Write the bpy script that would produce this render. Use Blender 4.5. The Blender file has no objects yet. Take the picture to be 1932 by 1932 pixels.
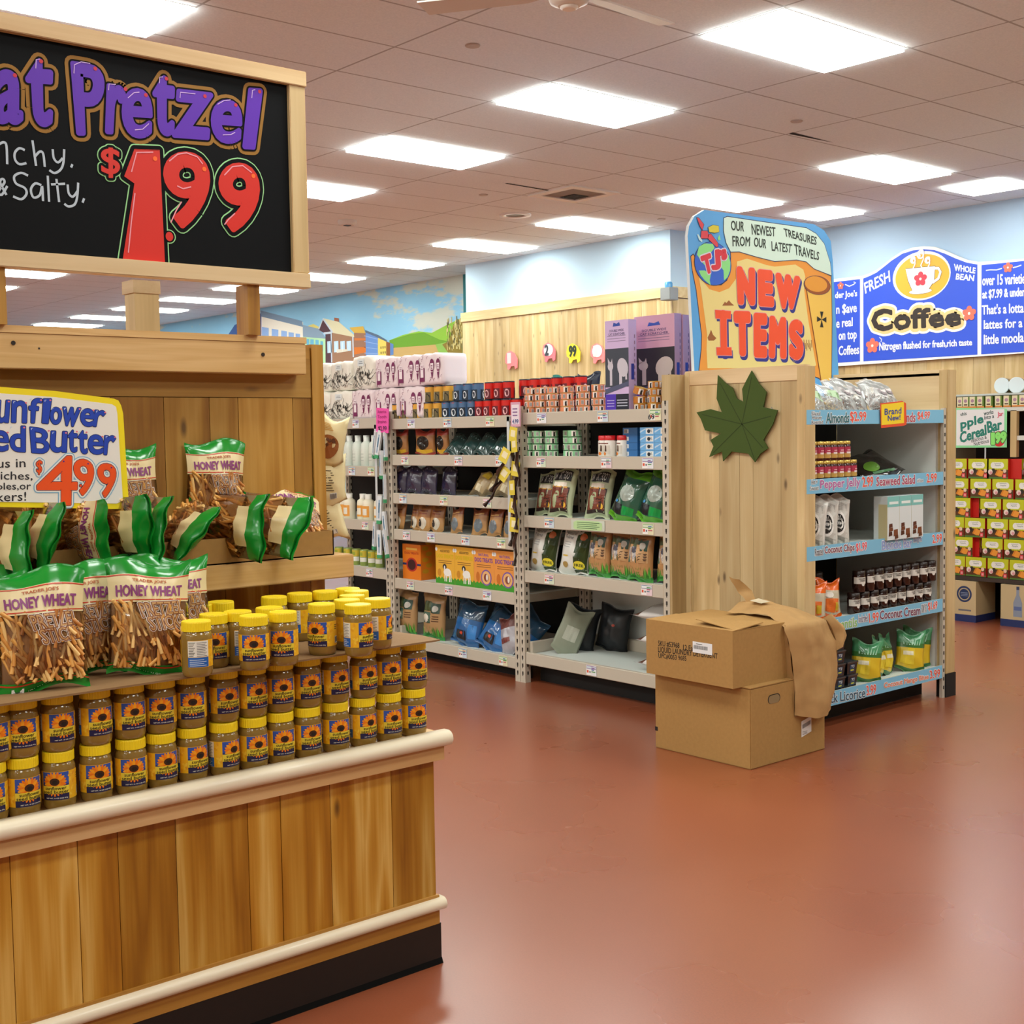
import bpy, bmesh, math, random
from math import sin, cos, pi, radians as RAD
from mathutils import Vector, Matrix, Euler
random.seed(7)
SC = bpy.context.scene
COL = SC.collection
# ------------------------------------------------------------------ camera, world, exposure
yaw, pitch, roll = .86263, .06191, .01565
fw = Vector((-sin(yaw)*cos(pitch), cos(yaw)*cos(pitch), -sin(pitch)))
r0 = Vector((cos(yaw), sin(yaw), 0)); d0 = fw.cross(r0)
rt = r0*cos(roll)+d0*sin(roll); dn = d0*cos(roll)-r0*sin(roll)
cam = bpy.data.objects.new('camera', bpy.data.cameras.new('camera')); COL.objects.link(cam)
mw = Matrix((rt, -dn, -fw)).transposed().to_4x4(); mw.translation = (0, 0, 1.56)
cam.matrix_world = mw
cam.data.sensor_width = 36; cam.data.lens = 2420.27/1932*36
cam.data.clip_start = .05; cam.data.clip_end = 200
SC.camera = cam
SC.view_settings.view_transform = 'Standard'; SC.view_settings.look = 'None'
SC.view_settings.gamma = 1; SC.view_settings.use_curve_mapping = False
SC.view_settings.exposure = 0.0
wd = bpy.data.worlds.new('world'); SC.world = wd; wd.use_nodes = True
wd.node_tree.nodes['Background'].inputs[0].default_value = (.8, .85, .9, 1)
wd.node_tree.nodes['Background'].inputs[1].default_value = .05
LAMP = 19.0
LAMP_COL = (.95, 1.0, .94)
CZ = 3.805
def ceiling_lamp(x, y, sx=.57, sy=1.15):   # fixtures of the same grid beyond the frame
    l = bpy.data.lights.new('fixture', 'AREA'); l.shape = 'RECTANGLE'; l.size = sx; l.size_y = sy
    l.energy = LAMP*pi*sx*sy; l.color = LAMP_COL
    o = bpy.data.objects.new('fixture', l); COL.objects.link(o); o.location = (x, y, CZ-.012)
for y in (-1.03, -4.69):
    for k in range(-3, 7): ceiling_lamp(-4.65-1.85*k, y)
for k in range(-3, 1): ceiling_lamp(-4.65-1.85*k, 2.63)
for k in range(-3, 0): ceiling_lamp(-4.65-1.85*k, 6.29); ceiling_lamp(-4.65-1.85*k, 9.95)
# ------------------------------------------------------------------ helpers
def lin(h):
    if not isinstance(h, str): return h
    h = h.lstrip('#'); c = [int(h[i:i+2], 16)/255 for i in (0, 2, 4)]
    return tuple(x/12.92 if x <= .04045 else ((x+.055)/1.055)**2.4 for x in c)
MATS = {}
def mat(h, rough=.5, metal=0, spec=.5, coat=0, emit=0, key=None):
    k = key or (h, rough, metal, spec, coat, emit)
    if k in MATS: return MATS[k]
    m = bpy.data.materials.new('paint'); m.use_nodes = True
    b = m.node_tree.nodes['Principled BSDF']; c = (*lin(h), 1)
    b.inputs['Base Color'].default_value = c; b.inputs['Roughness'].default_value = rough
    b.inputs['Metallic'].default_value = metal; b.inputs['Specular IOR Level'].default_value = spec
    b.inputs['Coat Weight'].default_value = coat; b.inputs['Coat Roughness'].default_value = .06
    if emit:
        b.inputs['Emission Color'].default_value = (*LAMP_COL, 1); b.inputs['Emission Strength'].default_value = emit
    MATS[k] = m; return m
def nodes(m):
    nt = m.node_tree
    def N(t, **kw):
        n = nt.nodes.new(t)
        for a, v in kw.items(): setattr(n, a, v)
        return n
    return nt, N, nt.links.new
def ramp(N, stops):
    r = N('ShaderNodeValToRGB'); e = r.color_ramp.elements
    e[0].position, e[0].color = stops[0][0], (*lin(stops[0][1]), 1)
    e[1].position, e[1].color = stops[-1][0], (*lin(stops[-1][1]), 1)
    for p, c in stops[1:-1]:
        x = e.new(p); x.color = (*lin(c), 1)
    return r
def wood(key, axis, stops, knots=.6, rough=.5, fine=1.0, coat=0):
    if key in MATS: return MATS[key]
    m = mat('#ffffff', rough, coat=coat, key=key); nt, N, L = nodes(m); b = nt.nodes['Principled BSDF']
    tc = N('ShaderNodeTexCoord'); at = N('ShaderNodeAttribute', attribute_name='tone')
    off = N('ShaderNodeVectorMath', operation='SCALE'); off.inputs[0].default_value = (7.3, 5.1, 3.7)
    L(at.outputs['Fac'], off.inputs['Scale'])
    ad = N('ShaderNodeVectorMath', operation='ADD'); L(tc.outputs['Object'], ad.inputs[0]); L(off.outputs[0], ad.inputs[1])
    def mapped(s_long, s_across):
        mp = N('ShaderNodeMapping'); sc = [s_across]*3; sc[axis] = s_long
        mp.inputs['Scale'].default_value = sc; L(ad.outputs[0], mp.inputs[0]); return mp
    n1 = N('ShaderNodeTexNoise'); n1.inputs['Scale'].default_value = 1; n1.inputs['Detail'].default_value = 2
    L(mapped(.9, 9*fine).outputs[0], n1.inputs[0])
    mul = N('ShaderNodeMath', operation='MULTIPLY'); mul.inputs[1].default_value = 5.0; L(n1.outputs[0], mul.inputs[0])
    fr = N('ShaderNodeMath', operation='PINGPONG'); fr.inputs[1].default_value = 1; L(mul.outputs[0], fr.inputs[0])
    n2 = N('ShaderNodeTexNoise'); n2.inputs['Scale'].default_value = 1; n2.inputs['Detail'].default_value = 3
    L(mapped(3, 110*fine).outputs[0], n2.inputs[0])
    mx = N('ShaderNodeMath', operation='MULTIPLY_ADD'); mx.inputs[1].default_value = .35; mx.inputs[2].default_value = .0
    L(n2.outputs[0], mx.inputs[0])
    m2 = N('ShaderNodeMath', operation='MULTIPLY_ADD'); m2.inputs[1].default_value = .55; L(fr.outputs[0], m2.inputs[0]); L(mx.outputs[0], m2.inputs[2])
    rp = ramp(N, stops); L(m2.outputs[0], rp.inputs[0])
    # board to board tone
    hv = N('ShaderNodeHueSaturation'); L(rp.outputs[0], hv.inputs['Color'])
    tv = N('ShaderNodeMapRange'); tv.inputs[3].default_value = .82; tv.inputs[4].default_value = 1.14; L(at.outputs['Fac'], tv.inputs[0]); L(tv.outputs[0], hv.inputs['Value'])
    out = hv.outputs[0]
    if knots:
        vo = N('ShaderNodeTexVoronoi'); vo.inputs['Scale'].default_value = 1; vo.inputs['Randomness'].default_value = 1
        L(mapped(3.0, 8.0).outputs[0], vo.inputs[0])
        kr = N('ShaderNodeMapRange'); kr.inputs[1].default_value = .035; kr.inputs[2].default_value = .11; kr.inputs[3].default_value = knots; kr.inputs[4].default_value = 0
        L(vo.outputs['Distance'], kr.inputs[0])
        mk = N('ShaderNodeMix', data_type='RGBA'); mk.inputs[7].default_value = (*lin('#3d2410'), 1)
        L(kr.outputs[0], mk.inputs[0]); L(out, mk.inputs[6]); out = mk.outputs[2]
    L(out, b.inputs['Base Color'])
    return m
CEDAR = wood('cedar', 2, [(.1, '#945c0e'), (.35, '#b2781c'), (.55, '#c49034'), (.8, '#dcb462')], .9, .38, coat=.15)
CEDARY = wood('cedary', 1, [(.1, '#a8742a'), (.5, '#b9853a'), (.9, '#c99a55')], .7, .4)
TRIM = wood('trim', 1, [(.1, '#c79a64'), (.5, '#d3a973'), (.9, '#dcb684')], .15, .4)
OAK = wood('oak', 1, [(.1, '#c2995d'), (.45, '#d2ad76'), (.6, '#c79f66'), (.9, '#dcba86')], 0, .45, 1.4)
OLDP = wood('oldpanel', 2, [(.1, '#855617'), (.4, '#a07026'), (.6, '#b08236'), (.9, '#bf954c')], .75, .5)
OLDY = wood('oldpanely', 1, [(.1, '#956822'), (.5, '#a97c34'), (.9, '#b88f48')], .5, .5)
PINE = wood('pine', 1, [(.1, '#c9a676'), (.5, '#dcbf90'), (.9, '#e6cda2')], .5, .5)
PINEZ = wood('pinez', 2, [(.1, '#b59a6a'), (.4, '#c3a878'), (.7, '#cdb586'), (.9, '#d8c498')], .75, .5)
PINEX = wood('pinex', 0, [(.1, '#c9ab80'), (.5, '#d8bd92'), (.9, '#e2caa0')], .5, .5)
WALLZ = wood('wallz', 2, [(.1, '#b99d68'), (.4, '#c6ac7a'), (.7, '#d2bb8c'), (.9, '#dac89c')], .5, .5)
WALLX = wood('wallx', 0, [(.1, '#c4aa78'), (.5, '#d2bd8c'), (.9, '#dccb9c')], .5, .5)
def carton(key, h, sc=60):
    if key in MATS: return MATS[key]
    m = mat(h, .75, spec=.2, key=key); nt, N, L = nodes(m); b = nt.nodes['Principled BSDF']
    tc = N('ShaderNodeTexCoord'); n = N('ShaderNodeTexNoise'); n.inputs['Scale'].default_value = sc; n.inputs['Detail'].default_value = 4
    L(tc.outputs['Object'], n.inputs[0]); hv = N('ShaderNodeHueSaturation'); hv.inputs['Color'].default_value = (*lin(h), 1)
    mr = N('ShaderNodeMapRange'); mr.inputs[3].default_value = .88; mr.inputs[4].default_value = 1.1; L(n.outputs[0], mr.inputs[0]); L(mr.outputs[0], hv.inputs['Value'])
    L(hv.outputs[0], b.inputs['Base Color']); return m
KRAFT = carton('kraft', '#a9834e'); KRAFT2 = carton('kraft2', '#8e6f4c', 90); PAPER = carton('paper', '#b48f5e', 25)
def film(key, tint='#ffffff', amount=.03, rough=.1, diff=0):
    if key in MATS: return MATS[key]
    m = bpy.data.materials.new('film'); m.use_nodes = True; nt, N, L = nodes(m); nt.nodes.clear()
    o = N('ShaderNodeOutputMaterial'); t = N('ShaderNodeBsdfTransparent'); g = N('ShaderNodeBsdfGlossy')
    g.inputs['Color'].default_value = (*lin(tint), 1); g.inputs['Roughness'].default_value = rough
    fr = N('ShaderNodeFresnel'); fr.inputs[0].default_value = 1.45
    ad = N('ShaderNodeMath', operation='ADD'); ad.use_clamp = True; ad.inputs[1].default_value = amount; L(fr.outputs[0], ad.inputs[0])
    mx = N('ShaderNodeMixShader'); L(ad.outputs[0], mx.inputs[0]); L(t.outputs[0], mx.inputs[1]); L(g.outputs[0], mx.inputs[2]); out = mx
    if diff:
        df = N('ShaderNodeBsdfDiffuse'); df.inputs[0].default_value = (*lin(tint), 1); out = N('ShaderNodeMixShader'); out.inputs[0].default_value = diff; L(mx.outputs[0], out.inputs[1]); L(df.outputs[0], out.inputs[2])
    L(out.outputs[0], o.inputs[0])
    MATS[key] = m; return m
CLEAR = film('clear', '#ffffff', .02)
GLY = {}
def glyph(s):
    if s not in GLY:
        cu = bpy.data.curves.new('t', 'FONT'); cu.body = s; cu.resolution_u = 5 if len(s) < 4 else 2; cu.fill_mode = 'BOTH'
        o = bpy.data.objects.new('t', cu); me = bpy.data.meshes.new_from_object(o)
        V = [tuple(v.co[:2]) for v in me.vertices]; F = [tuple(p.vertices) for p in me.polygons]
        bpy.data.objects.remove(o); bpy.data.curves.remove(cu); bpy.data.meshes.remove(me)
        key = {}; idx = []; V2 = []                      # weld, then chain the boundary edges into loops
        for v in V:
            k = (round(v[0], 4), round(v[1], 4))
            if k not in key: key[k] = len(V2); V2.append(v)
            idx.append(key[k])
        F = [tuple(idx[i] for i in f) for f in F]; F = [f for f in F if len(set(f)) == len(f)]
        cnt = {}
        for f in F:
            for i in range(len(f)):
                e = (f[i], f[(i+1) % len(f)]); k = tuple(sorted(e)); cnt.setdefault(k, []).append(e)
        nx = {}
        for k, es in cnt.items():
            if len(es) == 1: nx.setdefault(es[0][0], []).append(es[0][1])
        loops = []
        while nx:
            st = next(iter(nx)); lp = [st]; cur = st
            while cur in nx:
                n = nx[cur].pop()
                if not nx[cur]: del nx[cur]
                if n == st: break
                lp.append(n); cur = n
            if len(lp) > 2: loops.append(lp)
        GLY[s] = (V2, F, loops)
    return GLY[s]
def FX(X0): return lambda u, v, w: (X0+w, u, v)          # a face looking to +X: u along Y, v up
def FY(Y0): return lambda u, v, w: (u, Y0-w, v)          # a face looking to -Y: u along X, v up
EPS = 1.6e-5
class MB:
    def __init__(s, tf=None):
        s.V = []; s.F = []; s.MI = []; s.T = []; s.S = []; s.mats = []; s.nt = 0; s.nv = 1; s.tf = tf or (lambda u, v, w: (u, v, w))
    def mi(s, m):
        if isinstance(m, str): m = mat(m)
        if m not in s.mats: s.mats.append(m)
        return s.mats.index(m)
    def raw(s, vs, fs, m, tone=.5, smooth=False):
        b = len(s.V); s.V += [tuple(v) for v in vs]; k = s.mi(m)
        for f in fs: s.F.append([b+i for i in f]); s.MI.append(k); s.T.append(tone); s.S.append(smooth)
    def add(s, pts, fs, m, tone=.5, smooth=False): s.raw([s.tf(*p) for p in pts], fs, m, tone, smooth)
    def box(s, x0, x1, y0, y1, z0, z1, m, tone=.5):
        p = [(x, y, z) for x in (x0, x1) for y in (y0, y1) for z in (z0, z1)]
        s.add(p, [(0, 1, 3, 2), (4, 6, 7, 5), (0, 4, 5, 1), (2, 3, 7, 6), (0, 2, 6, 4), (1, 5, 7, 3)], m, tone)
    def rbox(s, c, size, rotz, m, tone=.5):
        sx, sy, sz = [a/2 for a in size]; R = Matrix.Rotation(rotz, 3, 'Z')
        p = [Vector(c)+R@Vector((x, y, z)) for x in (-sx, sx) for y in (-sy, sy) for z in (-sz, sz)]
        s.add(p, [(0, 1, 3, 2), (4, 6, 7, 5), (0, 4, 5, 1), (2, 3, 7, 6), (0, 2, 6, 4), (1, 5, 7, 3)], m, tone)
    def poly(s, pts, m, w=0): s.add([(p[0], p[1], w) for p in pts], [list(range(len(pts)))], m)
    def rect(s, u0, u1, v0, v1, m, w=0, nu=1):
        nv = s.nv; nu = max(nu, 6) if nv > 1 and u1-u0 > .03 else nu
        if nv > 1 and v1-v0 < .02: nv = 1
        for i in range(nu):
            for j in range(nv):
                a = u0+(u1-u0)*i/nu; b = u0+(u1-u0)*(i+1)/nu; c = v0+(v1-v0)*j/nv; d = v0+(v1-v0)*(j+1)/nv
                s.add([(a, c, w), (b, c, w), (b, d, w), (a, d, w)], [(0, 1, 2, 3)], m)
    def ell(s, c, rx, ry, m, w=0, n=20, rot=0):
        p = [(c[0], c[1], w)]; k = 3 if s.nv > 1 and max(rx, ry) > .02 else 1
        for j in range(1, k+1):
            for i in range(n):
                a = 2*pi*i/n; x = rx*cos(a)*j/k; y = ry*sin(a)*j/k
                p.append((c[0]+x*cos(rot)-y*sin(rot), c[1]+x*sin(rot)+y*cos(rot), w))
        s.add(p, [(0, i+1, (i+1) % n+1) for i in range(n)]+[(1+j*n+i, 1+(j+1)*n+i, 1+(j+1)*n+(i+1) % n, 1+j*n+(i+1) % n) for j in range(k-1) for i in range(n)], m)
    def prism(s, pts, w0, w1, m, ms=None, tone=.5):
        n = len(pts); p = [(a, b, w0) for a, b in pts]+[(a, b, w1) for a, b in pts]
        s.add(p, [list(range(n, 2*n)), list(range(n-1, -1, -1))], m, tone)
        s.add(p, [(i, (i+1) % n, (i+1) % n+n, i+n) for i in range(n)], ms or m, tone)
    def stroke(s, pts, wd, m, w=0, closed=False):
        P = [Vector(p[:2]) for p in pts]; n = len(P); L = []; R = []
        for i in range(n):
            a = P[(i-1) % n] if (closed or i) else P[i]; b = P[(i+1) % n] if (closed or i < n-1) else P[i]
            d = (b-a); d = d.normalized() if d.length else Vector((1, 0)); q = Vector((-d.y, d.x))*wd/2
            L.append(P[i]+q); R.append(P[i]-q)
        for i in range(n if closed else n-1):              # neighbouring pieces lie a hair apart so none share a plane
            j = (i+1) % n; e = w+EPS*(i % 6)
            s.add([(*L[i], e), (*R[i], e), (*R[j], e), (*L[j], e)], [(0, 1, 2, 3)], m)
    def text(s, t, quad, m, off=0, w=0, fill=True, ins=0):      # off: how far the stroke is fattened, in metres
        V, F, loops = glyph(t)
        x0 = min(v[0] for v in V); x1 = max(v[0] for v in V); y0 = min(v[1] for v in V); y1 = max(v[1] for v in V)
        tl, tr, br, bl = [Vector(q[:2]) for q in quad]; out = []
        if ins:
            ku = ins/max((tr-tl).length, 1e-6); kv = ins/max((tl-bl).length, 1e-6); B = lambda a, b: bl*(1-a)*(1-b)+br*a*(1-b)+tr*a*b+tl*(1-a)*b
            tl, tr, br, bl = B(ku, 1-kv), B(1-ku, 1-kv), B(1-ku, kv), B(ku, kv)
        for x, y in V:
            a = (x-x0)/max(x1-x0, 1e-6); b = (y-y0)/max(y1-y0, 1e-6)
            p = bl*(1-a)*(1-b)+br*a*(1-b)+tr*a*b+tl*(1-a)*b
            out.append((p.x, p.y, w))
        s.nt = (s.nt+1) % 4; w = w+s.nt*EPS*8
        out = [(p[0], p[1], w) for p in out]
        if off > 0:
            for lp in loops: s.fat([out[i] for i in lp], off, m, w+EPS)
            out = [(p[0], p[1], w+EPS*7.5) for p in out]
        if fill: s.add(out, F, m)
    def fat(s, pts, off, m, w=0):                        # closed outline stroke with round corners
        n = len(pts); P = [Vector(p[:2]) for p in pts]
        for i in range(n):
            a, b, c = P[i-1], P[i], P[(i+1) % n]; d = c-b
            if d.length < 1e-7: continue
            q = Vector((-d.y, d.x)).normalized()*off; e = w+EPS*(i % 6)
            s.add([(*(b+q), e), (*(b-q), e), (*(c-q), e), (*(c+q), e)], [(0, 1, 2, 3)], m)
            if (b-a).length > 1e-7 and (b-a).angle(d) > .15: s.ell(b, off, off, m, w-EPS*(.3+.1*(i % 5)), 8 if off < .004 else 14)
    def blob(s, pts, layers, w=0):                       # layers: (material, fattening), outermost first
        for k, (m, o) in enumerate(layers):
            s.poly(pts, m, w+.0006*k)
            if o: s.fat(pts, o, m, w+.0006*k-EPS*7)
    def trect(s, t, u0, u1, v0, v1, m, off=0, w=0): s.text(t, [(u0, v1), (u1, v1), (u1, v0), (u0, v0)], m, off, w)
    def lathe(s, prof, n, m, c=(0, 0, 0), cap=True, ax=None):
        A = ax or Matrix.Identity(3); p = []
        for r, z in prof:
            for i in range(n):
                a = 2*pi*i/n; p.append(Vector(c)+A@Vector((r*cos(a), r*sin(a), z)))
        k = len(prof)
        s.add(p, [(j*n+i, j*n+(i+1) % n, (j+1)*n+(i+1) % n, (j+1)*n+i) for j in range(k-1) for i in range(n)], m, smooth=True)
        if cap: s.add([p[i] for i in range(n)][::-1], [list(range(n))], m); s.add([p[(k-1)*n+i] for i in range(n)], [list(range(n))], m)
    def tube(s, pts, r, m, n=8, r1=None):
        P = [Vector(p) for p in pts]; k = len(P); out = []
        for i in range(k):
            d = (P[min(i+1, k-1)]-P[max(i-1, 0)]).normalized()
            a = d.cross(Vector((0, 0, 1))); a = a.normalized() if a.length > 1e-3 else Vector((1, 0, 0)); b = d.cross(a)
            rr = r if r1 is None else r+(r1-r)*i/(k-1)
            if callable(r): rr = r(i/(k-1))
            out += [P[i]+a*rr*cos(2*pi*j/n)+b*rr*sin(2*pi*j/n) for j in range(n)]
        s.add(out, [(i*n+j, i*n+(j+1) % n, (i+1)*n+(j+1) % n, (i+1)*n+j) for i in range(k-1) for j in range(n)], m, smooth=True)
        s.add(out[:n][::-1], [list(range(n))], m); s.add(out[-n:], [list(range(n))], m)
    def build(s, name, parent=None, org=(0, 0, 0), bevel=0, seg=2):
        me = bpy.data.meshes.new(name); o = Vector(org)
        me.from_pydata([Vector(v)-o for v in s.V], [], s.F)
        for m in s.mats: me.materials.append(m)
        me.polygons.foreach_set('material_index', s.MI); me.polygons.foreach_set('use_smooth', s.S)
        at = me.attributes.new('tone', 'FLOAT', 'FACE'); at.data.foreach_set('value', s.T)
        me.update()
        if bevel:
            b = bmesh.new(); b.from_mesh(me); bmesh.ops.remove_doubles(b, verts=b.verts, dist=1e-5)
            e = [x for x in b.edges if len(x.link_faces) == 2 and x.calc_face_angle(0) > .5]
            bmesh.ops.bevel(b, geom=e, offset=bevel, segments=seg, affect='EDGES', clamp_overlap=True); b.to_mesh(me); b.free()
        ob = bpy.data.objects.new(name, me); COL.objects.link(ob)
        if parent: ob.parent = parent
        else: ob.location = o
        return ob
def tag(o, label, cat, group=None, kind=None):
    o['label'] = label; o['category'] = cat
    if group: o['group'] = group
    if kind: o['kind'] = kind
    return o
def thing(name, label, cat, loc=(0, 0, 0), group=None):
    o = bpy.data.objects.new(name, None); o.empty_display_size = .05; COL.objects.link(o); o.location = loc
    return tag(o, label, cat, group)
def struct(name, mb, parent=None, org=(0, 0, 0)):
    o = mb.build(name, parent, org)
    if not parent: o['kind'] = 'structure'
    return o
def dup(r, loc, rot=(0, 0, 0), label=None, scale=None, group=None):
    c = r.copy(); COL.objects.link(c); c.location = loc; c.rotation_euler = rot if hasattr(rot, '__len__') else (0, 0, rot)
    if scale: c.scale = scale if hasattr(scale, '__len__') else (scale,)*3
    if label: c['label'] = label
    if group: c['group'] = group
    for ch in r.children:
        k = ch.copy(); COL.objects.link(k); k.parent = c
        for g in ch.children:
            q = g.copy(); COL.objects.link(q); q.parent = k
    return c
class Proto:                                   # the first placing moves the prototype, later ones copy it
    def __init__(s, o): s.o = o; s.used = False
    def put(s, loc, rot=0, label=None, scale=None, group=None):
        if s.used: return dup(s.o, loc, rot, label, scale, group or s.o.get('group'))
        s.used = True; o = s.o; o.location = loc; o.rotation_euler = rot if hasattr(rot, '__len__') else (0, 0, rot)
        if scale: o.scale = scale if hasattr(scale, '__len__') else (scale,)*3
        if label: o['label'] = label
        if group: o['group'] = group
        return o
ORD = 'first second third fourth fifth sixth seventh eighth ninth tenth eleventh twelfth thirteenth fourteenth fifteenth sixteenth'.split()
LEV = ['bottom', 'second', 'third', 'top']
# ------------------------------------------------------------------ room shell
def floor_mat():
    m = mat('#a8603f', .3, spec=.8, key='floor', coat=.35); nt, N, L = nodes(m); b = nt.nodes['Principled BSDF']
    tc = N('ShaderNodeTexCoord'); n1 = N('ShaderNodeTexNoise'); n1.inputs['Scale'].default_value = 1.6; n1.inputs['Detail'].default_value = 3
    n2 = N('ShaderNodeTexNoise'); n2.inputs['Scale'].default_value = 160; n2.inputs['Detail'].default_value = 2
    L(tc.outputs['Object'], n1.inputs[0]); L(tc.outputs['Object'], n2.inputs[0])
    mr = N('ShaderNodeMapRange'); mr.inputs[3].default_value = .9; mr.inputs[4].default_value = 1.1; L(n1.outputs[0], mr.inputs[0])
    m2 = N('ShaderNodeMapRange'); m2.inputs[3].default_value = .86; m2.inputs[4].default_value = 1.14; L(n2.outputs[0], m2.inputs[0])
    ml = N('ShaderNodeMath', operation='MULTIPLY'); L(mr.outputs[0], ml.inputs[0]); L(m2.outputs[0], ml.inputs[1])
    hv = N('ShaderNodeHueSaturation'); hv.inputs['Color'].default_value = (*lin('#8c4a2e'), 1); L(ml.outputs[0], hv.inputs['Value']); L(hv.outputs[0], b.inputs['Base Color'])
    rr = N('ShaderNodeMapRange'); rr.inputs[3].default_value = .24; rr.inputs[4].default_value = .32; L(n1.outputs[0], rr.inputs[0]); L(rr.outputs[0], b.inputs['Roughness'])
    b.inputs['Coat Roughness'].default_value = .3
    return m
def ceil_mat():
    m = mat('#cfc4bb', .9, spec=.1, key='ceil'); nt, N, L = nodes(m); b = nt.nodes['Principled BSDF']
    tc = N('ShaderNodeTexCoord'); sp = N('ShaderNodeSeparateXYZ'); L(tc.outputs['Object'], sp.inputs[0])
    ds = []
    for ax, off, half in ((0, 4.65+.3083, .30833), (1, -6.29+.61, .61)):
        a = N('ShaderNodeMath', operation='ADD'); a.inputs[1].default_value = off+half*200; L(sp.outputs[ax], a.inputs[0])
        p = N('ShaderNodeMath', operation='PINGPONG'); p.inputs[1].default_value = half; L(a.outputs[0], p.inputs[0])
        c = N('ShaderNodeMath', operation='LESS_THAN'); c.inputs[1].default_value = .0075; L(p.outputs[0], c.inputs[0]); ds.append(c)
    mxm = N('ShaderNodeMath', operation='MAXIMUM'); L(ds[0].outputs[0], mxm.inputs[0]); L(ds[1].outputs[0], mxm.inputs[1])
    n = N('ShaderNodeTexNoise'); n.inputs['Scale'].default_value = 90; n.inputs['Detail'].default_value = 4; L(tc.outputs['Object'], n.inputs[0])
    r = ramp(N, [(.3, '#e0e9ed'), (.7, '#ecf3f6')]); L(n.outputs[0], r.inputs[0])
    mx = N('ShaderNodeMix', data_type='RGBA'); mx.inputs[7].default_value = (*lin('#b0b4b6'), 1)
    L(mxm.outputs[0], mx.inputs[0]); L(r.outputs[0], mx.inputs[6]); L(mx.outputs[2], b.inputs['Base Color'])
    return m
b = MB(); b.box(-36, 6, -7, 14, -.1, 0, floor_mat()); struct('floor', b)
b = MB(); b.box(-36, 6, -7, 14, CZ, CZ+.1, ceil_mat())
b.raw([(-6.16, 8.12, CZ-.002), (-6.11, 8.10, CZ-.002), (-6.13, 8.66, CZ-.002)], [(0, 1, 2)], mat('#120d0a', .9))
b.raw([(-8.93, 7.62, CZ-.002), (-8.90, 7.62, CZ-.002), (-8.93, 8.24, CZ-.002), (-8.96, 8.24, CZ-.002)], [(0, 1, 2, 3)], mat('#120d0a', .9))
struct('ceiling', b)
BLUEW = mat('#b3cbe3', .8, spec=.2)
b = MB(); b.box(-9.87, 6, 12.25, 12.4, 0, CZ, BLUEW); struct('wall_back', b)
b = MB(); b.box(-13.55, -9.87, 10.85, 12.3, 0, CZ, mat('#bdd6e8', .8, spec=.2)); struct('wall_middle', b)
b = MB(); b.box(-36, 6, -7, -6.9, 0, CZ, mat('#c8c2b4', .8)); struct('wall_front', b)
b = MB(); b.box(5.9, 6, -7, 12.3, 0, CZ, mat('#c8c2b4', .8)); struct('wall_right', b)
b = MB(); b.box(-36, -35.9, -7, 11.5, 0, CZ, mat('#c8c2b4', .8)); struct('wall_left', b)
def planks_y(b, x0, x1, y, z0, z1, th, m, w=(.09, .15)):   # boards standing side by side on a -Y face
    x = x0
    while x < x1-.01:
        k = min(random.uniform(*w), x1-x)
        b.box(x+.0015, x+k-.0015, y, y+th, z0, z1, m, random.random()); x += k
b = MB(); planks_y(b, -9.85, 5.9, 12.22, 0, 2.42, .03, WALLZ, (.14, .24)); struct('trim_1', b)
b = MB(); planks_y(b, -13.6, -9.84, 10.82, 0, 3.06, .03, WALLZ, (.14, .26)); struct('trim_2', b)
b = MB(); b.box(-13.61, -9.84, 10.80, 10.85, 3.05, 3.17, WALLX, .6); struct('trim_3', b)
b = MB()
y = 10.86
while y < 12.2:
    k = random.uniform(.16, .26); b.box(-9.87, -9.84, y, min(y+k-.003, 12.21), 0, 3.04, WALLZ, random.random()); y += k
b.box(-9.87, -9.82, 10.80, 12.21, 3.05, 3.17, WALLX, .6); struct('trim_4', b)
# painted town on the far left wall
def sky_mat():
    m = mat('#86bfdf', .85, spec=.15, key='muralsky'); nt, N, L = nodes(m); bs = nt.nodes['Principled BSDF']
    tc = N('ShaderNodeTexCoord'); mp = N('ShaderNodeMapping'); mp.inputs['Scale'].default_value = (.9, 1, 2.6); L(tc.outputs['Object'], mp.inputs[0])
    n = N('ShaderNodeTexNoise'); n.inputs['Scale'].default_value = 1.1; n.inputs['Detail'].default_value = 5; n.inputs['Roughness'].default_value = .62; L(mp.outputs[0], n.inputs[0])
    sp = N('ShaderNodeSeparateXYZ'); L(tc.outputs['Object'], sp.inputs[0])
    g = N('ShaderNodeMapRange'); g.inputs[1].default_value = -18.5; g.inputs[2].default_value = -14.4; g.inputs[3].default_value = -.1; g.inputs[4].default_value = .1; L(sp.outputs[0], g.inputs[0])
    g2 = N('ShaderNodeMapRange'); g2.inputs[1].default_value = 3.0; g2.inputs[2].default_value = 3.75; g2.inputs[3].default_value = -.06; g2.inputs[4].default_value = .05; L(sp.outputs[2], g2.inputs[0])
    a = N('ShaderNodeMath', operation='ADD'); L(n.outputs[0], a.inputs[0]); L(g.outputs[0], a.inputs[1])
    a2 = N('ShaderNodeMath', operation='ADD'); L(a.outputs[0], a2.inputs[0]); L(g2.outputs[0], a2.inputs[1])
    r = ramp(N, [(.0, '#86bee0'), (.54, '#92c7e4'), (.6, '#c5cdc4'), (1, '#d2d2c4')]); L(a2.outputs[0], r.inputs[0]); L(r.outputs[0], bs.inputs['Base Color'])
    return m
b = MB(); b.box(-36, -13.5, 11.45, 11.6, 0, CZ, sky_mat())
b.tf = FY(11.45)
def MP(pts, c, w): b.poly(pts, mat(c, .85, spec=.15), w)
MP([(-16.186,2.996),(-15.838,3.053),(-15.435,3.081),(-15.111,3.035),(-14.728,3.13),(-14.381,3.202),(-14.423,1.767),(-16.227,1.882)], '#8fc04a', .002)
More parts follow.
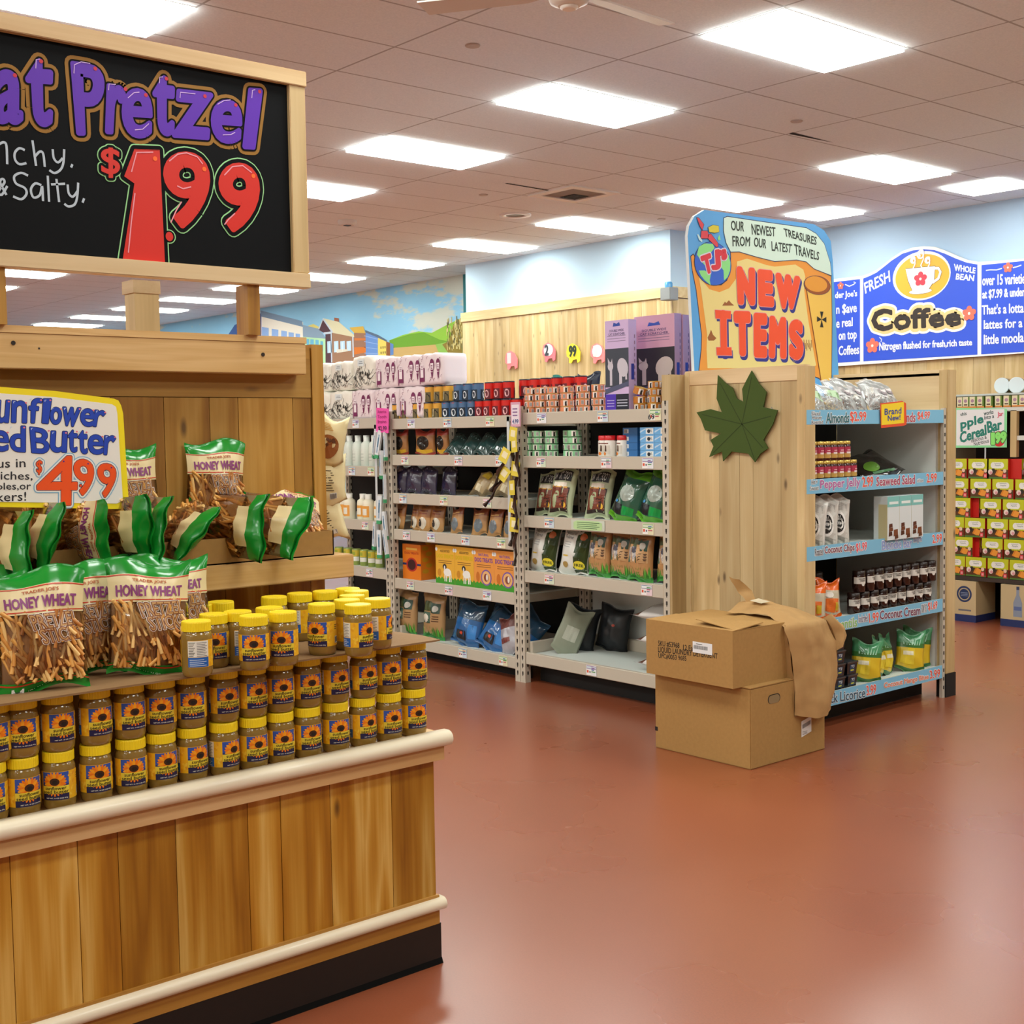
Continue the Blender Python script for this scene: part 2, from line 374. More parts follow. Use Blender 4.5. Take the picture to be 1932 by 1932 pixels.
MP([(-16.186,2.996),(-15.635,3.055),(-15.304,3.056),(-14.923,2.923),(-14.428,2.838),(-14.401,2.521),(-16.193,2.803)], '#6da03a', .003)
MP([(-16.692,2.815),(-16.051,2.875),(-15.311,2.862),(-15.026,2.86),(-14.74,2.736),(-14.4,2.566),(-14.421,1.843),(-16.876,1.896),(-16.849,2.559)], '#c2a56c', .004)
MP([(-15.026,2.86),(-14.735,2.88),(-14.396,2.686),(-14.416,1.994),(-14.69,2.307)], '#8cb95c', .005)
MP([(-14.862,2.85),(-14.698,2.893),(-14.592,3.12),(-14.381,3.217),(-14.412,2.13),(-14.539,2.407),(-14.703,2.703)], '#8b7a3c', .006)
for i in range(60):
    u = random.uniform(-14.75, -14.4); v = random.uniform(2.75, 3.15); k = random.uniform(-.6, .6)
    b.stroke([(u, v), (u+.05*sin(k), v+.09*cos(k))], .018, mat(random.choice(['#c3b46a', '#d8cc88', '#6f6a32'])), .008)
MP([(-21.38,3.349),(-21.007,3.583),(-20.008,3.722),(-20.074,2.523),(-21.427,2.577)], '#44619a', .002)
MP([(-20.035,3.729),(-18.666,3.455),(-18.705,2.656),(-20.09,2.721)], '#ebe6d8', .003)
MP([(-20.06,3.765),(-18.694,3.479),(-18.67,3.378),(-20.039,3.656)], '#7d93ab', .004)
MP([(-18.676,3.412),(-18.168,3.31),(-17.956,3.135),(-18.678,3.204)], '#8ba3b8', .004)
MP([(-18.511,3.384),(-18.346,3.403),(-18.167,3.342),(-18.148,3.298),(-18.492,3.365)], '#d8cc78', .0035)
MP([(-18.678,3.215),(-17.976,3.136),(-18.009,2.409),(-18.715,2.436)], '#b5e0b0', .0045)
for q in ([(-20.03,3.476),(-19.796,3.441),(-19.804,3.289),(-20.039,3.316)], [(-19.693,3.418),(-19.472,3.387),(-19.479,3.261),(-19.701,3.282)], [(-19.377,3.366),(-19.19,3.34),(-19.197,3.216),(-19.383,3.237)], [(-19.135,3.323),(-18.965,3.3),(-18.971,3.179),(-19.141,3.199)], [(-18.91,3.285),(-18.767,3.267),(-18.773,3.153),(-18.916,3.171)]): MP(q, '#8fb0e0', .005)
for q in ([(-18.563,3.17),(-18.481,3.162),(-18.486,3.056),(-18.568,3.063)], [(-18.448,3.158),(-18.338,3.147),(-18.343,3.043),(-18.453,3.052)], [(-18.289,3.139),(-18.189,3.126),(-18.193,3.025),(-18.294,3.036)], [(-18.137,3.11),(-18.053,3.098),(-18.061,2.938),(-18.144,2.949)]): MP(q, '#6fb4d0', .006)
MP([(-18.189,3.301),(-18.04,3.472),(-17.755,3.217),(-17.811,2.401),(-18.009,2.409),(-17.98,3.211)], '#5a4148', .006)
MP([(-17.775,3.218),(-17.147,3.113),(-17.171,2.376),(-17.811,2.401)], '#9c7860', .0065)
MP([(-17.708,3.404),(-17.706,3.457),(-17.571,3.436),(-17.574,3.362)], '#9c6450', .006)
MP([(-18.02,3.471),(-17.573,3.379),(-17.146,3.144),(-17.14,3.106),(-17.763,3.218)], '#d8d2b0', .007)
for p in ([(-18.176,3.304),(-18.037,3.465),(-17.763,3.224)], [(-18.032,3.225),(-17.786,3.225)], [(-17.802,3.22),(-17.808,2.742)], [(-17.177,3.115),(-17.176,2.793)]): b.stroke(p, .035, mat('#c3cfdc', .85), .008)
for x in (-17.93, -17.73, -17.54, -17.36): b.rect(x, x+.13, 2.90, 3.09-(x+17.93)*.06, mat('#b9d6ee', .85), .008); b.rect(x+.06, x+.07, 2.90, 3.05, mat('#e6eef0', .85), .009)
MP([(-17.65,2.946),(-17.325,2.926),(-17.326,2.895),(-17.653,2.886)], '#d8d4c6', .009)
MP([(-17.273,3.267),(-16.882,3.26),(-16.821,3.147),(-17.145,3.175)], '#d3ae52', .007)
MP([(-17.145,3.177),(-16.821,3.147),(-16.838,2.363),(-17.171,2.376)], '#9a7460', .0065)
MP([(-17.13,3.091),(-16.824,3.069),(-16.825,3.036),(-17.131,3.052)], '#c87844', .008)
MP([(-17.143,2.947),(-16.822,2.934),(-16.826,2.846),(-17.148,2.833)], '#d07838', .008)
MP([(-16.819,3.188),(-16.485,3.079),(-16.513,2.35),(-16.838,2.363)], '#6b92cf', .0065)
for j in range(5): b.stroke([(-16.86, 2.75+j*.09), (-16.48, 2.73+j*.075)], .01, mat('#8fb0de', .85), .008)
MP([(-16.486,3.055),(-16.266,2.984),(-16.276,2.704),(-16.502,2.634)], '#e0cf6a', .0065)
MP([(-16.826,3.196),(-16.473,3.095),(-16.248,3.003),(-16.249,2.975),(-16.486,3.055),(-16.82,3.159)], '#5d7088', .0075)
for i in range(9): b.rect(-16.42+(i % 3)*.055, -16.395+(i % 3)*.055, 2.72+(i//3)*.08, 2.755+(i//3)*.08, mat('#6a5a30', .85), .008)
MP([(-16.266,2.984),(-16.162,2.954),(-16.17,2.738),(-16.275,2.734)], '#8a5a3a', .0065)
MP([(-16.162,2.958),(-16.077,2.928),(-16.082,2.773),(-16.17,2.758)], '#5f86c0', .0068)
b.rect(-14.36, -13.56, 0, CZ, mat('#2e7f86', .85), .001)
struct('wall_mural', b)
# ------------------------------------------------------------------ ceiling fixtures
def light_panel(x, y, sx, sy, label):
    t = thing('ceiling_light', label, 'ceiling light', (x, y, CZ), 'ceiling light panels')
    f = MB(); hx, hy = sx/2+.012, sy/2+.012
    for a in ((-hx, -sx/2, -hy, hy), (sx/2, hx, -hy, hy), (-sx/2, sx/2, -hy, -sy/2), (-sx/2, sx/2, sy/2, hy)): f.box(a[0], a[1], a[2], a[3], -.003, 0, mat('#d9d9d6', .5))
    f.build('frame', t)
    f = MB(); f.box(-sx/2, sx/2, -sy/2, sy/2, -.022, 0, mat('#f4f6f8', .5, emit=LAMP)); f.build('diffuser', t)  # drop is added: its glowing sides throw extra light on the ceiling
for k in range(0, 13):
    if k: light_panel(-4.65-1.84*k, 9.93, .57, 1.15, f'oblong ceiling light panel, {ORD[k-1]} from the right in the row nearest the painted wall')
    light_panel(-4.65-1.84*k, 6.29, .57, 1.15, f'oblong ceiling light panel, {ORD[k]} from the right in the middle row over the aisle')
for k in (1, 2): light_panel(-4.7-1.85*k, 2.65, .57, 1.15, 'oblong ceiling light panel at the top left corner above the chalkboard' if k == 1 else 'oblong ceiling light panel hidden by the chalkboard')
light_panel(-6.36, 11.38, .57, .57, 'square ceiling light panel near the blue wall above the coffee sign')
light_panel(-8.18, 11.38, .57, .57, 'square ceiling light panel just above the top of the treasure sign')
for i, (x, y, l) in enumerate([(-5.886, 4.796, 'round white sprinkler cover beside the ceiling fan'), (-5.87, 7.83, 'round white sprinkler cover beside the dark tile gap'), (-9.463, 7.809, 'round white sprinkler cover left of the square vent'), (-9.435, 10.239, 'round white sprinkler cover above the blue wall corner')]):
    f = MB(); f.lathe([(.045, 0), (.045, -.004), (.04, -.008)], 20, mat('#b9aca4', .5)); o = f.build('sprinkler_cover'); o.location = (x, y, CZ-.001); tag(o, l, 'sprinkler')
t = thing('smoke_detector', 'small round smoke detector on the ceiling right of the chalkboard frame', 'detector', (-11.434, 7.579, CZ))
f = MB(); f.lathe([(.1, 0), (.1, -.03), (.07, -.05)], 20, mat('#d8d2cb', .5)); f.build('housing', t)
f = MB(); f.box(-.03, .03, -.03, .03, -.056, -.049, mat('#2a2522', .5)); f.build('sensor', t)
t = thing('recessed_downlight', 'round recessed downlight with white rim left of the square vent', 'downlight', (-10.14, 8.79, CZ))
f = MB(); f.lathe([(.1, -.002), (.1, -.012), (.165, -.012), (.165, 0)], 28, mat('#e9e6e0', .4), cap=False); f.build('rim', t)
f = MB(); f.lathe([(.1, -.004), (.06, -.002)], 28, mat('#6c655e', .4)); f.build('lens', t)
t = thing('ceiling_vent', 'square white ceiling air vent with a dark grille', 'vent', (-8.92, 8.47, CZ))
f = MB()
for a in ((-.31, -.22, -.31, .31), (.22, .31, -.31, .31), (-.22, .22, -.31, -.22), (-.22, .22, .22, .31)): f.box(*a, -.015, 0, mat('#e6e2dc', .5))
f.build('frame', t)
f = MB(); f.box(-.22, .22, -.22, .22, -.004, 0, mat('#8a7d76', .7)); f.build('plate', t)
f = MB(); f.box(-.20, .0, .0, .2, -.006, -.004, mat('#1d1a19', .7))
for i in range(7): f.box(-.19+i*.028, -.183+i*.028, .005, .195, -.012, -.006, mat('#4c4643', .6))
f.build('grille', t)
t = thing('ceiling_fan', 'white ceiling fan hub with pale blades at the top edge', 'fan', (-4.26, 4.03, CZ))
f = MB(); f.tube([(0, 0, 0), (0, 0, -.25)], .015, mat('#dcd8d0', .4)); f.build('downrod', t)
f = MB(); f.lathe([(.03, -.24), (.085, -.25), (.1, -.27), (.1, -.30), (.085, -.335), (.06, -.345), (.05, -.35)], 28, mat('#e2ddd3', .35)); f.build('motor_housing', t)
f = MB(); f.lathe([(.04, -.349), (.04, -.358), (.03, -.364)], 24, mat('#e8e3da', .35)); f.build('end_cap', t)
for k in range(3):
    a = 2*pi*k/3+math.atan2(-.314, -.464); f = MB(); R = Matrix.Rotation(a, 3, 'Z'); f.tf = lambda u, v, w: tuple(R@Vector((u, v*cos(.2)-w*sin(.2), v*sin(.2)+w*cos(.2)-.285)))
    f.prism([(.09, -.02), (.2, -.055), (.68, -.065), (.7, .05), (.2, .045), (.09, .02)], -.004, .004, mat('#d6d0c8', .4)); f.build('blade', t)
# small speaker box on the corner of the wooden panelling
t = thing('alarm_box', 'small grey box with a blue strobe lamp on the wooden wall corner', 'alarm', (-9.78, 10.72, 3.0))
f = MB(); f.box(-.075, .075, -.06, .08, 0, .14, mat('#85898a', .4)); f.build('housing', t, bevel=.006)
f = MB(); f.lathe([(.045, .14), (.045, .19), (.035, .205)], 20, mat('#3d86b8', .3)); f.build('lamp', t)
# ------------------------------------------------------------------ coffee sign on the back wall
def sign_box(t, pts, Y, th, m, name='board'):
    f = MB(FY(Y)); f.prism(pts, 0, th, m); return f.build(name, t, org=t.location)
t = thing('coffee_sign', 'wide blue and white coffee sign with a cup on the back wall', 'sign', (-7.5, 12.2, 2.25))
YS = 12.18
top = [(-8.626,3.216),(-8.255,3.214),(-8.159,3.233),(-8.078,3.259),(-7.984,3.309),(-7.892,3.365),(-7.761,3.425),(-7.632,3.449),(-7.505,3.445),(-7.379,3.425),(-7.255,3.371),(-7.133,3.308),(-7.012,3.25),(-6.893,3.216),(-6.776,3.206),(-6.398,3.193)]
bot = [(-6.389,2.264),(-8.569,2.244)]
WH = mat('#f2f1ee', .5); SB = mat('#2a52d2', .5)
pts = [(-9.6, top[0][1])]+top+[(-5.55, top[-1][1]), (-5.55, bot[0][1]-.005)]+bot+[(-9.6, bot[1][1])]
f = MB(FY(YS+.03)); o_ = t.location; f.prism(pts[::-1], 0, .03, WH); f.tf = FY(YS-.0005)
mid = [(-8.244,3.183),(-8.159,3.204),(-8.078,3.23),(-7.984,3.282),(-7.892,3.337),(-7.761,3.396),(-7.632,3.417),(-7.504,3.414),(-7.379,3.391),(-7.255,3.338),(-7.132,3.275),(-7.012,3.221),(-6.893,3.189),(-6.886,2.278),(-8.24,2.28)]
f.poly(mid[::-1], SB, .001)
lp = [(-8.285,3.182),(-8.284,2.283),(-8.569,2.274),(-8.626,3.183)]; f.poly([lp[0], (-9.55, lp[3][1]), (-9.55, lp[2][1]), lp[1]], SB, .001)
rp = [(-6.849,3.178),(-6.845,2.279),(-6.389,2.276),(-6.398,3.158)]; f.poly([rp[0], rp[1], (-5.6, rp[2][1]), (-5.6, rp[3][1])], SB, .001)
f.tf = FY(YS-.002); c = [(-7.532,3.14),(-7.19,3.1),(-7.531,2.884),(-7.522,3.133)]
f.ell(c[0], c[1][0]-c[0][0], c[0][1]-c[2][1], WH, .001, 40); f.ell(c[3], (c[1][0]-c[0][0])*.93, (c[0][1]-c[2][1])*.9, mat('#f0b230', .5), .003, 40)
f.tf = FY(YS-.006); CUP = mat('#f6f5f2', .45); DK = mat('#3a2a24', .5)
cup = [(-7.715,3.23),(-7.368,3.223),(-7.377,3.074),(-7.421,3.017),(-7.458,2.97),(-7.623,2.974),(-7.684,3.105)]
sc = [(-7.538,2.978),(-7.404,2.965),(-7.538,2.942)]
f.ell(sc[0], (sc[1][0]-sc[0][0])*1.02, .03, DK, 0, 24); f.ell(sc[0], sc[1][0]-sc[0][0], .026, CUP, .001, 24)
f.stroke(cup, .012, DK, 0, True); f.poly(cup[::-1], CUP, .002)
h = [(-7.39,3.204),(-7.328,3.197),(-7.303,3.156),(-7.328,3.091),(-7.396,3.054)]; f.stroke(h, .035, DK, .0005); f.stroke(h, .028, CUP, .003)
fl = [(-7.535,3.107)][0]
def flower(f, c, r, col, w):
    for k in range(5): a = 2*pi*k/5+.3; f.ell((c[0]+r*.55*cos(a), c[1]+r*.55*sin(a)), r*.5, r*.42, mat(col), w+.0003*k, 12, a)
    f.ell(c, r*.2, r*.2, mat('#f7e3d8'), w+.002, 8)
flower(f, fl, .075, '#d83a4e', .005)
for c0, r in zip([(-7.532,3.359),(-7.621,3.31),(-7.451,3.291)], (.05, .036, .036)):
    sp = [(c0[0]+r*(1-k/14*.75)*cos(k*.75+1), c0[1]+r*(1-k/14*.75)*sin(k*.75+1)) for k in range(14)]
    f.stroke(sp, .018, CUP, .005); f.stroke([sp[0], (c0[0]+r*.6, c0[1]-r), (c0[0], c0[1]-r*2.2), (c0[0]+.02, c0[1]-r*3)], .014, CUP, .0052)
f.tf = FY(YS-.004)
q = [(-8.128,2.832),(-7.083,2.765),(-7.077,2.595),(-8.124,2.607)]
f.text('Coffee', q, WH, .07, .0); f.text('Coffee', q, mat('#e9c98a', .5), .046, .002); f.text('Coffee', q, mat('#2b211c', .5), .012, .004)
for s, q in (('FRESH', [(-8.231,3.133),(-7.915,3.236),(-7.904,3.117),(-8.213,3.017)]), ('WHOLE', [(-7.15,3.222),(-6.91,3.156),(-6.918,3.102),(-7.146,3.155)]), ('BEAN', [(-7.122,3.121),(-6.925,3.084),(-6.932,3.028),(-7.131,3.063)]), ('Nitrogen flushed for fresh,rich taste', [(-8.036,2.473),(-6.947,2.438),(-6.946,2.358),(-8.035,2.361)]),
    ('over 15 varieties', [(-6.835,3.072),(-6.356,3.047),(-6.355,2.947),(-6.835,2.972)]), ('at $7.99 & under', [(-6.834,2.925),(-6.386,2.911),(-6.385,2.813),(-6.833,2.828)]), ("That's a lotta", [(-6.837,2.774),(-6.396,2.764),(-6.395,2.665),(-6.836,2.68)]), ('lattes for a', [(-6.815,2.619),(-6.408,2.609),(-6.407,2.522),(-6.815,2.532)]), ('little moola.', [(-6.814,2.472),(-6.376,2.469),(-6.376,2.374),(-6.814,2.378)]),
    ('der Joe\'s', [(-8.605,3.071),(-8.321,3.064),(-8.321,2.98),(-8.605,2.979)]), ('n $ave', [(-8.59,2.926),(-8.326,2.927),(-8.326,2.81),(-8.59,2.811)]), ('e real', [(-8.59,2.771),(-8.379,2.77),(-8.379,2.678),(-8.59,2.67)]), ('on top', [(-8.559,2.614),(-8.326,2.615),(-8.326,2.503),(-8.559,2.5)]), ('Coffees', [(-8.559,2.464),(-8.295,2.466),(-8.295,2.366),(-8.559,2.363)])):
    f.text(s, q, mat('#e8edf7', .5), .003, .001)
f.tf = FY(YS-.004)
for c0, r in zip([(-8.534,3.132),(-8.124,2.444),(-6.978,2.702),(-6.562,3.123)], (.04, .08, .075, .05)): flower(f, c0, r, '#f0705a', .002)
for k, q in enumerate(([(-8.477,3.142),(-8.421,3.116),(-8.365,3.131),(-8.338,3.146),(-8.365,3.158)], [(-6.798,3.119),(-6.752,3.12),(-6.682,3.112),(-6.625,3.122)], [(-6.511,3.116),(-6.466,3.121),(-6.422,3.132)], [(-8.036,2.531),(-8.009,2.506),(-8.016,2.476)])): f.stroke(q, .012, mat('#cfd9f2'), .001)
f.build('painted_board', t, org=o_)
f = MB(FY(YS+.05)); f.box(-9.4, -5.8, 2.4, 2.45, -.02, .02, WH); f.box(-9.4, -5.8, 3.0, 3.05, -.02, .02, WH); f.build('mounting_rail', t, org=o_)
# price cards on the wooden wall behind the pet shelves
def pig(c, s):
    return [(c[0]+s*a, c[1]+s*b_) for a, b_ in ((-.9, .2), (-.7, .75), (-.1, .95), (.5, .7), (.95, .1), (.9, -.75), (.6, -.9), (.5, -.55), (0, -.6), (-.25, -.9), (-.55, -.85), (-.55, -.4), (-.85, -.2))]
for n, (c0, col, tx, tc_, lab) in enumerate([([(-12.573,2.484)][0], '#f58a8f', '1', '#f2d3d5', 'pink cut-out price card leftmost on the wooden wall'), ([(-11.853,2.544)][0], '#e27f8a', '2', '#33404a', 'pink cut-out price card with a dark figure 2'), ([(-11.413,2.506)][0], '#efe63a', '99', '#2a3a2a', 'yellow cut-out price card reading 99'), ([(-10.991,2.482)][0], '#ff8f90', '3', '#f6e6e4', 'pink cut-out price card beside the lilac boxes')]):
    f = MB(FY(10.80)); f.prism(pig(c0, .13)[::-1], 0, .012, mat(col, .5)); f.tf = FY(10.786); f.ell((c0[0], c0[1]+.03), .085, .075, mat('#f3eef0' if n in (1, 3) else col, .5), .001, 18)
    f.trect(tx, c0[0]-.06, c0[0]+(.06 if n == 2 else .0), c0[1]-.03, c0[1]+.09, mat(tc_, .5), .008, .003)
    tag(f.build('price_card', org=(c0[0], 10.8, c0[1])), lab, 'price card', 'cut-out price cards on the wooden wall')
# ------------------------------------------------------------------ wooden display island
T = thing('display_island', 'cedar plank display island with cream rails and black kickplate', 'display stand', (-3.5, 1.0, 0)); O = T.location
Y0, Y1 = -.25, 2.225
CREAM = mat('#efe3c8', .3, coat=.2)
def part(mb, name, **k): return mb.build(name, T, org=O, **k)
b = MB(); b.box(-4.05, -2.962, Y0, Y1+.011, 0, .12, mat('#14110f', .45)); b.raw([(-2.962, Y0, .016), (-2.955, Y0, 0), (-2.955, Y1+.012, 0), (-2.962, Y1+.012, .016)], [(0, 1, 2, 3)], mat('#0c0b0a', .8, spec=.1)); part(b, 'kickplate')
b = MB(); b.box(-4.05, -2.960, Y0, Y1+.005, .12, .206, CEDARY, .4); part(b, 'base_board')
def rail(z, x, r, n, y1, cap=True):
    b = MB(); pr = [(x, z-r)]+[(x+r*1.05*sin(pi*k/10), z-r*cos(pi*k/10)) for k in range(11)]+[(x-.02, z+r), (x-.02, z-r)]
    V = [(a, yy, c_) for yy in (Y0, y1-.01) for a, c_ in pr]+[(x-.02+(a-x+.02)*.55, y1, z+(c_-z)*.6) for a, c_ in pr]; m_ = len(pr)
    b.raw(V, [(i, (i+1) % m_, (i+1) % m_+m_, i+m_) for i in range(m_)]+[(i+m_, (i+1) % m_+m_, (i+1) % m_+2*m_, i+2*m_) for i in range(m_)]+[list(range(2*m_, 3*m_))], CREAM, smooth=True); part(b, n)
rail(.18, -2.96, .0185, 'lower_rail', Y1+.03)
b = MB(); y = Y0; edges = [Y0, -.05, .15, .32, .5, .68, .85, 1.0, 1.159, 1.259, 1.411, 1.614, 1.712, 1.867, 2.072, Y1]
for a, c_ in zip(edges, edges[1:]): b.box(-2.99, -2.968+random.uniform(-.001, .001), a+.001, c_-.001, .2, .615, CEDAR, random.random())
b.box(-4.04, -2.99, Y1-.02, Y1, .2, .615, CEDAR, .5); b.box(-4.04, -2.99, Y0, Y0+.02, .2, .615, CEDAR, .5); b.box(-4.04, -4.02, Y0, Y1, .2, .615, CEDAR, .5); part(b, 'plank_cladding')
b = MB(); b.box(-4.07, -2.94, Y0-.02, Y1+.018, .612, .652, TRIM, .5); part(b, 'trim_board')
rail(.674, -2.94, .022, 'upper_rail', Y1+.045)
b = MB(); b.box(-4.07, -2.935, Y0-.02, Y1+.035, .652, .682, OAK, .6); part(b, 'countertop')
# stepped centre with the back panel
b = MB(); yy = Y0
while yy < 2.16:
    k = random.uniform(.1, .17); b.box(-3.55, -3.44, yy, min(yy+k-.002, 2.165), .682, 1.125, CEDAR, random.random()); yy += k
part(b, 'riser_panel')
b = MB(); b.box(-3.68, -3.30, Y0, 2.184, 1.125, 1.195, OAK, .7); part(b, 'step_shelf', bevel=.003)
b = MB(); pe = [Y0, 0, .18, .36, .52, .68, .85, 1.0, 1.16, 1.33, 1.5, 1.66, 1.805, 1.9, 2.089, 2.155]
for a, c_ in zip(pe, pe[1:]): b.box(-3.5, -3.48, a+.001, c_-.001, 1.195, 1.677, OLDP, random.random())
part(b, 'back_panel')
b = MB(); b.box(-3.5, -3.478, Y0, 2.155, 1.679, 1.80, OLDY, .3); b.box(-3.5, -3.479, 2.10, 2.155, 1.76, 1.835, OLDY, .7); part(b, 'head_board')
b = MB(); b.box(-3.54, -3.474, 2.158, 2.2, 1.195, 1.845, OLDP, .8); part(b, 'end_post')
b = MB(); b.box(-3.56, -3.5, Y0, 2.155, 1.195, 1.83, OLDP, .5); part(b, 'frame_backing')
b = MB(); b.box(-3.56, -3.42, Y0, 2.105, 1.748, 1.842, OAK, .8); part(b, 'fascia_beam', bevel=.002)
b = MB(); b.box(-3.58, -3.418, Y0, 2.107, 1.842, 1.861, OAK, 1); b.box(-3.46, -3.4195, 1.28, 1.285, 1.80, 1.805, mat('#2a1c10')); part(b, 'beam_cap')
b = MB()
for y_, z_ in ((1.215, 1.815), (1.955, 1.805)): b.lathe([(.006, 0), (.006, .002)], 10, mat('#231609', .6), (-3.42, y_, z_), ax=Matrix.Rotation(pi/2, 3, 'Y'))
part(b, 'screw')
# ------------------------------------------------------------------ chalkboard sign over the island
T2 = thing('chalkboard_sign', 'black chalkboard pretzel price sign in a pale wooden frame', 'sign', (-3.42, 1.3, 1.861)); O2 = T2.location
SX = -3.39; sy0 = .35; sy1 = 2.107
b = MB(); b.box(-3.425, -3.405, sy0, sy1, 2.02, 2.645, mat('#0b0d10', .6, spec=.12)); BOARD = b
b = MB()
b.box(-3.43, SX+.005, sy0, sy1+.003, 2.61, 2.655, PINE, .7); b.box(-3.43, SX+.005, sy0, sy1+.001, 2.008, 2.052, PINE, .3); b.box(-3.43, SX, 2.052, sy1, 2.052, 2.61, PINEZ, .8); b.box(-3.43, SX, sy0, sy0+.05, 2.052, 2.61, PINEZ, .4)
b.build('frame', T2, org=O2, bevel=.002)
for ya in (1.155, 1.898):
    b = MB(); b.box(-3.47, -3.40, ya, ya+.04, 1.861, 2.008, OLDP, .6); b.build('post', T2, org=O2)
CB = -3.405
b = BOARD; b.tf = FX(CB); GO = mat('#96680f', .6); BK = mat('#08080b', .6, spec=.12); PU = mat('#5a16b4', .5); RE = mat('#d41e08', .5); GR = mat('#9fe09a', .6); HI = mat('#d9b6f2', .6); CH = mat('#b9c6d2', .7)
L1 = [('a', [(1.19,2.512),(1.262,2.522),(1.259,2.379),(1.171,2.371)]), ('t', [(1.264,2.555),(1.349,2.564),(1.331,2.383),(1.275,2.379)]),
 ('P', [(1.388,2.568),(1.489,2.569),(1.46,2.38),(1.401,2.372)]), ('r', [(1.488,2.529),(1.545,2.522),(1.525,2.391),(1.479,2.387)]), ('e', [(1.53,2.522),(1.622,2.529),(1.615,2.391),(1.525,2.384)]), ('t', [(1.619,2.572),(1.695,2.575),(1.679,2.407),(1.623,2.402)]), ('z', [(1.691,2.543),(1.808,2.549),(1.79,2.412),(1.673,2.404)]), ('e', [(1.8,2.533),(1.904,2.541),(1.892,2.413),(1.793,2.405)]), ('l', [(1.921,2.582),(1.97,2.587),(1.937,2.404),(1.896,2.401)])]
for k, (s, q) in enumerate(L1):
    b.text(s, q, GO, .0225, .0008, ins=.0075)
for k, (s, q) in enumerate(L1):
    b.text(s, q, BK, .0125, .0016, ins=.0075)
for k, (s, q) in enumerate(L1):
    b.text(s, q, PU, .0075, .0024, ins=.0075)
for p in [(1.24,2.504),(1.31,2.552),(1.457,2.558),(1.541,2.517),(1.6,2.51),(1.663,2.565),(1.78,2.535),(1.878,2.525),(1.958,2.576)]: b.ell(p, .0055, .0055, mat('#c81e3c'), .0034, 10)
for q in ([(1.397,2.535),(1.399,2.558),(1.418,2.569),(1.443,2.569)], [(1.295,2.531),(1.297,2.554),(1.307,2.557)], [(1.492,2.506),(1.494,2.523),(1.513,2.525)], [(1.547,2.494),(1.565,2.511),(1.581,2.515)], [(1.641,2.549),(1.643,2.566),(1.652,2.568)], [(1.702,2.518),(1.704,2.534),(1.75,2.537)], [(1.819,2.518),(1.839,2.531),(1.861,2.537)], [(1.931,2.553),(1.934,2.576),(1.943,2.579)], [(1.564,2.41),(1.587,2.415),(1.606,2.433)], [(1.833,2.433),(1.858,2.437),(1.873,2.446)]): b.stroke(q, .0022, HI, .0036)
L2 = [('1', [(1.535,2.354),(1.635,2.367),(1.64,2.051),(1.518,2.052)]), ('9', [(1.643,2.363),(1.794,2.378),(1.776,2.161),(1.651,2.15)]), ('9', [(1.819,2.353),(1.954,2.367),(1.941,2.158),(1.809,2.157)])]
one = [(1.562,2.357),(1.635,2.364),(1.64,2.051),(1.517,2.05),(1.559,2.264),(1.53,2.28)]
LAY = ((GR, .0155), (BK, .012), (RE, .001))
for n, (m, o) in enumerate(LAY):
    b.poly(one, m, .001+.0008*n); b.fat(one, o, m, .001+.0008*n)
    for s, q in L2[1:]: b.text(s, q, m, o+.0085, .001+.0008*n+.0001, ins=.0085)
q = [(1.466,2.35),(1.519,2.352),(1.514,2.275),(1.466,2.27)]
b.text('$', q, GR, .012, .001); b.text('$', q, BK, .009, .0019); b.text('$', q, RE, .002, .0028)
c = [(1.657,2.127)][0]; b.ell(c, .020, .020, GR, .0012, 20); b.ell(c, .017, .017, BK, .0019, 20); b.ell(c, .0115, .013, RE, .0028, 20)
for p in [(1.621,2.339),(1.771,2.328),(1.929,2.327)]: b.ell(p, .0065, .0065, mat('#ff6a1a'), .0036, 12)
for q in ([(1.55,2.294),(1.567,2.349),(1.616,2.356)], [(1.533,2.072),(1.545,2.159),(1.558,2.237)], [(1.663,2.337),(1.69,2.36),(1.717,2.367),(1.75,2.36),(1.766,2.342)], [(1.834,2.318),(1.861,2.346),(1.895,2.353),(1.924,2.336)], [(1.685,2.271),(1.703,2.265),(1.728,2.273)], [(1.662,2.166),(1.68,2.202),(1.697,2.228)], [(1.83,2.176),(1.844,2.193),(1.865,2.212)]): b.stroke(q, .0035, mat('#f09aa8', .6), .0037)
def smooth(P, n=4):                            # rounds a hand drawn line
    o = []
    for i in range(len(P)-1):
        p0, p1, p2, p3 = P[max(i-1, 0)], P[i], P[i+1], P[min(i+2, len(P)-1)]
        for k in range(n):
            t = k/n; o.append(tuple(.5*(2*p1[c]+(p2[c]-p0[c])*t+(2*p0[c]-5*p1[c]+4*p2[c]-p3[c])*t*t+(3*p1[c]-p0[c]-3*p2[c]+p3[c])*t**3) for c in (0, 1)))
    return o+[P[-1]]
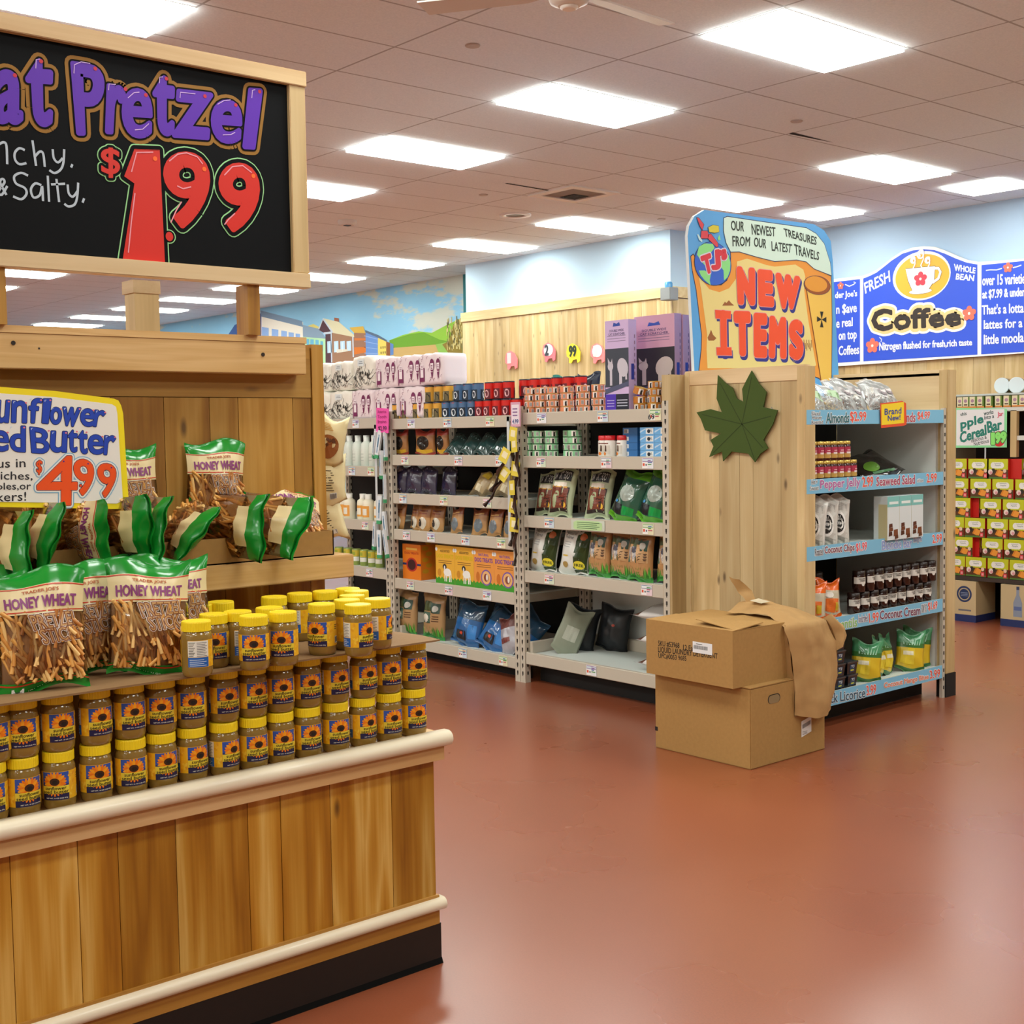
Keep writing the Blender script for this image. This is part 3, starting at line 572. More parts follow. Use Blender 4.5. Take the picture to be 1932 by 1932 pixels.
for q in ([(1.194,2.323),(1.205,2.329),(1.212,2.321),(1.212,2.274)], [(1.259,2.316),(1.245,2.319),(1.233,2.306),(1.233,2.288),(1.244,2.278),(1.262,2.283)], [(1.28,2.344),(1.287,2.279)], [(1.286,2.304),(1.298,2.317),(1.307,2.313),(1.31,2.279)], [(1.333,2.328),(1.335,2.305),(1.346,2.295),(1.359,2.308)], [(1.364,2.332),(1.361,2.299),(1.353,2.278),(1.336,2.266),(1.322,2.272)], [(1.385,2.295),(1.381,2.286)], [(1.207,2.195),(1.192,2.225),(1.199,2.235),(1.203,2.226),(1.187,2.202),(1.195,2.194),(1.21,2.218)], [(1.265,2.251),(1.247,2.256),(1.229,2.245),(1.233,2.227),(1.255,2.218),(1.259,2.203),(1.245,2.188),(1.224,2.193)], [(1.299,2.23),(1.283,2.233),(1.271,2.216),(1.277,2.196),(1.294,2.204),(1.301,2.228),(1.302,2.189)], [(1.317,2.257),(1.318,2.189)], [(1.34,2.251),(1.345,2.191)], [(1.325,2.235),(1.363,2.241)], [(1.37,2.24),(1.372,2.217),(1.383,2.209),(1.396,2.225)], [(1.399,2.248),(1.395,2.211),(1.387,2.189),(1.37,2.182),(1.359,2.188)], [(1.414,2.208),(1.409,2.196)]): b.stroke(smooth(q), .0062, CH, .001)
b.build('chalkboard', T2, org=O2)
# stub post behind the beam
T3 = thing('wooden_pillar', 'short capped wooden pillar standing behind the fascia beam', 'post', (-4.30, 1.97, 0))
b = MB(); b.box(-4.38, -4.30, 1.955, 2.047, 0, 2.07, PINEZ, .8); b.build('shaft', T3, org=T3.location)
b = MB(); b.box(-4.39, -4.297, 1.95, 2.052, 2.07, 2.115, PINEX, .2); b.build('cap', T3, org=T3.location)
# ------------------------------------------------------------------ sunflower seed butter jars
GLASS = mat('#6e4f1c', .12, spec=.6, coat=.6); LIDY = mat('#fbdb1c', .4); OLIVE = mat('#8f7133', .15, coat=.5)
def cyl(R): return lambda u, v, w: ((R+w)*sin(u/R), -(R+w)*cos(u/R), v)
def jar_proto():
    t = thing('sunflower_butter_jar', 'x', 'jar', (0, 0, 0), 'sunflower seed butter jars')
    b = MB(); b.lathe([(.03, 0), (.0335, .003), (.0353, .01), (.036, .018), (.036, .09), (.0355, .097), (.0335, .103), (.031, .107), (.031, .112)], 28, OLIVE); b.build('jar_body', t)
    b = MB(); pr = []
    n = 72; prof = [(.0338, .108), (.0342, .110), (.0342, .128), (.033, .131)]; P_ = []
    for j, (r, z) in enumerate(prof):
        for i in range(n): a = 2*pi*i/n; rr = r-(.0007 if (i % 2 and j in (1, 2)) else 0); P_.append((rr*cos(a), rr*sin(a), z))
    b.add(P_, [(j*n+i, j*n+(i+1) % n, (j+1)*n+(i+1) % n, (j+1)*n+i) for j in range(3) for i in range(n)], LIDY)
    b.lathe([(.033, .131), (.029, .1315), (.0285, .1305)], 36, LIDY, cap=True); b.build('lid', t)
    R = .0361; b = MB(cyl(R)); z0, z1 = .024, .088
    YL = mat('#f2b81e', .35); OR = mat('#ee7a10', .4); NAVY = mat('#191b4a', .35); BL = mat('#2f56b0', .35); BR = mat('#3a1c08', .5); PL = mat('#e9cf3c', .35); TX = mat('#1c2016', .4); WHT = mat('#e9e6da', .4)
    b.rect(-.1, .1, z0, z1, YL, .0003, 40)
    b.rect(-.030, .031, z0, z0+.021, NAVY, .0006, 12); b.rect(-.030, .031, z0+.021, z1-.001, BL, .0006, 12); b.rect(-.030, .031, .052, .060, mat('#22397c', .35), .0007, 12)
    for k in range(20):
        a = 2*pi*k/20; c0 = (.0+.0165*cos(a), .0655+.0135*sin(a)); b.ell(c0, .0095, .0034, mat(['#f58f0e', '#f07c0c', '#f9a51c'][k % 3], .4), .0009+.00006*(k % 3), 8, a)
    for k in range(9): a = -pi*.12-pi*.76*k/8; b.ell((.021*cos(a), .058+.0175*sin(a)*1.15), .006, .0024, OR, .0009+.00004*(k % 2), 8, a)
    b.ell((0, .0655), .0105, .0085, BR, .0013, 18); b.ell((.001, .0645), .0055, .0044, mat('#180a04', .6), .0016, 12)
    b.rect(-.030, .031, .0385, .0560, PL, .0016, 12)
    b.trect('sunflower', -.021, .024, .0475, .0552, TX, .00012, .0020); b.trect('seed butter', -.027, .029, .0394, .0470, TX, .00012, .0020)
    b.trect('NET WT. 16 OZ (1LB) 454g', -.019, .027, .0265, .0296, WHT, .0001, .0010)
    for s_ in (-1, 1):
        for k in range(12): b.ell((s_*.040+random.uniform(-.007, .007), random.uniform(z0+.006, z1-.006)), .0055, .0030, mat(['#f8cc3a', '#e9a51c', '#f0b52a'][k % 3], .4), .0005+.00004*k, 8, random.random()*3)
    b.rect(.056, .074, z0+.006, z0+.024, WHT, .0006, 4)
    for k in range(9): b.rect(.0575+k*.0017, .0584+k*.0017, z0+.009, z0+.022, TX, .0008)
    for k in range(3): b.rect(.055, .069-k*.002, z1-.012-k*.005, z1-.010-k*.005, TX, .0006, 2)
    b.rect(-.101, -.052, z0+.001, z0+.024, mat('#2463b4', .35), .0006, 10); b.rect(-.101, -.052, z0+.025, z1-.001, WHT, .0006, 10)
    for k in range(9):
        b.rect(-.099, -.084-(k % 3)*.002, z1-.006-k*.0039, z1-.0048-k*.0039, TX, .0009, 3); b.rect(-.080, -.056-(k % 2)*.004, z1-.006-k*.0039, z1-.0048-k*.0039, mat('#5a5a5e', .4), .0009, 4)
    for k in range(4): b.rect(-.097, -.058-(k % 2)*.006, z0+.004+k*.0045, z0+.0055+k*.0045, mat('#cfdcf0', .4), .0009, 8)
    b.build('label', t)
    return Proto(t)
JAR = jar_proto(); JH = .139; JS = (1.07, 1.07, 1.053); ZB = .682
rot = lambda d: RAD(90+d)
B_ = 'yellow-lidded seed butter jar, '
rowY = [(0.977,0.566),(1.053,0.805),(1.139,0.805),(1.23,0.803),(1.318,0.802),(1.4,0.803),(1.485,0.804),(1.573,0.802),(1.658,0.807),(1.743,0.805),(1.829,0.806),(1.92,0.807),(2.011,0.804),(2.1,0.804),(2.189,0.802)]
rw = [8, 24, -14, 12, 8, 22, 28, 36, 16, 10, 14, 12, 26, 14, 12]
for k, (y, z) in enumerate(rowY): JAR.put((-3.012+random.uniform(-.004, .004), y, ZB), rot(rw[k]-22), B_+f'bottom row of the lower tier, {ORD[14-k]} from the right end', JS)
row2 = [(0.99,0.932),(1.055,0.937),(1.14,0.938),(1.232,0.939),(1.319,0.938),(1.403,0.938),(1.486,0.94),(1.579,0.94),(1.663,0.945),(1.746,0.944),(1.832,0.945),(1.921,0.941),(2.014,0.941),(2.102,0.942),(2.192,0.942)]
rw2 = [8, 6, 20, 24, 18, 0, 2, 16, 20, 8, 12, 22, 18, 10, 8]
for k, (y, z) in enumerate(row2): JAR.put((-3.012+random.uniform(-.003, .003), y, ZB+JH), rot(rw2[k]-22), B_+f'upper row of the lower tier, {ORD[14-k]} from the right end', JS)
ZS = ZB+2*JH
t = MB(); t.prism([(-2.935, .3), (-2.94, 2.235), (-3.05, 2.245), (-3.43, 2.19), (-3.43, .3)][::-1], ZS, ZS+.005, KRAFT2); o = t.build('cardboard_sheet', org=(-3.1, 1.2, ZS)); tag(o, 'brown corrugated cardboard sheet lying across the lower tier of jars', 'cardboard sheet')
ZT = ZS+.005
tops = [(-2.937,1.469),(-3.019,1.559),(-3.224,1.621),(-3.229,1.691),(-3.017,1.628),(-2.914,1.617),(-2.919,1.706),(-3.019,1.724),(-3.215,1.852),(-3.229,1.945),(-3.217,2.024),(-3.221,2.106),(-3.152,2.091),(-3.072,2.023),(-3.003,1.96),(-2.979,1.862),(-2.895,1.924),(-2.958,2.032)]
tr_ = [100, 0, 170, 160, 118, -8, -16, 60, 180, 75, 150, 120, 90, 60, 20, -40, 38, 72]
tl_ = ['turned to show its white and blue nutrition panel', 'just behind the jar showing its nutrition panel', 'third back behind the nutrition panel jar', 'against the riser behind the nutrition panel jar', 'nutrition panel showing, left of two front jars', 'front left of a pair in the middle', 'front right of a pair in the middle', 'behind the middle pair', 'leftmost of three against the riser', 'second of three against the riser showing a barcode', 'third of three against the riser', 'rearmost of the right hand column', 'second from the rear in the right column', 'third from the rear in the right column', 'behind the two right front ones', 'left of the two right front jars', 'right of the two right front ones', 'at the far right corner of the upper sheet']
for (x, y), d, l in zip(tops, tr_, tl_): JAR.put((x, y, ZT), rot(d-22 if d < 80 else d), 'seed butter jar on the cardboard sheet, '+l, JS)
# ------------------------------------------------------------------ pretzel bags
GREEN = mat('#0e8a2a', .22, spec=.7); CREAMB = mat('#e6d3a0', .3, spec=.6); REDB = mat('#c8361c', .35); PURP = mat('#8a3a78', .4)
def bagf(w, h, d, seed=0, seal=.06):
    rnd = random.Random(seed); ph = [rnd.uniform(0, 6) for _ in range(6)]
    def prof(v):
        x = min(max((v-seal)/(1-2*seal), 0), 1); return max(sin(pi*x), 0)**.42
    def front(u, v, side=-1, off=0):
        p = prof(v); t = d/2*p*(1-abs(u)**2.4)
        t += d*.035*p*(sin(7*u+9*v+ph[0])+sin(13*u-5*v+ph[1])+.8*sin(4*u+21*v+ph[2]))*(1-u*u)
        edge = d*.06*sin(9*u+ph[3])*(1-p)
        x = u*w/2*(1-.07*p+.012*sin(11*v+ph[4])); z = v*h*(1-.02*abs(u)*0)+.008*sin(3*u+ph[5])*(1-p)*2
        return (x, side*(t+off)+edge, z)
    return front
def bag_shell(front, zone, nu=14, nv=24, flat=False):
    b = MB()
    for side in (-1, 1):
        g = [[front(-1+2*i/nu, j/nv, side) for i in range(nu+1)] for j in range(nv+1)]
        for j in range(nv):
            for i in range(nu):
                m = zone(-1+2*(i+.5)/nu, (j+.5)/nv, side)
                if m is None: continue
                q = [g[j][i], g[j][i+1], g[j+1][i+1], g[j+1][i]]
                b.raw(q if side < 0 else q[::-1], [(0, 1, 2, 3)], m, smooth=True)
    return b
def weld(o):
    bm = bmesh.new(); bm.from_mesh(o.data); bmesh.ops.remove_doubles(bm, verts=bm.verts, dist=2e-4); bm.to_mesh(o.data); bm.free(); return o
def ft(front, W, H, off=.002):                # flat artwork in metres laid on the front sheet of a bag
    return lambda x, z, w: front(x*2/W, z/H, -1, off+w)
def pretzel_proto(seed):
    w, h, d = .245, .335, .085; fr = bagf(w, h, d, seed)
    t = thing('pretzel_bag', 'x', 'snack bag', (0, 0, 0), 'honey wheat pretzel bags')
    def zone(u, v, s):
        if s > 0: return GREEN if v > .86 or v < .09 else (CREAMB if v > .64 or (v < .16 and abs(u) < .8) else None)
        return None
    hdr = lambda u: .86+.02*u+.015*sin(2*u); ln = lambda u: .645+.03*u*u
    g = MB(); gb = MB(); cr = MB(); cl = MB(); nu, nv = 16, 30
    for side in (-1, 1):
        G = [[fr(-1+2*i/nu, j/nv, side) for i in range(nu+1)] for j in range(nv+1)]
        for j in range(nv):
            v = (j+.5)/nv; tgt = g if v > (.865 if side < 0 else .80) else (gb if v < .085 else (cr if v > .645 else cl))
            m = GREEN if tgt in (g, gb) else (CREAMB if tgt is cr else CLEAR)
            for i in range(nu):
                tg, mm = (cl, CLEAR) if (side > 0 and tgt is cr and abs(i-nu/2+.5) > nu*.33) else (tgt, m)
                q = [G[j][i], G[j][i+1], G[j+1][i+1], G[j+1][i]]; tg.raw(q if side < 0 else q[::-1], [(0, 1, 2, 3)], mm, smooth=True)
    U = w/2; tf = ft(fr, w, h, .0012)
    cr.tf = tf; gb.tf = tf; cl.tf = ft(fr, w, h, .0016); g.tf = tf
    for b, z_ in ((cr, .648), (cr, .853), (gb, .078)):
        for i in range(12): u = -1+i/6; b.rect(u*U, (u+1/6)*U, z_*h, (z_+.009)*h, REDB, 0)
    cr.trect('TRADER JOE\'S', -.42*U, .42*U, .80*h, .832*h, mat('#b5562a', .4), .0003, .001)
    cr.trect('HONEY WHEAT', -.82*U, .82*U, .685*h, .775*h, PURP, .0012, .001)
    gb.trect('NET WT 12 OZ (340g)', -.35*U, .5*U, .03*h, .05*h, mat('#d8e6c0', .4), 0, .001)
    gb.rect(-.72*U, -.45*U, .025*h, .065*h, mat('#e8e6e0', .4), .0008)
    for k in range(8): gb.rect((-.7+k*.03)*U, (-.685+k*.03)*U, .03*h, .06*h, mat('#222222', .4), .0012)
    Wt = mat('#efe6dc', .4); Br = mat('#8a5436', .4); Tn = mat('#c89a64', .4)
    for s_, (u0, u1, v0, v1) in (('PRETZEL', (-.30, .80, .50, .62)), ('STICKS', (-.10, .86, .38, .50))):
        q = [(u0*U, v1*h), (u1*U, (v1+.015)*h), ((u1+.04)*U, (v0+.03)*h), ((u0+.12)*U, v0*h)]
        cl.text(s_, q, Wt, .0042, 0); cl.text(s_, q, Br, .0026, .0005); cl.text(s_, q, Tn, .0, .001)
    weld(g.build('top_seal', t)); weld(gb.build('bottom_seal', t)); weld(cr.build('cream_band', t)); weld(cl.build('clear_film', t))
    rnd = random.Random(seed+5); b = MB()
    for side in (-1, 1):
        for j in range(10):
            for i in range(10):
                q = []
                for a_, c_ in ((i, j), (i+1, j), (i+1, j+1), (i, j+1)):
                    f_ = fr((-1+a_/5)*.93, .09+c_*.0545, side); q.append((f_[0], f_[1]*.55, f_[2]))
                b.raw(q if side < 0 else q[::-1], [(0, 1, 2, 3)], mat('#9c6a34', .7))
    cols = [mat('#e0a452', .5), mat('#cf8c3c', .5), mat('#ecc078', .5), mat('#b87430', .5)]
    for k in range(170):
        u = rnd.uniform(-.86, .86); v = rnd.uniform(.12, .6); L_ = rnd.uniform(.085, .125); a = rnd.gauss(-.15, .4)
        p = fr(u, v, -1); dpt = rnd.uniform(.5, .88)
        y = p[1]*dpt if rnd.random() < .7 else -p[1]*dpt
        c0 = Vector((p[0]*.93, y, p[2])); dr = Vector((sin(a), rnd.uniform(-.15, .15), cos(a)))*L_/2
        A, B2 = c0-dr, c0+dr
        lim = lambda q: Vector((max(-w*.43, min(w*.43, q.x)), max(-d*.40, min(d*.40, q.y)), max(h*.075, min(h*.66, q.z))))
        b.tube([lim(A), lim(c0), lim(B2)], .0055, cols[k % 4], 6)
    o = b.build('pretzel_sticks', t); o['kind'] = 'stuff'
    return Proto(t)
PB = [pretzel_proto(3), pretzel_proto(11)]
def bag(k, loc, e, label, s=1): PB[k % 2].put(loc, tuple(RAD(a) for a in e), label, s)
# standing on the cardboard sheet: e = (lean, roll, heading)
bag(0, (-3.02, 1.115, ZT), (-9, 0, 76), 'honey wheat pretzel bag standing upright at the left on the cardboard sheet, front fully seen', .86)
bag(1, (-3.03, 1.385, ZT), (-10, 2, 72), 'honey wheat pretzel bag standing upright beside the jars on the cardboard sheet', .86)
bag(0, (-3.13, 1.262, ZT), (-8, 0, 80), 'honey wheat pretzel bag half hidden between the two front bags', .84)
bag(1, (-3.15, 1.515, ZT), (-9, 0, 78), 'honey wheat pretzel bag peeping out behind the right front bag next to the jars', .84)
bag(1, (-3.14, 1.03, ZT), (-8, 0, 86), 'honey wheat pretzel bag behind the leftmost front bag', .84)
bag(0, (-3.26, 1.40, ZT), (-6, 0, 88), 'honey wheat pretzel bag at the back of the cardboard sheet against the step', .82)
bag(1, (-3.26, 1.16, ZT), (-6, 0, 92), 'honey wheat pretzel bag at the back left against the step', .82)
# tray on the step
Z2 = 1.195
T4 = thing('cardboard_tray', 'brown open cardboard tray of pretzel bags on the oak step', 'tray', (-3.4, 1.7, Z2)); O4 = T4.location
b = MB(); ty0, ty1 = 1.02, 2.128
b.box(-3.475, -3.325, ty0, ty1, Z2, Z2+.004, KRAFT); b.box(-3.329, -3.325, ty0, ty1, Z2, Z2+.075, KRAFT); b.box(-3.475, -3.471, ty0, ty1, Z2, Z2+.075, KRAFT); b.box(-3.475, -3.325, ty1-.004, ty1, Z2, Z2+.075, KRAFT); b.box(-3.475, -3.325, ty0, ty0+.004, Z2, Z2+.075, KRAFT)
b.build('tray_body', T4, org=O4)
bag(0, (-3.452, 1.80, Z2+.085), (-3, 3, 90), 'honey wheat pretzel bag standing upright against the planks, upper middle', .80)
bag(1, (-3.452, 1.53, Z2+.07), (-3, -2, 86), 'honey wheat pretzel bag standing upright against the planks, partly behind the sunflower sign', .82)
def lying(k, y, z, pit, roll, dyaw, lab, s=.8, x=-3.465): bag(k, (x, y, z), (pit, roll, 90+dyaw), lab, s)
# on their sides, green heads pointing out of the tray towards the aisle
lying(0, 1.66, Z2+.115, 97, -52, -14, 'honey wheat pretzel bag lying in the tray, pale back band up')
lying(1, 1.775, Z2+.112, 98, -80, 2, 'honey wheat pretzel bag on its side, second green head left of the leaning bag')
lying(0, 1.855, Z2+.115, 101, -66, 14, 'honey wheat pretzel bag on its side just left of the leaning bag')
bag(1, (-3.36, 2.03, Z2+.006), (-38, 12, 82), 'honey wheat pretzel bag leaning at the right end of the tray, front seen', .78)
lying(1, 1.515, Z2+.12, 95, -76, -4, 'honey wheat pretzel bag on its side below the sign corner')
lying(0, 1.425, Z2+.115, 99, -96, 4, 'honey wheat pretzel bag on its side left of the bag below the sign corner')
lying(1, 1.335, Z2+.115, 94, 82, 10, 'honey wheat pretzel bag on its side under the middle of the sunflower sign')
lying(0, 1.225, Z2+.12, 96, -74, -6, 'honey wheat pretzel bag on its side, second from the left picture edge')
lying(1, 1.13, Z2+.10, 104, -84, -8, 'honey wheat pretzel bag in the tray cut by the left picture edge')
# ------------------------------------------------------------------ sunflower price sign
T5 = thing('sunflower_sign', 'white price sign with yellow border for sunflower seed butter', 'sign', (-3.32, 1.2, 1.38)); O5 = T5.location
SXX = -3.305
bo = [(1.137,1.695),(1.276,1.686),(1.435,1.667),(1.448,1.662),(1.455,1.649),(1.46,1.627),(1.467,1.39),(1.465,1.379),(1.453,1.372),(1.436,1.371),(1.125,1.392)]
b = MB(FX(SXX-.004)); le = [(.55, bo[-1][1]), (.55, bo[0][1]+.01)]
b.prism((bo+le)[::-1], 0, .003, mat('#f5df20', .4)); b.tf = FX(SXX); wi = [(1.136,1.679),(1.276,1.67),(1.429,1.652),(1.44,1.645),(1.443,1.627),(1.45,1.402),(1.446,1.391),(1.432,1.386),(1.125,1.405)]
b.poly((wi+[(.58, wi[-1][1]), (.58, wi[0][1]+.01)])[::-1], mat('#ece9e2', .45), .0002)
NV = mat('#121a4a', .4); RB = mat('#2447b8', .4); ORG = mat('#f2561e', .4); LB = mat('#7db4d6', .5)
for s, q in (('u', [(1.127,1.662),(1.161,1.662),(1.154,1.603),(1.121,1.605)]), ('n', [(1.165,1.662),(1.204,1.659),(1.2,1.603),(1.161,1.605)]), ('f', [(1.207,1.669),(1.243,1.666),(1.229,1.603),(1.207,1.603)]), ('l', [(1.245,1.666),(1.267,1.666),(1.255,1.601),(1.239,1.603)]), ('o', [(1.262,1.645),(1.294,1.643),(1.289,1.599),(1.26,1.599)]), ('w', [(1.295,1.645),(1.344,1.643),(1.331,1.591),(1.291,1.597)]), ('e', [(1.342,1.641),(1.381,1.64),(1.377,1.591),(1.34,1.595)]), ('r', [(1.381,1.638),(1.413,1.634),(1.396,1.591),(1.375,1.593)]),
    ('e', [(1.112,1.586),(1.155,1.584),(1.151,1.53),(1.108,1.535)]), ('d', [(1.155,1.598),(1.197,1.596),(1.194,1.529),(1.156,1.532)]), ('B', [(1.207,1.594),(1.26,1.587),(1.254,1.523),(1.21,1.527)]), ('u', [(1.262,1.583),(1.305,1.581),(1.301,1.525),(1.256,1.528)]), ('t', [(1.305,1.586),(1.334,1.584),(1.328,1.525),(1.306,1.527)]), ('t', [(1.332,1.584),(1.36,1.582),(1.356,1.52),(1.334,1.523)]), ('e', [(1.36,1.573),(1.403,1.57),(1.401,1.518),(1.358,1.52)]), ('r', [(1.405,1.57),(1.438,1.568),(1.424,1.515),(1.401,1.518)])):
    q2 = q
    b.text(s, q2, NV, .0032, .0005, ins=.0018); b.text(s, q2, RB, .0018, .001, ins=.0018)
    b.ell((q2[1][0]-.004, q2[1][1]-.004), .0028, .0022, mat('#e8788a'), .0015, 8); b.stroke([(q2[0][0]+.004, q2[0][1]-.008), (q2[0][0]+.004, q2[0][1]-.004), (q2[0][0]+.008, q2[0][1]-.0035)], .0016, mat('#c9dcf6'), .0015)
PR = [('$', [(1.219,1.508),(1.239,1.509),(1.232,1.468),(1.22,1.471)]), ('4', [(1.219,1.52),(1.332,1.517),(1.323,1.386),(1.219,1.391)]), ('9', [(1.315,1.511),(1.376,1.504),(1.365,1.409),(1.324,1.413)]), ('9', [(1.379,1.498),(1.44,1.491),(1.419,1.402),(1.389,1.405)])]
FT_ = lambda s: .45 if s == '$' else 1
for s, q in PR: b.text(s, q, LB, .0105*(.75 if s == '$' else 1), .0004, ins=.003*FT_(s))
for s, q in PR: b.text(s, q, mat('#efece6', .45), .008*(.7 if s == '$' else 1), .0006, ins=.003*FT_(s))
for s, q in PR: b.text(s, q, NV, .0042*FT_(s), .0009, ins=.003*FT_(s)); b.text(s, q, ORG, .003*FT_(s)*(.5 if s == '$' else 1), .0013, ins=.003*FT_(s))
for c in [(1.292,1.503),(1.357,1.495),(1.421,1.483)]: b.ell(c, .0022, .0022, mat('#4a1e8a'), .0018, 8)
c = [(1.335,1.438)][0]; b.ell(c, .005, .005, NV, .0014, 14); b.ell(c, .0035, .0035, ORG, .0018, 14)
for s, q in (('us in', [(1.123,1.512),(1.193,1.512),(1.193,1.491),(1.122,1.491)]), ('iches,', [(1.13,1.482),(1.211,1.478),(1.209,1.455),(1.129,1.458)]), ('ples,or', [(1.12,1.453),(1.205,1.452),(1.204,1.427),(1.12,1.431)]), ('kers!', [(1.118,1.429),(1.192,1.428),(1.191,1.405),(1.117,1.406)])):
    b.text(s, q, mat('#22222a', .5), .0002, .0006)
b.build('price_board', T5, org=O5)
b = MB(); b.box(-3.32, -3.31, .9, .92, 1.19, 1.42, mat('#d8d4c8', .4)); b.build('holder', T5, org=O5)
# bags of cookies hanging on the end of the panel
for k, (z, tl, rz, lab) in enumerate([(1.475, 10, 10, 'cream cookie bag hanging on the panel end, uppermost, cookie picture showing'), (1.335, 0, 18, 'cream cookie bag hanging on the panel end, middle, back text showing'), (1.21, -14, 8, 'cream cookie bag hanging lowest behind the tray end')]):
    t = thing('cookie_bag', lab, 'snack bag', (0, 0, 0), 'cookie bags hanging on the panel end')
    fr = bagf(.125, .15, .035, 20+k, .05); CC = mat('#e8d9a8', .35, spec=.5)
    weld(bag_shell(fr, lambda u, v, s: CC, 10, 14).build('pouch', t))
    b = MB(ft(fr, 2, 1, .002))
    if k == 0:
        b.ell((.1, .36), .62, .24, mat('#9a5a28', .6), 0, 22)
        for j in range(14): b.ell((.1+random.uniform(-.4, .4), .36+random.uniform(-.15, .15)), .09, .035, mat('#5e3312', .6), .001, 8)
        for j in range(5): b.rect(-.5, .3-.05*j, .70+j*.035, .715+j*.035, mat('#c8963c', .5), 0)
    else:
        for j in range(9): b.rect(-.55, .35-.07*(j % 3), .3+j*.055, .318+j*.055, mat('#4a3a22', .5), 0)
        b.rect(.1, .5, .14, .26, mat('#e9e7e0', .4), 0)
        for j in range(8): b.rect(.13+j*.045, .152+j*.045, .15, .25, mat('#202020', .4), .0008)
    b.build('print', t)
    t.location = (-3.56, 2.248+.012*k, z); t.rotation_euler = (0, RAD(tl), RAD(rz+40)); 
# ------------------------------------------------------------------ steel shelving of the pet aisle
STEEL = mat('#c3bbab', .45); BOARDW = mat('#d5ddd8', .5); BLK = mat('#0d0c0c', .7); SLOT = mat('#2a2520', .7)
TAGS = [mat('#e9ecf0', .5), mat('#cfe0ea', .5), mat('#e6e2c0', .5), mat('#d8e6cc', .5), mat('#e8d3dc', .5)]
INK = ['#8a4a9a', '#3a6aa8', '#4f9a4a', '#b8485a', '#3f7f8f']
def price_tag(t, x, z, k, par, Y=5.203, wide=.085):
    f = MB(FY(Y-.002)); o = t.location; f.prism([(x-wide/2, z-.03), (x-wide/2, z+.03), (x+wide/2, z+.03), (x+wide/2, z-.03)], 0, .0012, TAGS[k % 5]); f.tf = FY(Y-.0035)
    f.rect(x-wide*.46, x+wide*.46, z+.008, z+.027, mat(INK[k % 5], .5), 0); f.rect(x-wide*.44, x+wide*.44, z+.011, z+.024, TAGS[(k+1) % 5], .0004)
    for j in range(3): f.rect(x+wide*.02, x+wide*(.4-.06*((j+k) % 3)), z+.013-j*.011, z+.018-j*.011, mat(INK[(k*3+j) % 5], .5), .0008)
    f.rect(x-wide*.46, x+wide*.0, z-.028, z+.004, mat('#f4f4f2', .5), .0006); f.rect(x-wide*.42, x-wide*.26, z-.015, z+.0, mat('#d8502a', .5), .001); f.rect(x-wide*.18, x-wide*.06, z-.014, z-.004, mat('#5a5a66', .5), .001)
    f.build('price_tag', par, org=o)
YF = 5.203
def bay(name_l, x0, x1, tops, tags, low_white=False):
    t = thing('shelving_unit', name_l, 'shelf', ((x0+x1)/2, 5.5, 0), 'steel shelving bays of the pet aisle'); o = t.location
    for xa in (x0-.048, x1+.003):
        for ya in (YF-.004, 5.76):
            f = MB(); f.box(xa, xa+.045, ya, ya+.045, 0, 1.72, STEEL)
            for k in range(34):
                z = .05+k*.05; f.box(xa+.017, xa+.028, ya-.0012, ya, z, z+.02, SLOT); f.box(xa+.02, xa+.025, ya-.0012, ya, z-.009, z, SLOT)
                if xa == x0-.048 or ya == YF-.004: f.box(xa+.045, xa+.0462, ya+.017, ya+.028, z, z+.02, SLOT)
            f.build('upright', t, org=o)
    shelves = []
    for n, z in enumerate(tops):
        f = MB(); f.box(x0, x1, YF, YF+.028, z-.074, z, STEEL); f.box(x0, x1, 5.75, 5.78, z-.07, z+.0, STEEL)
        f.box(x0, x0+.025, YF+.028, 5.75, z-.07, z-.012, STEEL); f.box(x1-.025, x1, YF+.028, 5.75, z-.07, z-.012, STEEL)
        f.box(x0, x1, YF+.028, 5.75, z-.022, z-.008, BOARDW)
        if n == len(tops)-1:
            f.box(x0+.002, x0+.03, YF+.03, 5.75, z-.008, z+.065, STEEL); f.box(x0+.03, x1, 5.72, 5.75, z-.008, z+.065, STEEL)
        shelves.append(f.build('shelf', t, org=o, bevel=.003, seg=1))
    f = MB(); f.box(x0, x1, 5.785, 5.80, (tops[-2] if low_white else .02), 1.72, BLK); f.build('back_panel', t, org=o)  # black sheet paints in the darkness seen through the open-backed shelves
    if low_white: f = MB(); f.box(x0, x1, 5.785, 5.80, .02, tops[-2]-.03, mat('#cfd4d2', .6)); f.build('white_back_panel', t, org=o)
    f = MB(); f.box(x0, x1, YF+.12, YF+.14, 0, tops[-1]-.075, BLK); f.build('kick_panel', t, org=o)
    for k, (x, z) in enumerate(tags):
        n = min(range(len(tops)), key=lambda q: abs(tops[q]-.037-z)); price_tag(t, x, tops[n]-.037, k, shelves[n])
    return t
RT = [1.68, 1.415, 1.048, .706, .193]; MT = [1.668, 1.418, 1.151, .898, .554, .149]; LT = [1.678, 1.335, .945, .605, .15]
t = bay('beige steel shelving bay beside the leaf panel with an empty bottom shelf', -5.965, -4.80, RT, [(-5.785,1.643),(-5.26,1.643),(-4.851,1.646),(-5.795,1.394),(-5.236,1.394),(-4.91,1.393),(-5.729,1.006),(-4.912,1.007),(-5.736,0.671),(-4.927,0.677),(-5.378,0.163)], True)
f = MB(FY(5.2)); x, z = [(-5.393,1.009)][0]; z = 1.048-.037; f.prism([(x-.14, z-.03), (x-.14, z+.03), (x+.14, z+.03), (x+.14, z-.03)], 0, .0015, mat('#c9d2c4', .5)); f.prism([(x-.12, z-.022), (x-.12, z+.015), (x-.09, z+.026), (x+.09, z+.026), (x+.12, z+.015), (x+.12, z-.022), (x+.1, z-.028), (x-.1, z-.028)], .0015, .002, mat('#b9dca0', .5))
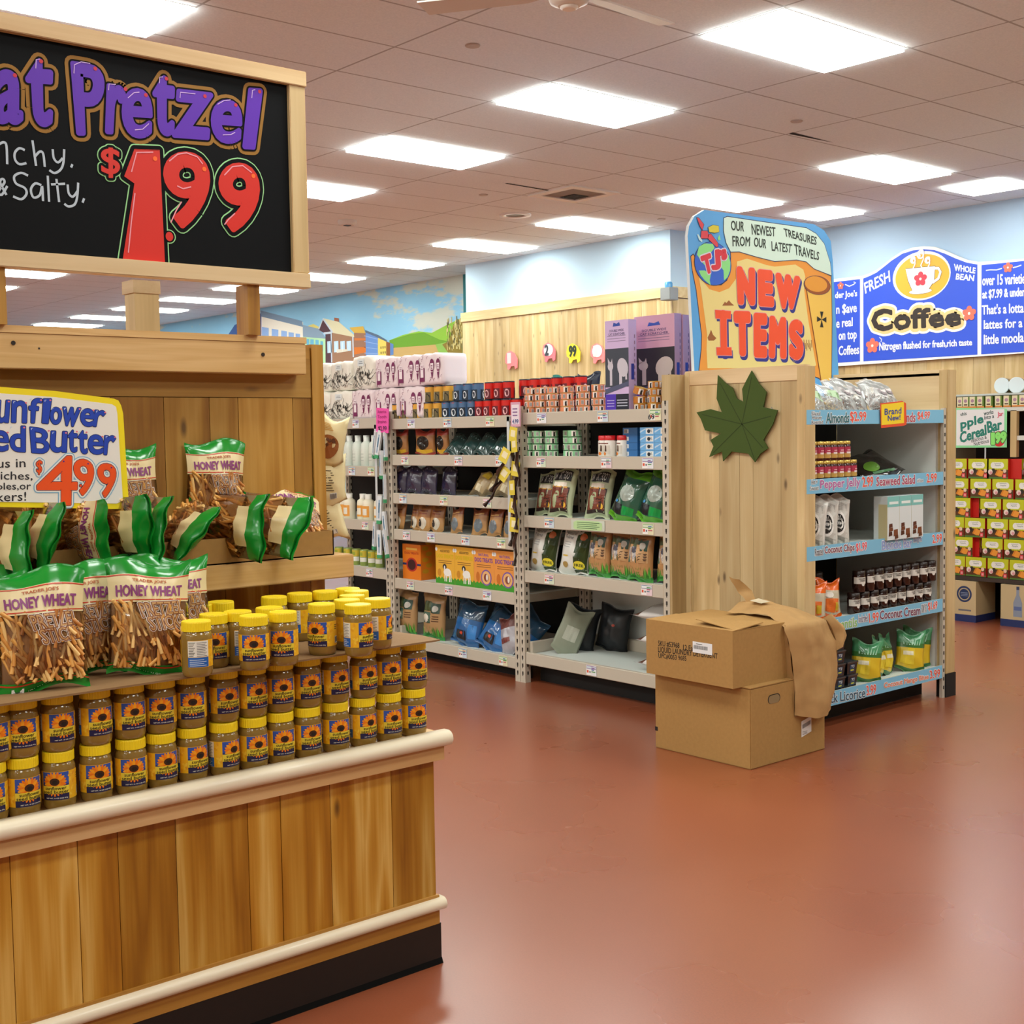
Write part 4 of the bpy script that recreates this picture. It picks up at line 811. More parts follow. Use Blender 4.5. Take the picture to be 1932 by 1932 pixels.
for j in range(4): f.rect(x-.09, x+.1-.02*(j % 2), z+.014-j*.011, z+.017-j*.011, mat('#3f6a48', .5), .003)
f.build('shelf_sign', t, org=t.location)
f = MB(FY(5.1985)); x, z = [(-4.875,1.629)][0]; f.trect('69', x-.025, x+.02, 1.62, 1.648, mat('#27343c', .5), .0008, .001); f.build('price_figure', t, org=t.location)
f = MB(); f.box(-4.80, -4.735, 5.2, 5.80, 0, 1.86, PINEZ, .1); f.build('wooden_end_post', t, org=t.location)
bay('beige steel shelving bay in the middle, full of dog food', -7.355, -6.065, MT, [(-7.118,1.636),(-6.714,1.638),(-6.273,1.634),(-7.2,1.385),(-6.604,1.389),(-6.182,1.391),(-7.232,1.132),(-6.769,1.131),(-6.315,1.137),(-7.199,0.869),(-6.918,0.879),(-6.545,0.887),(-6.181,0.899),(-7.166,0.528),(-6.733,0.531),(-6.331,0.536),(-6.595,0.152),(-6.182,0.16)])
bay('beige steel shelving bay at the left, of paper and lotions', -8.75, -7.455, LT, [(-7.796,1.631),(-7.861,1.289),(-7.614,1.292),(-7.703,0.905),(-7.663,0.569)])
# --- product prototypes
def single(mb, name, cat, group, weldit=False):
    o = mb.build(name); tag(o, 'x', cat, group)
    if weldit: weld(o)
    return Proto(o)
def can(name, r, h, body, rim, art, cat='can', group=None, n=20):
    b = MB(); m = mat(body, .35, spec=.5); b.lathe([(r*.94, 0), (r, .002), (r, h*.05)], n, mat(rim, .3, metal=.6)); b.lathe([(r*.985, h*.05), (r*.985, h*.93)], n, m, cap=False); b.lathe([(r, h*.93), (r, h-.001), (r*.93, h), (r*.9, h-.003)], n, mat(rim, .3, metal=.6))
    b.tf = cyl(r*.99); art(b, r, h); return single(b, name, cat, group or name)
def cat_art(bodyc):
    def f(b, r, h):
        for s_ in (0, 1.6, 3.2):
            c = s_*r; W = mat('#efe9e2', .4); K = mat('#1a1614', .5)
            b.rect(c-.3*r, c+.35*r, h*.1, h*.88, W, .0004, 4); b.poly([(c-.05*r, h*.1), (c+.25*r, h*.1), (c+.2*r, h*.5), (c+.28*r, h*.85), (c+.1*r, h*.7), (c-.02*r, h*.85), (c-.05*r, h*.5)][::1], K, .0012)
            b.rect(c+.7*r, c+1.1*r, h*.2, h*.8, mat('#d8d6d2', .4), .0004, 3)
            for k in range(5): b.rect(c+.74*r+k*.07*r, c+.77*r+k*.07*r, h*.25, h*.75, K, .0008)
    return f
def block_art(dark, pale, rnd=True):
    def f(b, r, h):
        for s_ in (0, 2.1, -2.1):
            c = s_*r; b.rect(c-.75*r, c+.75*r, h*.06, h*.62, mat(dark, .4), .0004, 6)
            if rnd: b.ell((c+.05*r, h*.34), .42*r, h*.22, mat(pale, .4), .0012, 14); b.ell((c+.12*r, h*.34), .2*r, h*.16, mat(dark, .4), .0018, 10); b.ell((c-.1*r, h*.42), .1*r, h*.06, mat('#1c1618', .4), .002, 8)
            else: b.poly([(c-.6*r, h*.6), (c-.3*r, h*.6), (c-.35*r, h*.2), (c-.7*r, h*.1)][::-1], mat(pale, .4), .001); b.poly([(c-.2*r, h*.06), (c+.7*r, h*.06), (c+.6*r, h*.4), (c+.2*r, h*.5), (c+.1*r, h*.58), (c-.1*r, h*.5)], mat('#14110f', .5), .0012)
            b.rect(c-.3*r, c+.2*r, h*.88, h*.91, mat('#c03a2a', .4), .0006, 2)
    return f
CAN_O = can('cat_food_can', .0425, .0405, '#e08a62', '#c9a86a', cat_art(0), group='short orange cat food cans'); CAN_B = can('cat_food_can', .0425, .0405, '#b9701f', '#d8b45a', cat_art(0), group='short brown cat food cans'); CAN_G = can('cat_food_can', .0425, .0405, '#8fcf9c', '#4a6a4c', cat_art(0), group='short green cat food cans')
CAN_Y = can('dog_food_can', .038, .112, '#dfa83e', '#3a3a44', block_art('#6a5f3c', '#d8cfae', False), group='yellow dog food cans'); CAN_U = can('dog_food_can', .038, .112, '#4f739c', '#2c3a4c', block_art('#16283a', '#dfe6ec'), group='blue dog food cans'); CAN_R = can('dog_food_can', .038, .112, '#d3241c', '#2a2a34', block_art('#6a1424', '#e8b8bc'), group='red dog food cans')
rr = lambda: random.uniform(-.5, .5)
zt = 1.67
for k, (x, z) in enumerate([(-5.979,1.742),(-5.881,1.739),(-5.775,1.736),(-5.652,1.733),(-5.515,1.729),(-5.381,1.725)]):
    for l in range(4): CAN_O.put((x, 5.29+rr()*.008, zt+l*.0406), rr()*1.6-.1, f'short orange cat food can, {ORD[k]} stack from the left, {LEV[l]} level')
for k, (x, z) in enumerate([(-5.034,1.775),(-4.924,1.771),(-4.817,1.768)]):
    for l in range(4 if k else 2): CAN_B.put((x, 5.28+rr()*.006, zt+l*.0406), rr()*1.5, f'short brown cat food can, {ORD[k]} stack from the lilac box, {LEV[l]} level')
x, z = [(-5.042,1.775)][0]; CAN_B.put((x, 5.28, zt+.0405*2+.012), (RAD(8), RAD(16), .8), 'short brown cat food can tilted on top of the first stack by the lilac box')
for P_, pxs, nm in ((CAN_Y, [(-7.365,1.735),(-7.252,1.733),(-7.122,1.73),(-6.995,1.727),(-6.889,1.724)], 'yellow dog food can'), (CAN_U, [(-6.796,1.725),(-6.704,1.723),(-6.614,1.721),(-6.525,1.719)], 'blue dog food can'), (CAN_R, [(-6.444,1.72),(-6.358,1.718),(-6.268,1.716),(-6.179,1.714),(-6.082,1.711)], 'red dog food can')):
    for k, (x, z) in enumerate(pxs): P_.put((x, 5.265, zt-.01), rr()*.5+.2, f'{nm} in the bottom row, {ORD[k]} of its colour from the left')
for P_, pxs, nm in ((CAN_Y, [(-7.127,1.864),(-7.019,1.86),(-6.912,1.857),(-6.807,1.853)], 'yellow dog food can'), (CAN_U, [(-6.699,1.849),(-6.598,1.846),(-6.499,1.842)], 'blue dog food can'), (CAN_R, [(-6.374,1.855),(-6.284,1.851),(-6.191,1.848)], 'red dog food can')):
    for k, (x, z) in enumerate(pxs): P_.put((x, 5.292, zt-.01+.1125), rr()*.5+.2, f'{nm} in the upper row, {ORD[k]} of its colour from the left')
for k, (x, z) in enumerate([(-6.161,1.898),(-6.06,1.894),(-5.961,1.89),(-5.858,1.886),(-5.753,1.881),(-5.645,1.877)]):
    for l in range(2): CAN_R.put((x, 5.40, zt+.002+l*.1125), rr()*2, f'red dog food can behind the orange cans, {ORD[k]} from the left, {("bottom", "upper")[l]} level')
# lilac scratcher boxes
LIL = mat('#cfb6e0', .5); LIL2 = mat('#cc9cb4', .5)
def lilac(x0, x1, y0, y1, z1, label, front):
    t = thing('scratcher_box', label, 'box', ((x0+x1)/2, (y0+y1)/2, zt), 'lilac cat scratcher boxes'); z0 = zt
    f = MB(); f.box(x0, x1, y0, y1, z0, z1, LIL if front == 1 else LIL2)
    f.tf = FX(x1+.0004); ym = (y0+y1)/2; f.rect(ym-.012, ym+.012, z0+.18, z0+.27, mat('#2a3aa0', .5))
    for j in range(12): f.rect(ym+.014, ym+.02, z0+.03+.035*j, z0+.05+.035*j, mat('#7a5a7a', .5))
    if front:
        f.tf = FY(y0-.0004); w = x1-x0; f.rect(x0, x1, z0+.14, z0+.36, mat('#1b1620' if front == 2 else '#39404e', .5))
        K = mat('#c8c4d0' if front == 1 else '#bdb0ac', .5); xa = x0+w*.5; za = z0+.2
        f.ell((xa+.05*w/.2, za+.05), .22*w, .055, K, .0006, 20, .35); f.ell((xa-.27*w, za+.06), .12*w, .026, K, .001, 14); f.poly([(xa-.37*w, za+.07), (xa-.39*w, za+.11), (xa-.29*w, za+.085)][::-1], K, .001); f.poly([(xa-.24*w, za+.085), (xa-.2*w, za+.105), (xa-.18*w, za+.075)][::-1], K, .001)
        f.stroke([(xa+.3*w, za+.06), (xa+.39*w, za+.04), (xa+.4*w, za-.02)], .014, K, .0012); f.rect(xa-.3*w, xa-.2*w, za-.05, za+.05, K, .0008); f.rect(xa+.1*w, xa+.22*w, za-.05, za+.04, K, .0008)
        f.poly([(x0, z0+.13), (x1, z0+.17), (x1, z0+.145), (x0, z0+.10)][::-1], mat('#4e5472', .5), .0014)
        for j in range(3): f.rect(x0+.1*w, x1-.12*w, z0+.40+.015*j, z0+.403+.015*j, mat('#7a6a8a', .5))
        f.trect('DOUBLE WIDE', x0+.2*w, x1-.2*w, z0+.455, z0+.468, mat('#5a4a7a', .5), .0004); f.trect('CAT SCRATCHER', x0+.15*w, x1-.15*w, z0+.435, z0+.448, mat('#5a4a7a', .5), .0004)
        f.poly([(xa-.16*w, z0+.485), (xa+.16*w, z0+.487), (xa+.12*w, z0+.508), (xa, z0+.5), (xa-.12*w, z0+.507)], mat('#2a4aa8', .5), .0006)
        f.rect(x0, x0+.45*w, z0, z0+.1, mat('#4a2ab0', .5), .0006); f.rect(x0+.45*w, x1, z0, z0+.1, mat('#16182c', .5), .0006)
        for j in range(3): f.rect(x0+.5*w, x1-.06*w, z0+.03+.016*j, z0+.036+.016*j, mat('#b8bccc', .5), .001); f.rect(x0+.06*w, x0+.38*w, z0+.03+.016*j, z0+.034+.016*j, mat('#c4b8e8', .5), .001)
    f.build('carton', t, org=t.location, bevel=0)
a, c_ = [(-5.294,1.936),(-5.107,1.927)]; lilac(a[0], c_[0], 5.26, 5.325, 2.19, 'lilac cat scratcher box standing nearest the front', 1)
a, c_ = [(-5.216,1.936),(-4.903,1.92)]
for k, (y0, lb) in enumerate(((5.42, 'lilac cat scratcher box behind the brown cans, picture showing'), (5.485, 'lilac cat scratcher box second of the row showing its spine'), (5.55, 'lilac cat scratcher box rearmost by the treasure sign'))): lilac(a[0], c_[0]+.006*k, y0, y0+.058, 2.215-.006*k, lb, 2 if k == 0 else 0)
# generic pouch
def pouch(name, w, h, d, zone, art, cat, group, seed=1, seal=.06):
    fr = bagf(w, h, d, seed, seal); b = bag_shell(fr, zone, 12, 18)
    b.tf = ft(fr, w, h, .0018); b.nv = 8
    if art: art(b, w/2, h)
    o = b.build(name); weld(o); tag(o, 'x', cat, group); return Proto(o)
def softpack(w, d, h, m, art, name, group):
    b = MB(); n = 8
    def sp(x, y, z):
        v = Vector((x, y, z)); q = (abs(x)**12+abs(y)**12+abs(z)**12)**(1/12); v = v/max(q, 1e-6); return (v.x*w/2, v.y*d/2, (v.z+1)*h/2+.006*sin(9*v.x+5*v.z)*(v.z > .5))
    for ax in range(3):
        for s_ in (-1, 1):
            G = []
            for j in range(n+1):
                row = []
                for i in range(n+1):
                    c = [0, 0, 0]; c[ax] = s_; c[(ax+1) % 3] = (-1+2*i/n); c[(ax+2) % 3] = (-1+2*j/n); row.append(sp(*c))
                G.append(row)
            for j in range(n):
                for i in range(n):
                    q = [G[j][i], G[j][i+1], G[j+1][i+1], G[j+1][i]]; b.raw(q if s_ > 0 else q[::-1], [(0, 1, 2, 3)], m, smooth=True)
    b.tf = lambda u, v, w_: (u, -d/2*(1-.02*(abs(u/(w/2))**8))-.004-w_, v); art(b, w, h)
    o = b.build(name); weld(o); tag(o, 'x', 'paper pack', group); return Proto(o)
def art_cream(b, w, h):
    K = mat('#3a3a34', .5); rnd = random.Random(4)
    for k in range(46):
        x = rnd.uniform(-.42, .42)*w; z = rnd.uniform(.1, .55)*h*(1-.4*abs(x/w)); p = [(x, z)]
        for j in range(3): p.append((p[-1][0]+rnd.uniform(-.03, .03), p[-1][1]+rnd.uniform(-.012, .03)))
        b.stroke(p, .0035, K, 0)
    for k in range(9): b.ell((rnd.uniform(-.4, .4)*w, rnd.uniform(.3, .58)*h), .01, .012, K, .0004, 8); 
    b.rect(-.2*w, .12*w, .7*h, .9*h, mat('#e4ecec', .5), .0003); b.rect(-.14*w, .06*w, .77*h, .79*h, mat('#7a8a94', .5), .0006); b.rect(-.12*w, .04*w, .82*h, .84*h, mat('#7a8a94', .5), .0006)
def art_pink(b, w, h):
    P = mat('#7a2a5a', .5); L_ = mat('#f0e6ec', .5)
    for c, wd in ((-.28*w, .1*w), (.12*w, .09*w), (.36*w, .08*w)):
        if c < 0: b.rect(c-wd, c+wd, .12*h, .55*h, P); b.rect(c-wd*.6, c+wd*.6, .25*h, .66*h, L_, .0005); b.rect(c-wd, c-wd*.7, .05*h, .2*h, P)
        else: b.ell((c, .62*h), wd, .2*h, P, 0, 18); b.rect(c-wd*.65, c+wd*.65, .48*h, .68*h, L_, .0005); b.poly([(c-wd*.5, .4*h), (c-wd*.1, .2*h), (c+wd*.1, .2*h), (c+wd*.5, .4*h)], P, .0002)
        for j in range(3): b.rect(c-wd*.4, c+wd*.4, (.5+.05*j)*h, (.52+.05*j)*h, P, .0008)
    rnd = random.Random(8)
    for k in range(20): x = rnd.uniform(-.45, .45)*w; z = rnd.uniform(.05, .9)*h; b.stroke([(x, z), (x+rnd.uniform(-.012, .012), z+.012), (x+.012, z+.018)], .003, P, .0003)
TPC = softpack(.275, .22, .215, mat('#f0eee2', .45), art_cream, 'paper_towel_pack', 'cream paper packs'); TPP = softpack(.29, .22, .215, mat('#ecdde2', .45), art_pink, 'toilet_paper_pack', 'pink paper packs')
for P_, pts, nm, z in ((TPC, [(-8.331,1.787),(-8.056,1.78)], 'cream paper towel pack in the lower row', zt), (TPP, [(-7.765,1.772),(-7.467,1.764),(-7.171,1.756)], 'pink toilet paper pack in the lower row', zt), (TPC, [(-8.361,2.05),(-8.07,2.056),(-7.773,2.042)], 'cream paper towel pack in the upper row', zt+.218), (TPP, [(-7.482,2.028),(-7.218,2.015),(-6.97,2.004)], 'pink toilet paper pack in the upper row', zt+.218)):
    for k, (x, _) in enumerate(pts): P_.put((x, 5.345 if z == zt else 5.365, z), rr()*.1, f'{nm}, {ORD[k]} from the left', (1, 1, 1+(.12 if (z > zt and k == 2 and P_ is TPC) else 0)))
# soft dark bags at the back of the top shelf
def plain(c): m = mat(c, .4); return lambda u, v, s: m
PT = pouch('folded_bag', .2, .24, .1, plain('#16263e'), None, 'bag', 'folded bags behind the cans', 5); x, z = [(-5.68,1.864)][0]; PT.put((x, 5.5, zt), 0, 'dark blue soft bag behind the orange cans beside the lilac box')
PT = pouch('folded_bag', .22, .235, .09, plain('#1f8f84'), None, 'bag', 'folded bags behind the cans', 6); x, z = [(-5.903,1.873)][0]; PT.put((x, 5.52, zt), .1, 'teal soft bag peeping over the red cans')
# middle bay, second shelf
z = 1.41
def art_win(cf, cw):
    def f(b, U, h): b.ell((0, .5*h), .62*U, .26*h, mat(cw, .15, metal=.3), 0, 20); b.rect(-.8*U, .8*U, .12*h, .24*h, mat(cf, .4), 0, 6)
    return f
BN = lambda a, c: (lambda u, v, s: mat(a, .35, spec=.6) if (v > .8 or v < .12) else mat(c, .35, spec=.6))
P1 = pouch('chew_bag', .17, .18, .07, BN('#a83a2a', '#a8703c'), art_win('#d8a82a', '#2a2420'), 'pet treat', 'rawhide chew bags', 2)
for (x, _), s_, l in zip([(-7.377,1.501),(-7.091,1.5),(-6.893,1.517)], (1, 1.25, .8), ('left of three', 'with a large mirrored window', 'narrow, at the right')): P1.put((x, 5.3, z), rr()*.2, 'red and brown rawhide chew bag, '+l, (s_, 1, 1))
FT = film('tealfilm', '#49706c', .45, .12); FP = film('purplefilm', '#4a3f66', .5, .14)
P2 = pouch('liner_pack', .16, .17, .05, lambda u, v, s: mat('#23413f', .16, spec=.9), lambda b, U, h: [b.stroke([(-.7*U+.3*U*k, .2*h), (-.55*U+.3*U*k, .85*h)], .004, mat('#9cc4c0', .2), 0) for k in range(4)], 'pet treat', 'dark green shiny packs', 9)
for k, (x, _) in enumerate([(-6.772,1.481),(-6.619,1.481),(-6.465,1.48),(-6.299,1.48)]): P2.put((x, 5.27, z), (RAD(-38), RAD(14), RAD(8)), f'dark green shiny pack leaning back, {ORD[k]} from the left')
# middle bay, third shelf
z = 1.143
P3 = pouch('liner_pack', .14, .19, .06, lambda u, v, s: mat('#2d2740', .18, spec=.9), lambda b, U, h: [b.stroke([(-.6*U+.35*U*k, .15*h), (-.5*U+.3*U*k, .9*h)], .003, mat('#a9a2c8', .2), 0) for k in range(4)], 'pet treat', 'dark purple shiny packs', 12)
for k, (x, _) in enumerate([(-7.386,1.24),(-7.216,1.243),(-7.045,1.246),(-6.89,1.248)]): P3.put((x, 5.28+.05*(k == 3), z), (RAD(-8), 0, rr()*.2), f'dark purple shiny pack, {ORD[k]} from the left', (1.3, 1, 1))
P4 = pouch('chew_pouch', .13, .15, .05, lambda u, v, s: mat('#a0885c', .3, spec=.7) if v > .2 else mat('#6a5c40', .3), lambda b, U, h: (b.rect(-.5*U, .5*U, .78*h, .95*h, mat('#d8b93c', .4), 0, 4), b.rect(-.4*U, .3*U, .2*h, .5*h, mat('#cfc4a4', .4), 0, 4)), 'pet treat', 'small chew pouches', 14)
for k, (x, _) in enumerate([(-6.511,1.203),(-6.375,1.213),(-6.258,1.215)]): P4.put((x, 5.27, z), (RAD(-25), RAD(20), 0), f'tan chew pouch leaning right beside the hanging chew sticks, {ORD[k]} from the left', 1.15)
# middle bay, fourth shelf
z = .89
P5 = pouch('treat_pouch', .115, .185, .055, lambda u, v, s: mat('#a26b38', .35, spec=.6) if v > .5 else mat('#b78850', .35, spec=.6), lambda b, U, h: (b.ell((.1*U, .3*h), .5*U, .2*h, mat('#cfc6b4', .15), 0, 14), b.ell((-.2*U, .3*h), .2*U, .14*h, mat('#1d1612', .5), .001, 12), b.rect(-.6*U, .6*U, .72*h, .78*h, mat('#6e3018', .4), 0, 4), b.rect(-.6*U, .6*U, .62*h, .66*h, mat('#8a4020', .4), 0, 4)), 'pet treat', 'brown dog treat pouches', 17)
P6 = pouch('treat_pouch', .115, .175, .055, lambda u, v, s: mat('#8f4a2a', .35, spec=.6) if v > .72 else mat('#b98a54', .35, spec=.6), lambda b, U, h: (b.ell((0, .36*h), .55*U, .24*h, mat('#6f7a82', .2), 0, 14), b.rect(-.6*U, .6*U, .75*h, .8*h, mat('#d8b070', .4), 0, 4)), 'pet treat', 'brown dog treat pouches', 19)
for k, (x, _) in enumerate([(-7.397,0.939),(-7.226,0.946),(-7.109,0.951),(-6.982,0.957),(-6.736,0.967),(-6.517,0.977),(-6.343,0.984),(-6.211,0.99)]): (P5 if k < 4 else P6).put((x, 5.275+.02*(k % 2), z), (RAD(-10), rr()*.1, rr()*.3), f'brown dog treat pouch, {ORD[k]} from the left', (1.28, 1, 1.02))
# middle bay, fifth shelf: cartons
z = .546
def dogbox(x0, x1, y0, y1, h, label, kind):
    t = thing('treat_carton', label, 'box', ((x0+x1)/2, (y0+y1)/2, z), 'dog treat cartons'); f = MB(); w = x1-x0
    base = mat({0: '#e07a1a', 1: '#e6b03a', 2: '#e69a48'}[kind], .4); f.box(x0, x1, y0, y1, z, z+h, base); f.tf = FY(y0-.0004)
    if kind == 0:
        f.ell((x0+w*.5, z+h*.42), .3*w, .2*h, mat('#b02a24', .4), 0, 20); f.ell((x0+w*.5, z+h*.42), .22*w, .155*h, mat('#3a1a1a', .4), .0006, 18); f.rect(x0, x1, z+.4*h, z+.46*h, mat('#24306a', .4), -.0002)
        f.trect('DOG TREATS', x0+.12*w, x1-.12*w, z+.72*h, z+.78*h, mat('#a8281e', .4), .0006, .0004); f.rect(x0+.2*w, x1-.2*w, z+.84*h, z+.90*h, mat('#f0c058', .4), 0)
        f.tf = FX(x1+.0004)
        for j in range(6): f.ell((y0+.04+.03*(j % 2), z+.06+j*.04), .028, .016, mat('#c9901a', .4), 0, 12)
    else:
        G = mat('#3f9a2e', .4); n = 12
        f.poly([(x0, z), (x1, z)]+[(x1-w*k/n, z+h*(.14 if k % 2 else .2)) for k in range(n+1)], G, 0)
        f.trect('DOG TREATS', x0+.06*w, x1-.06*w, z+.68*h, z+.78*h, mat('#d8b818' if kind == 1 else '#7a4a9a', .4), .0012, .0004); f.trect('NATURAL' if kind == 2 else 'ASSORTED', x0+.25*w, x1-.25*w, z+.83*h, z+.89*h, mat('#8a5a9a' if kind == 2 else '#8a6a2a', .4), .0006, .0004)
        for j in range(2): f.rect(x0+.15*w, x1-.15*w, z+(.6-.05*j)*h, z+(.615-.05*j)*h, mat('#8a5a2a', .4), .0002)
        for c in (x0+.02*w, x1-.06*w): f.ell((c+.03*w, z+.9*h), .06*w, .05*h, mat('#eef0f0', .4), .0003, 12)
        if kind == 1:
            W_ = mat('#efefea', .4); K = mat('#1a2430', .4); f.ell((x0+.62*w, z+.32*h), .2*w, .1*h, W_, .0006, 16); f.ell((x0+.48*w, z+.46*h), .1*w, .07*h, K, .001, 14); f.ell((x0+.48*w, z+.43*h), .04*w, .06*h, W_, .0014, 10)
            for c in (.46, .55, .7, .78): f.rect(x0+c*w, x0+(c+.05)*w, z+.08*h, z+.3*h, W_, .0008)
            f.ell((x0+.2*w, z+.3*h), .1*w, .1*h, mat('#c98a2a', .4), .0004, 14)
        else:
            f.ell((x0+.62*w, z+.3*h), .26*w, .2*h, mat('#7a5aa8', .4), .0005, 22); f.ell((x0+.62*w, z+.3*h), .21*w, .165*h, mat('#e8b878', .4), .0008, 20); f.ell((x0+.62*w, z+.3*h), .12*w, .1*h, mat('#8a4a3a', .4), .001, 14); f.ell((x0+.66*w, z+.31*h), .05*w, .08*h, mat('#efe8e0', .4), .0013, 12); f.ell((x0+.2*w, z+.3*h), .09*w, .13*h, mat('#c9742a', .4), .0006, 14)
    f.build('carton', t, org=t.location)
a, c_ = [(-7.346,0.662),(-7.133,0.676)]; dogbox(a[0], c_[0], 5.27, 5.42, .245, 'orange dog treat carton at the left with a red oval', 0)
e = [p[0] for p in [(-6.924,0.656),(-6.714,0.671),(-6.512,0.685),(-6.305,0.699),(-6.086,0.714)]]
for k, l in enumerate(('first, with a spotted dog', 'second, with a spotted dog', 'third, with a purple ring', 'fourth, with a purple ring')): dogbox(e[k]+.001, e[k+1]-.001, 5.24, 5.32, .262, 'tall yellow dog treat carton, '+l, 1 if k < 2 else 2)
# middle bay, bottom shelf
z = .141
def art_grass(b, U, h):
    G = [mat('#3f8f2a', .4), mat('#5aa83a', .4), mat('#2f7420', .4)]; rnd = random.Random(3)
    for k in range(44): x = rnd.uniform(-.9, .9)*U; b.poly([(x-.006, .1*h), (x+.006, .1*h), (x+rnd.uniform(-.01, .01), rnd.uniform(.2, .31)*h)], G[k % 3], .0002*(k % 3))
    b.rect(-.75*U, .1*U, .36*h, .6*h, mat('#3f5a48', .4), 0, 4); b.ell((-.3*U, .46*h), .3*U, .1*h, mat('#d8d0c0', .4), .0008, 12); b.rect(.1*U, .75*U, .58*h, .8*h, mat('#2f4a3c', .4), .0001, 4); b.ell((.45*U, .68*h), .2*U, .07*h, mat('#b9b4aa', .4), .0008, 12); b.rect(-.7*U, .1*U, .62*h, .82*h, mat('#45502a', .4), .0002, 4)
    for j in range(3): b.rect(.2*U, .7*U, (.4+.05*j)*h, (.42+.05*j)*h, mat('#5a3a22', .4), .0002, 2)
kf = lambda u, v, s: mat('#2f8f3a', .25, spec=.7) if v < .12 else mat('#b08a5c', .35, spec=.6)
P7 = pouch('dog_food_bag', .215, .32, .11, kf, art_grass, 'pet food', 'brown and green kibble bags', 23)
for k, (x, _) in enumerate([(-7.355,0.319),(-7.038,0.331)]): P7.put((x, 5.3, z), (RAD(-4), 0, rr()*.1), f'brown kibble bag with green grass foot on the bottom shelf, {("left", "right")[k]} one', (1.12, 1, 1))
P8 = pouch('litter_bag', .25, .3, .14, lambda u, v, s: mat('#1f5f9c' if v < .62 else '#274a66', .15, spec=.9), lambda b, U, h: (b.rect(-.4*U, .3*U, .15*h, .34*h, mat('#16181c', .4), 0, 4), b.ell((-.05*U, .28*h), .1*U, .035*h, mat('#d84a2a', .4), .0006, 10), b.rect(.4*U, .8*U, .2*h, .5*h, mat('#3a86d0', .3), 0, 3)), 'pet food', 'blue shiny litter bags', 25)
for k, ((x, _), e, l) in enumerate(zip([(-6.676,0.295),(-6.425,0.303),(-6.316,0.383)], ((-14, 6, 4), (-30, 14, 4), (-24, 30, 0)), ('left', 'front, slumped forward', 'behind, tipped right'))): P8.put((x, 5.28+.1*(k == 2), z), tuple(RAD(a) for a in e), 'blue shiny litter bag, '+l, (1.12, .9, 1.0))
P9 = pouch('kibble_sack', .2, .28, .1, lambda u, v, s: mat('#a9a6ae', .2, spec=.8) if v < .66 else mat('#6a3a34', .3), lambda b, U, h: b.rect(-.5*U, .5*U, .3*h, .42*h, mat('#7a3a34', .4), 0, 4), 'pet food', 'silver kibble sack', 27)
x, _ = [(-6.197,0.31)][0]; P9.put((x, 5.28, z), (RAD(-12), RAD(-20), 0), 'silver kibble sack slumped against the upright', .9)
# right bay, second shelf
z = 1.407
for k, (x, _) in enumerate([(-5.994,1.512),(-5.9,1.511),(-5.784,1.511),(-5.675,1.51),(-5.578,1.51)]):
    for l in range(4): CAN_G.put((x, 5.28+.05*(k == 3), z+l*.0406), rr()*1.6, f'short green cat food can, {ORD[k]} stack from the left, {LEV[l]} level')
def vit():
    b = MB(); b.lathe([(.034, 0), (.036, .004), (.036, .095), (.03, .1)], 20, mat('#e9e4dc', .35)); b.lathe([(.033, .1), (.034, .103), (.034, .125), (.03, .127)], 20, mat('#d3242a', .35)); b.tf = cyl(.0365)
    b.rect(-.03, .03, .02, .07, mat('#d8d2c6', .4), 0, 6); b.ell((-.008, .022), .012, .01, mat('#e8801a', .4), .0008, 12); b.poly([(-.006, .035), (.008, .035), (.006, .068), (-.002, .072)], mat('#4a2a1a', .4), .0008); b.rect(-.02, .02, .078, .084, mat('#7a3a2a', .4), .0004, 4)
    return single(b, 'vitamin_bottle', 'bottle', 'white bottles with red caps')
PV = vit()
for k, (x, _) in enumerate([(-5.35,1.493),(-5.281,1.492),(-5.199,1.492)]): PV.put((x, 5.3-.02*(k == 1), z), rr()*.4, f'white pet vitamin bottle with red cap, {ORD[k]} from the left')
def bbox_(w, col, name):
    b = MB(); h = .0425; b.box(-w/2, w/2, -.045, .045, 0, h-.0006, mat(col, .4)); b.tf = FY(-.0454)
    if name == 1:
        b.rect(-.01, w*.42, .005, h-.006, mat('#e4e6e4', .4)); b.ell((.012, .02), .012, .011, mat('#1e2a34', .4), .0004, 12); b.stroke([(.02, .012), (.03, .03), (.036, .014)], .004, mat('#2a3a4a', .4), .0005); b.poly([(-w/2, .01), (-.012, .03), (-.012, .036), (-w/2, .02)][::-1], mat('#bcd8f0', .4), .0002)
    else: b.rect(-w*.42, -w*.1, .01, h-.01, mat('#d6dade', .4)); [b.rect(-w*.4+k*.005, -w*.4+.003+k*.005, .012, h-.012, mat('#222', .4) if 0 else mat('#222222', .4), .0004) for k in range(5)]
    return single(b, 'pet_food_carton', 'box', 'small blue cartons')
PB1 = bbox_(.11, '#6fb0e6', 1); PB2 = bbox_(.115, '#2c6aa8', 0)
for P_, pts, y, nm in ((PB2, [(-5.135,1.506)], 5.34, 'dark blue carton in the left stack'), (PB1, [(-4.954,1.506)], 5.29, 'pale blue carton in the middle stack'), (PB1, [(-4.838,1.505)], 5.285, 'pale blue carton in the right stack')):
    for (x, _) in pts:
        for l in range(4): P_.put((x, y, z+l*.0428), 0, f'{nm} with a cat picture, {LEV[l]} level' if P_ is PB1 else f'{nm} beside the bottles, {LEV[l]} level')
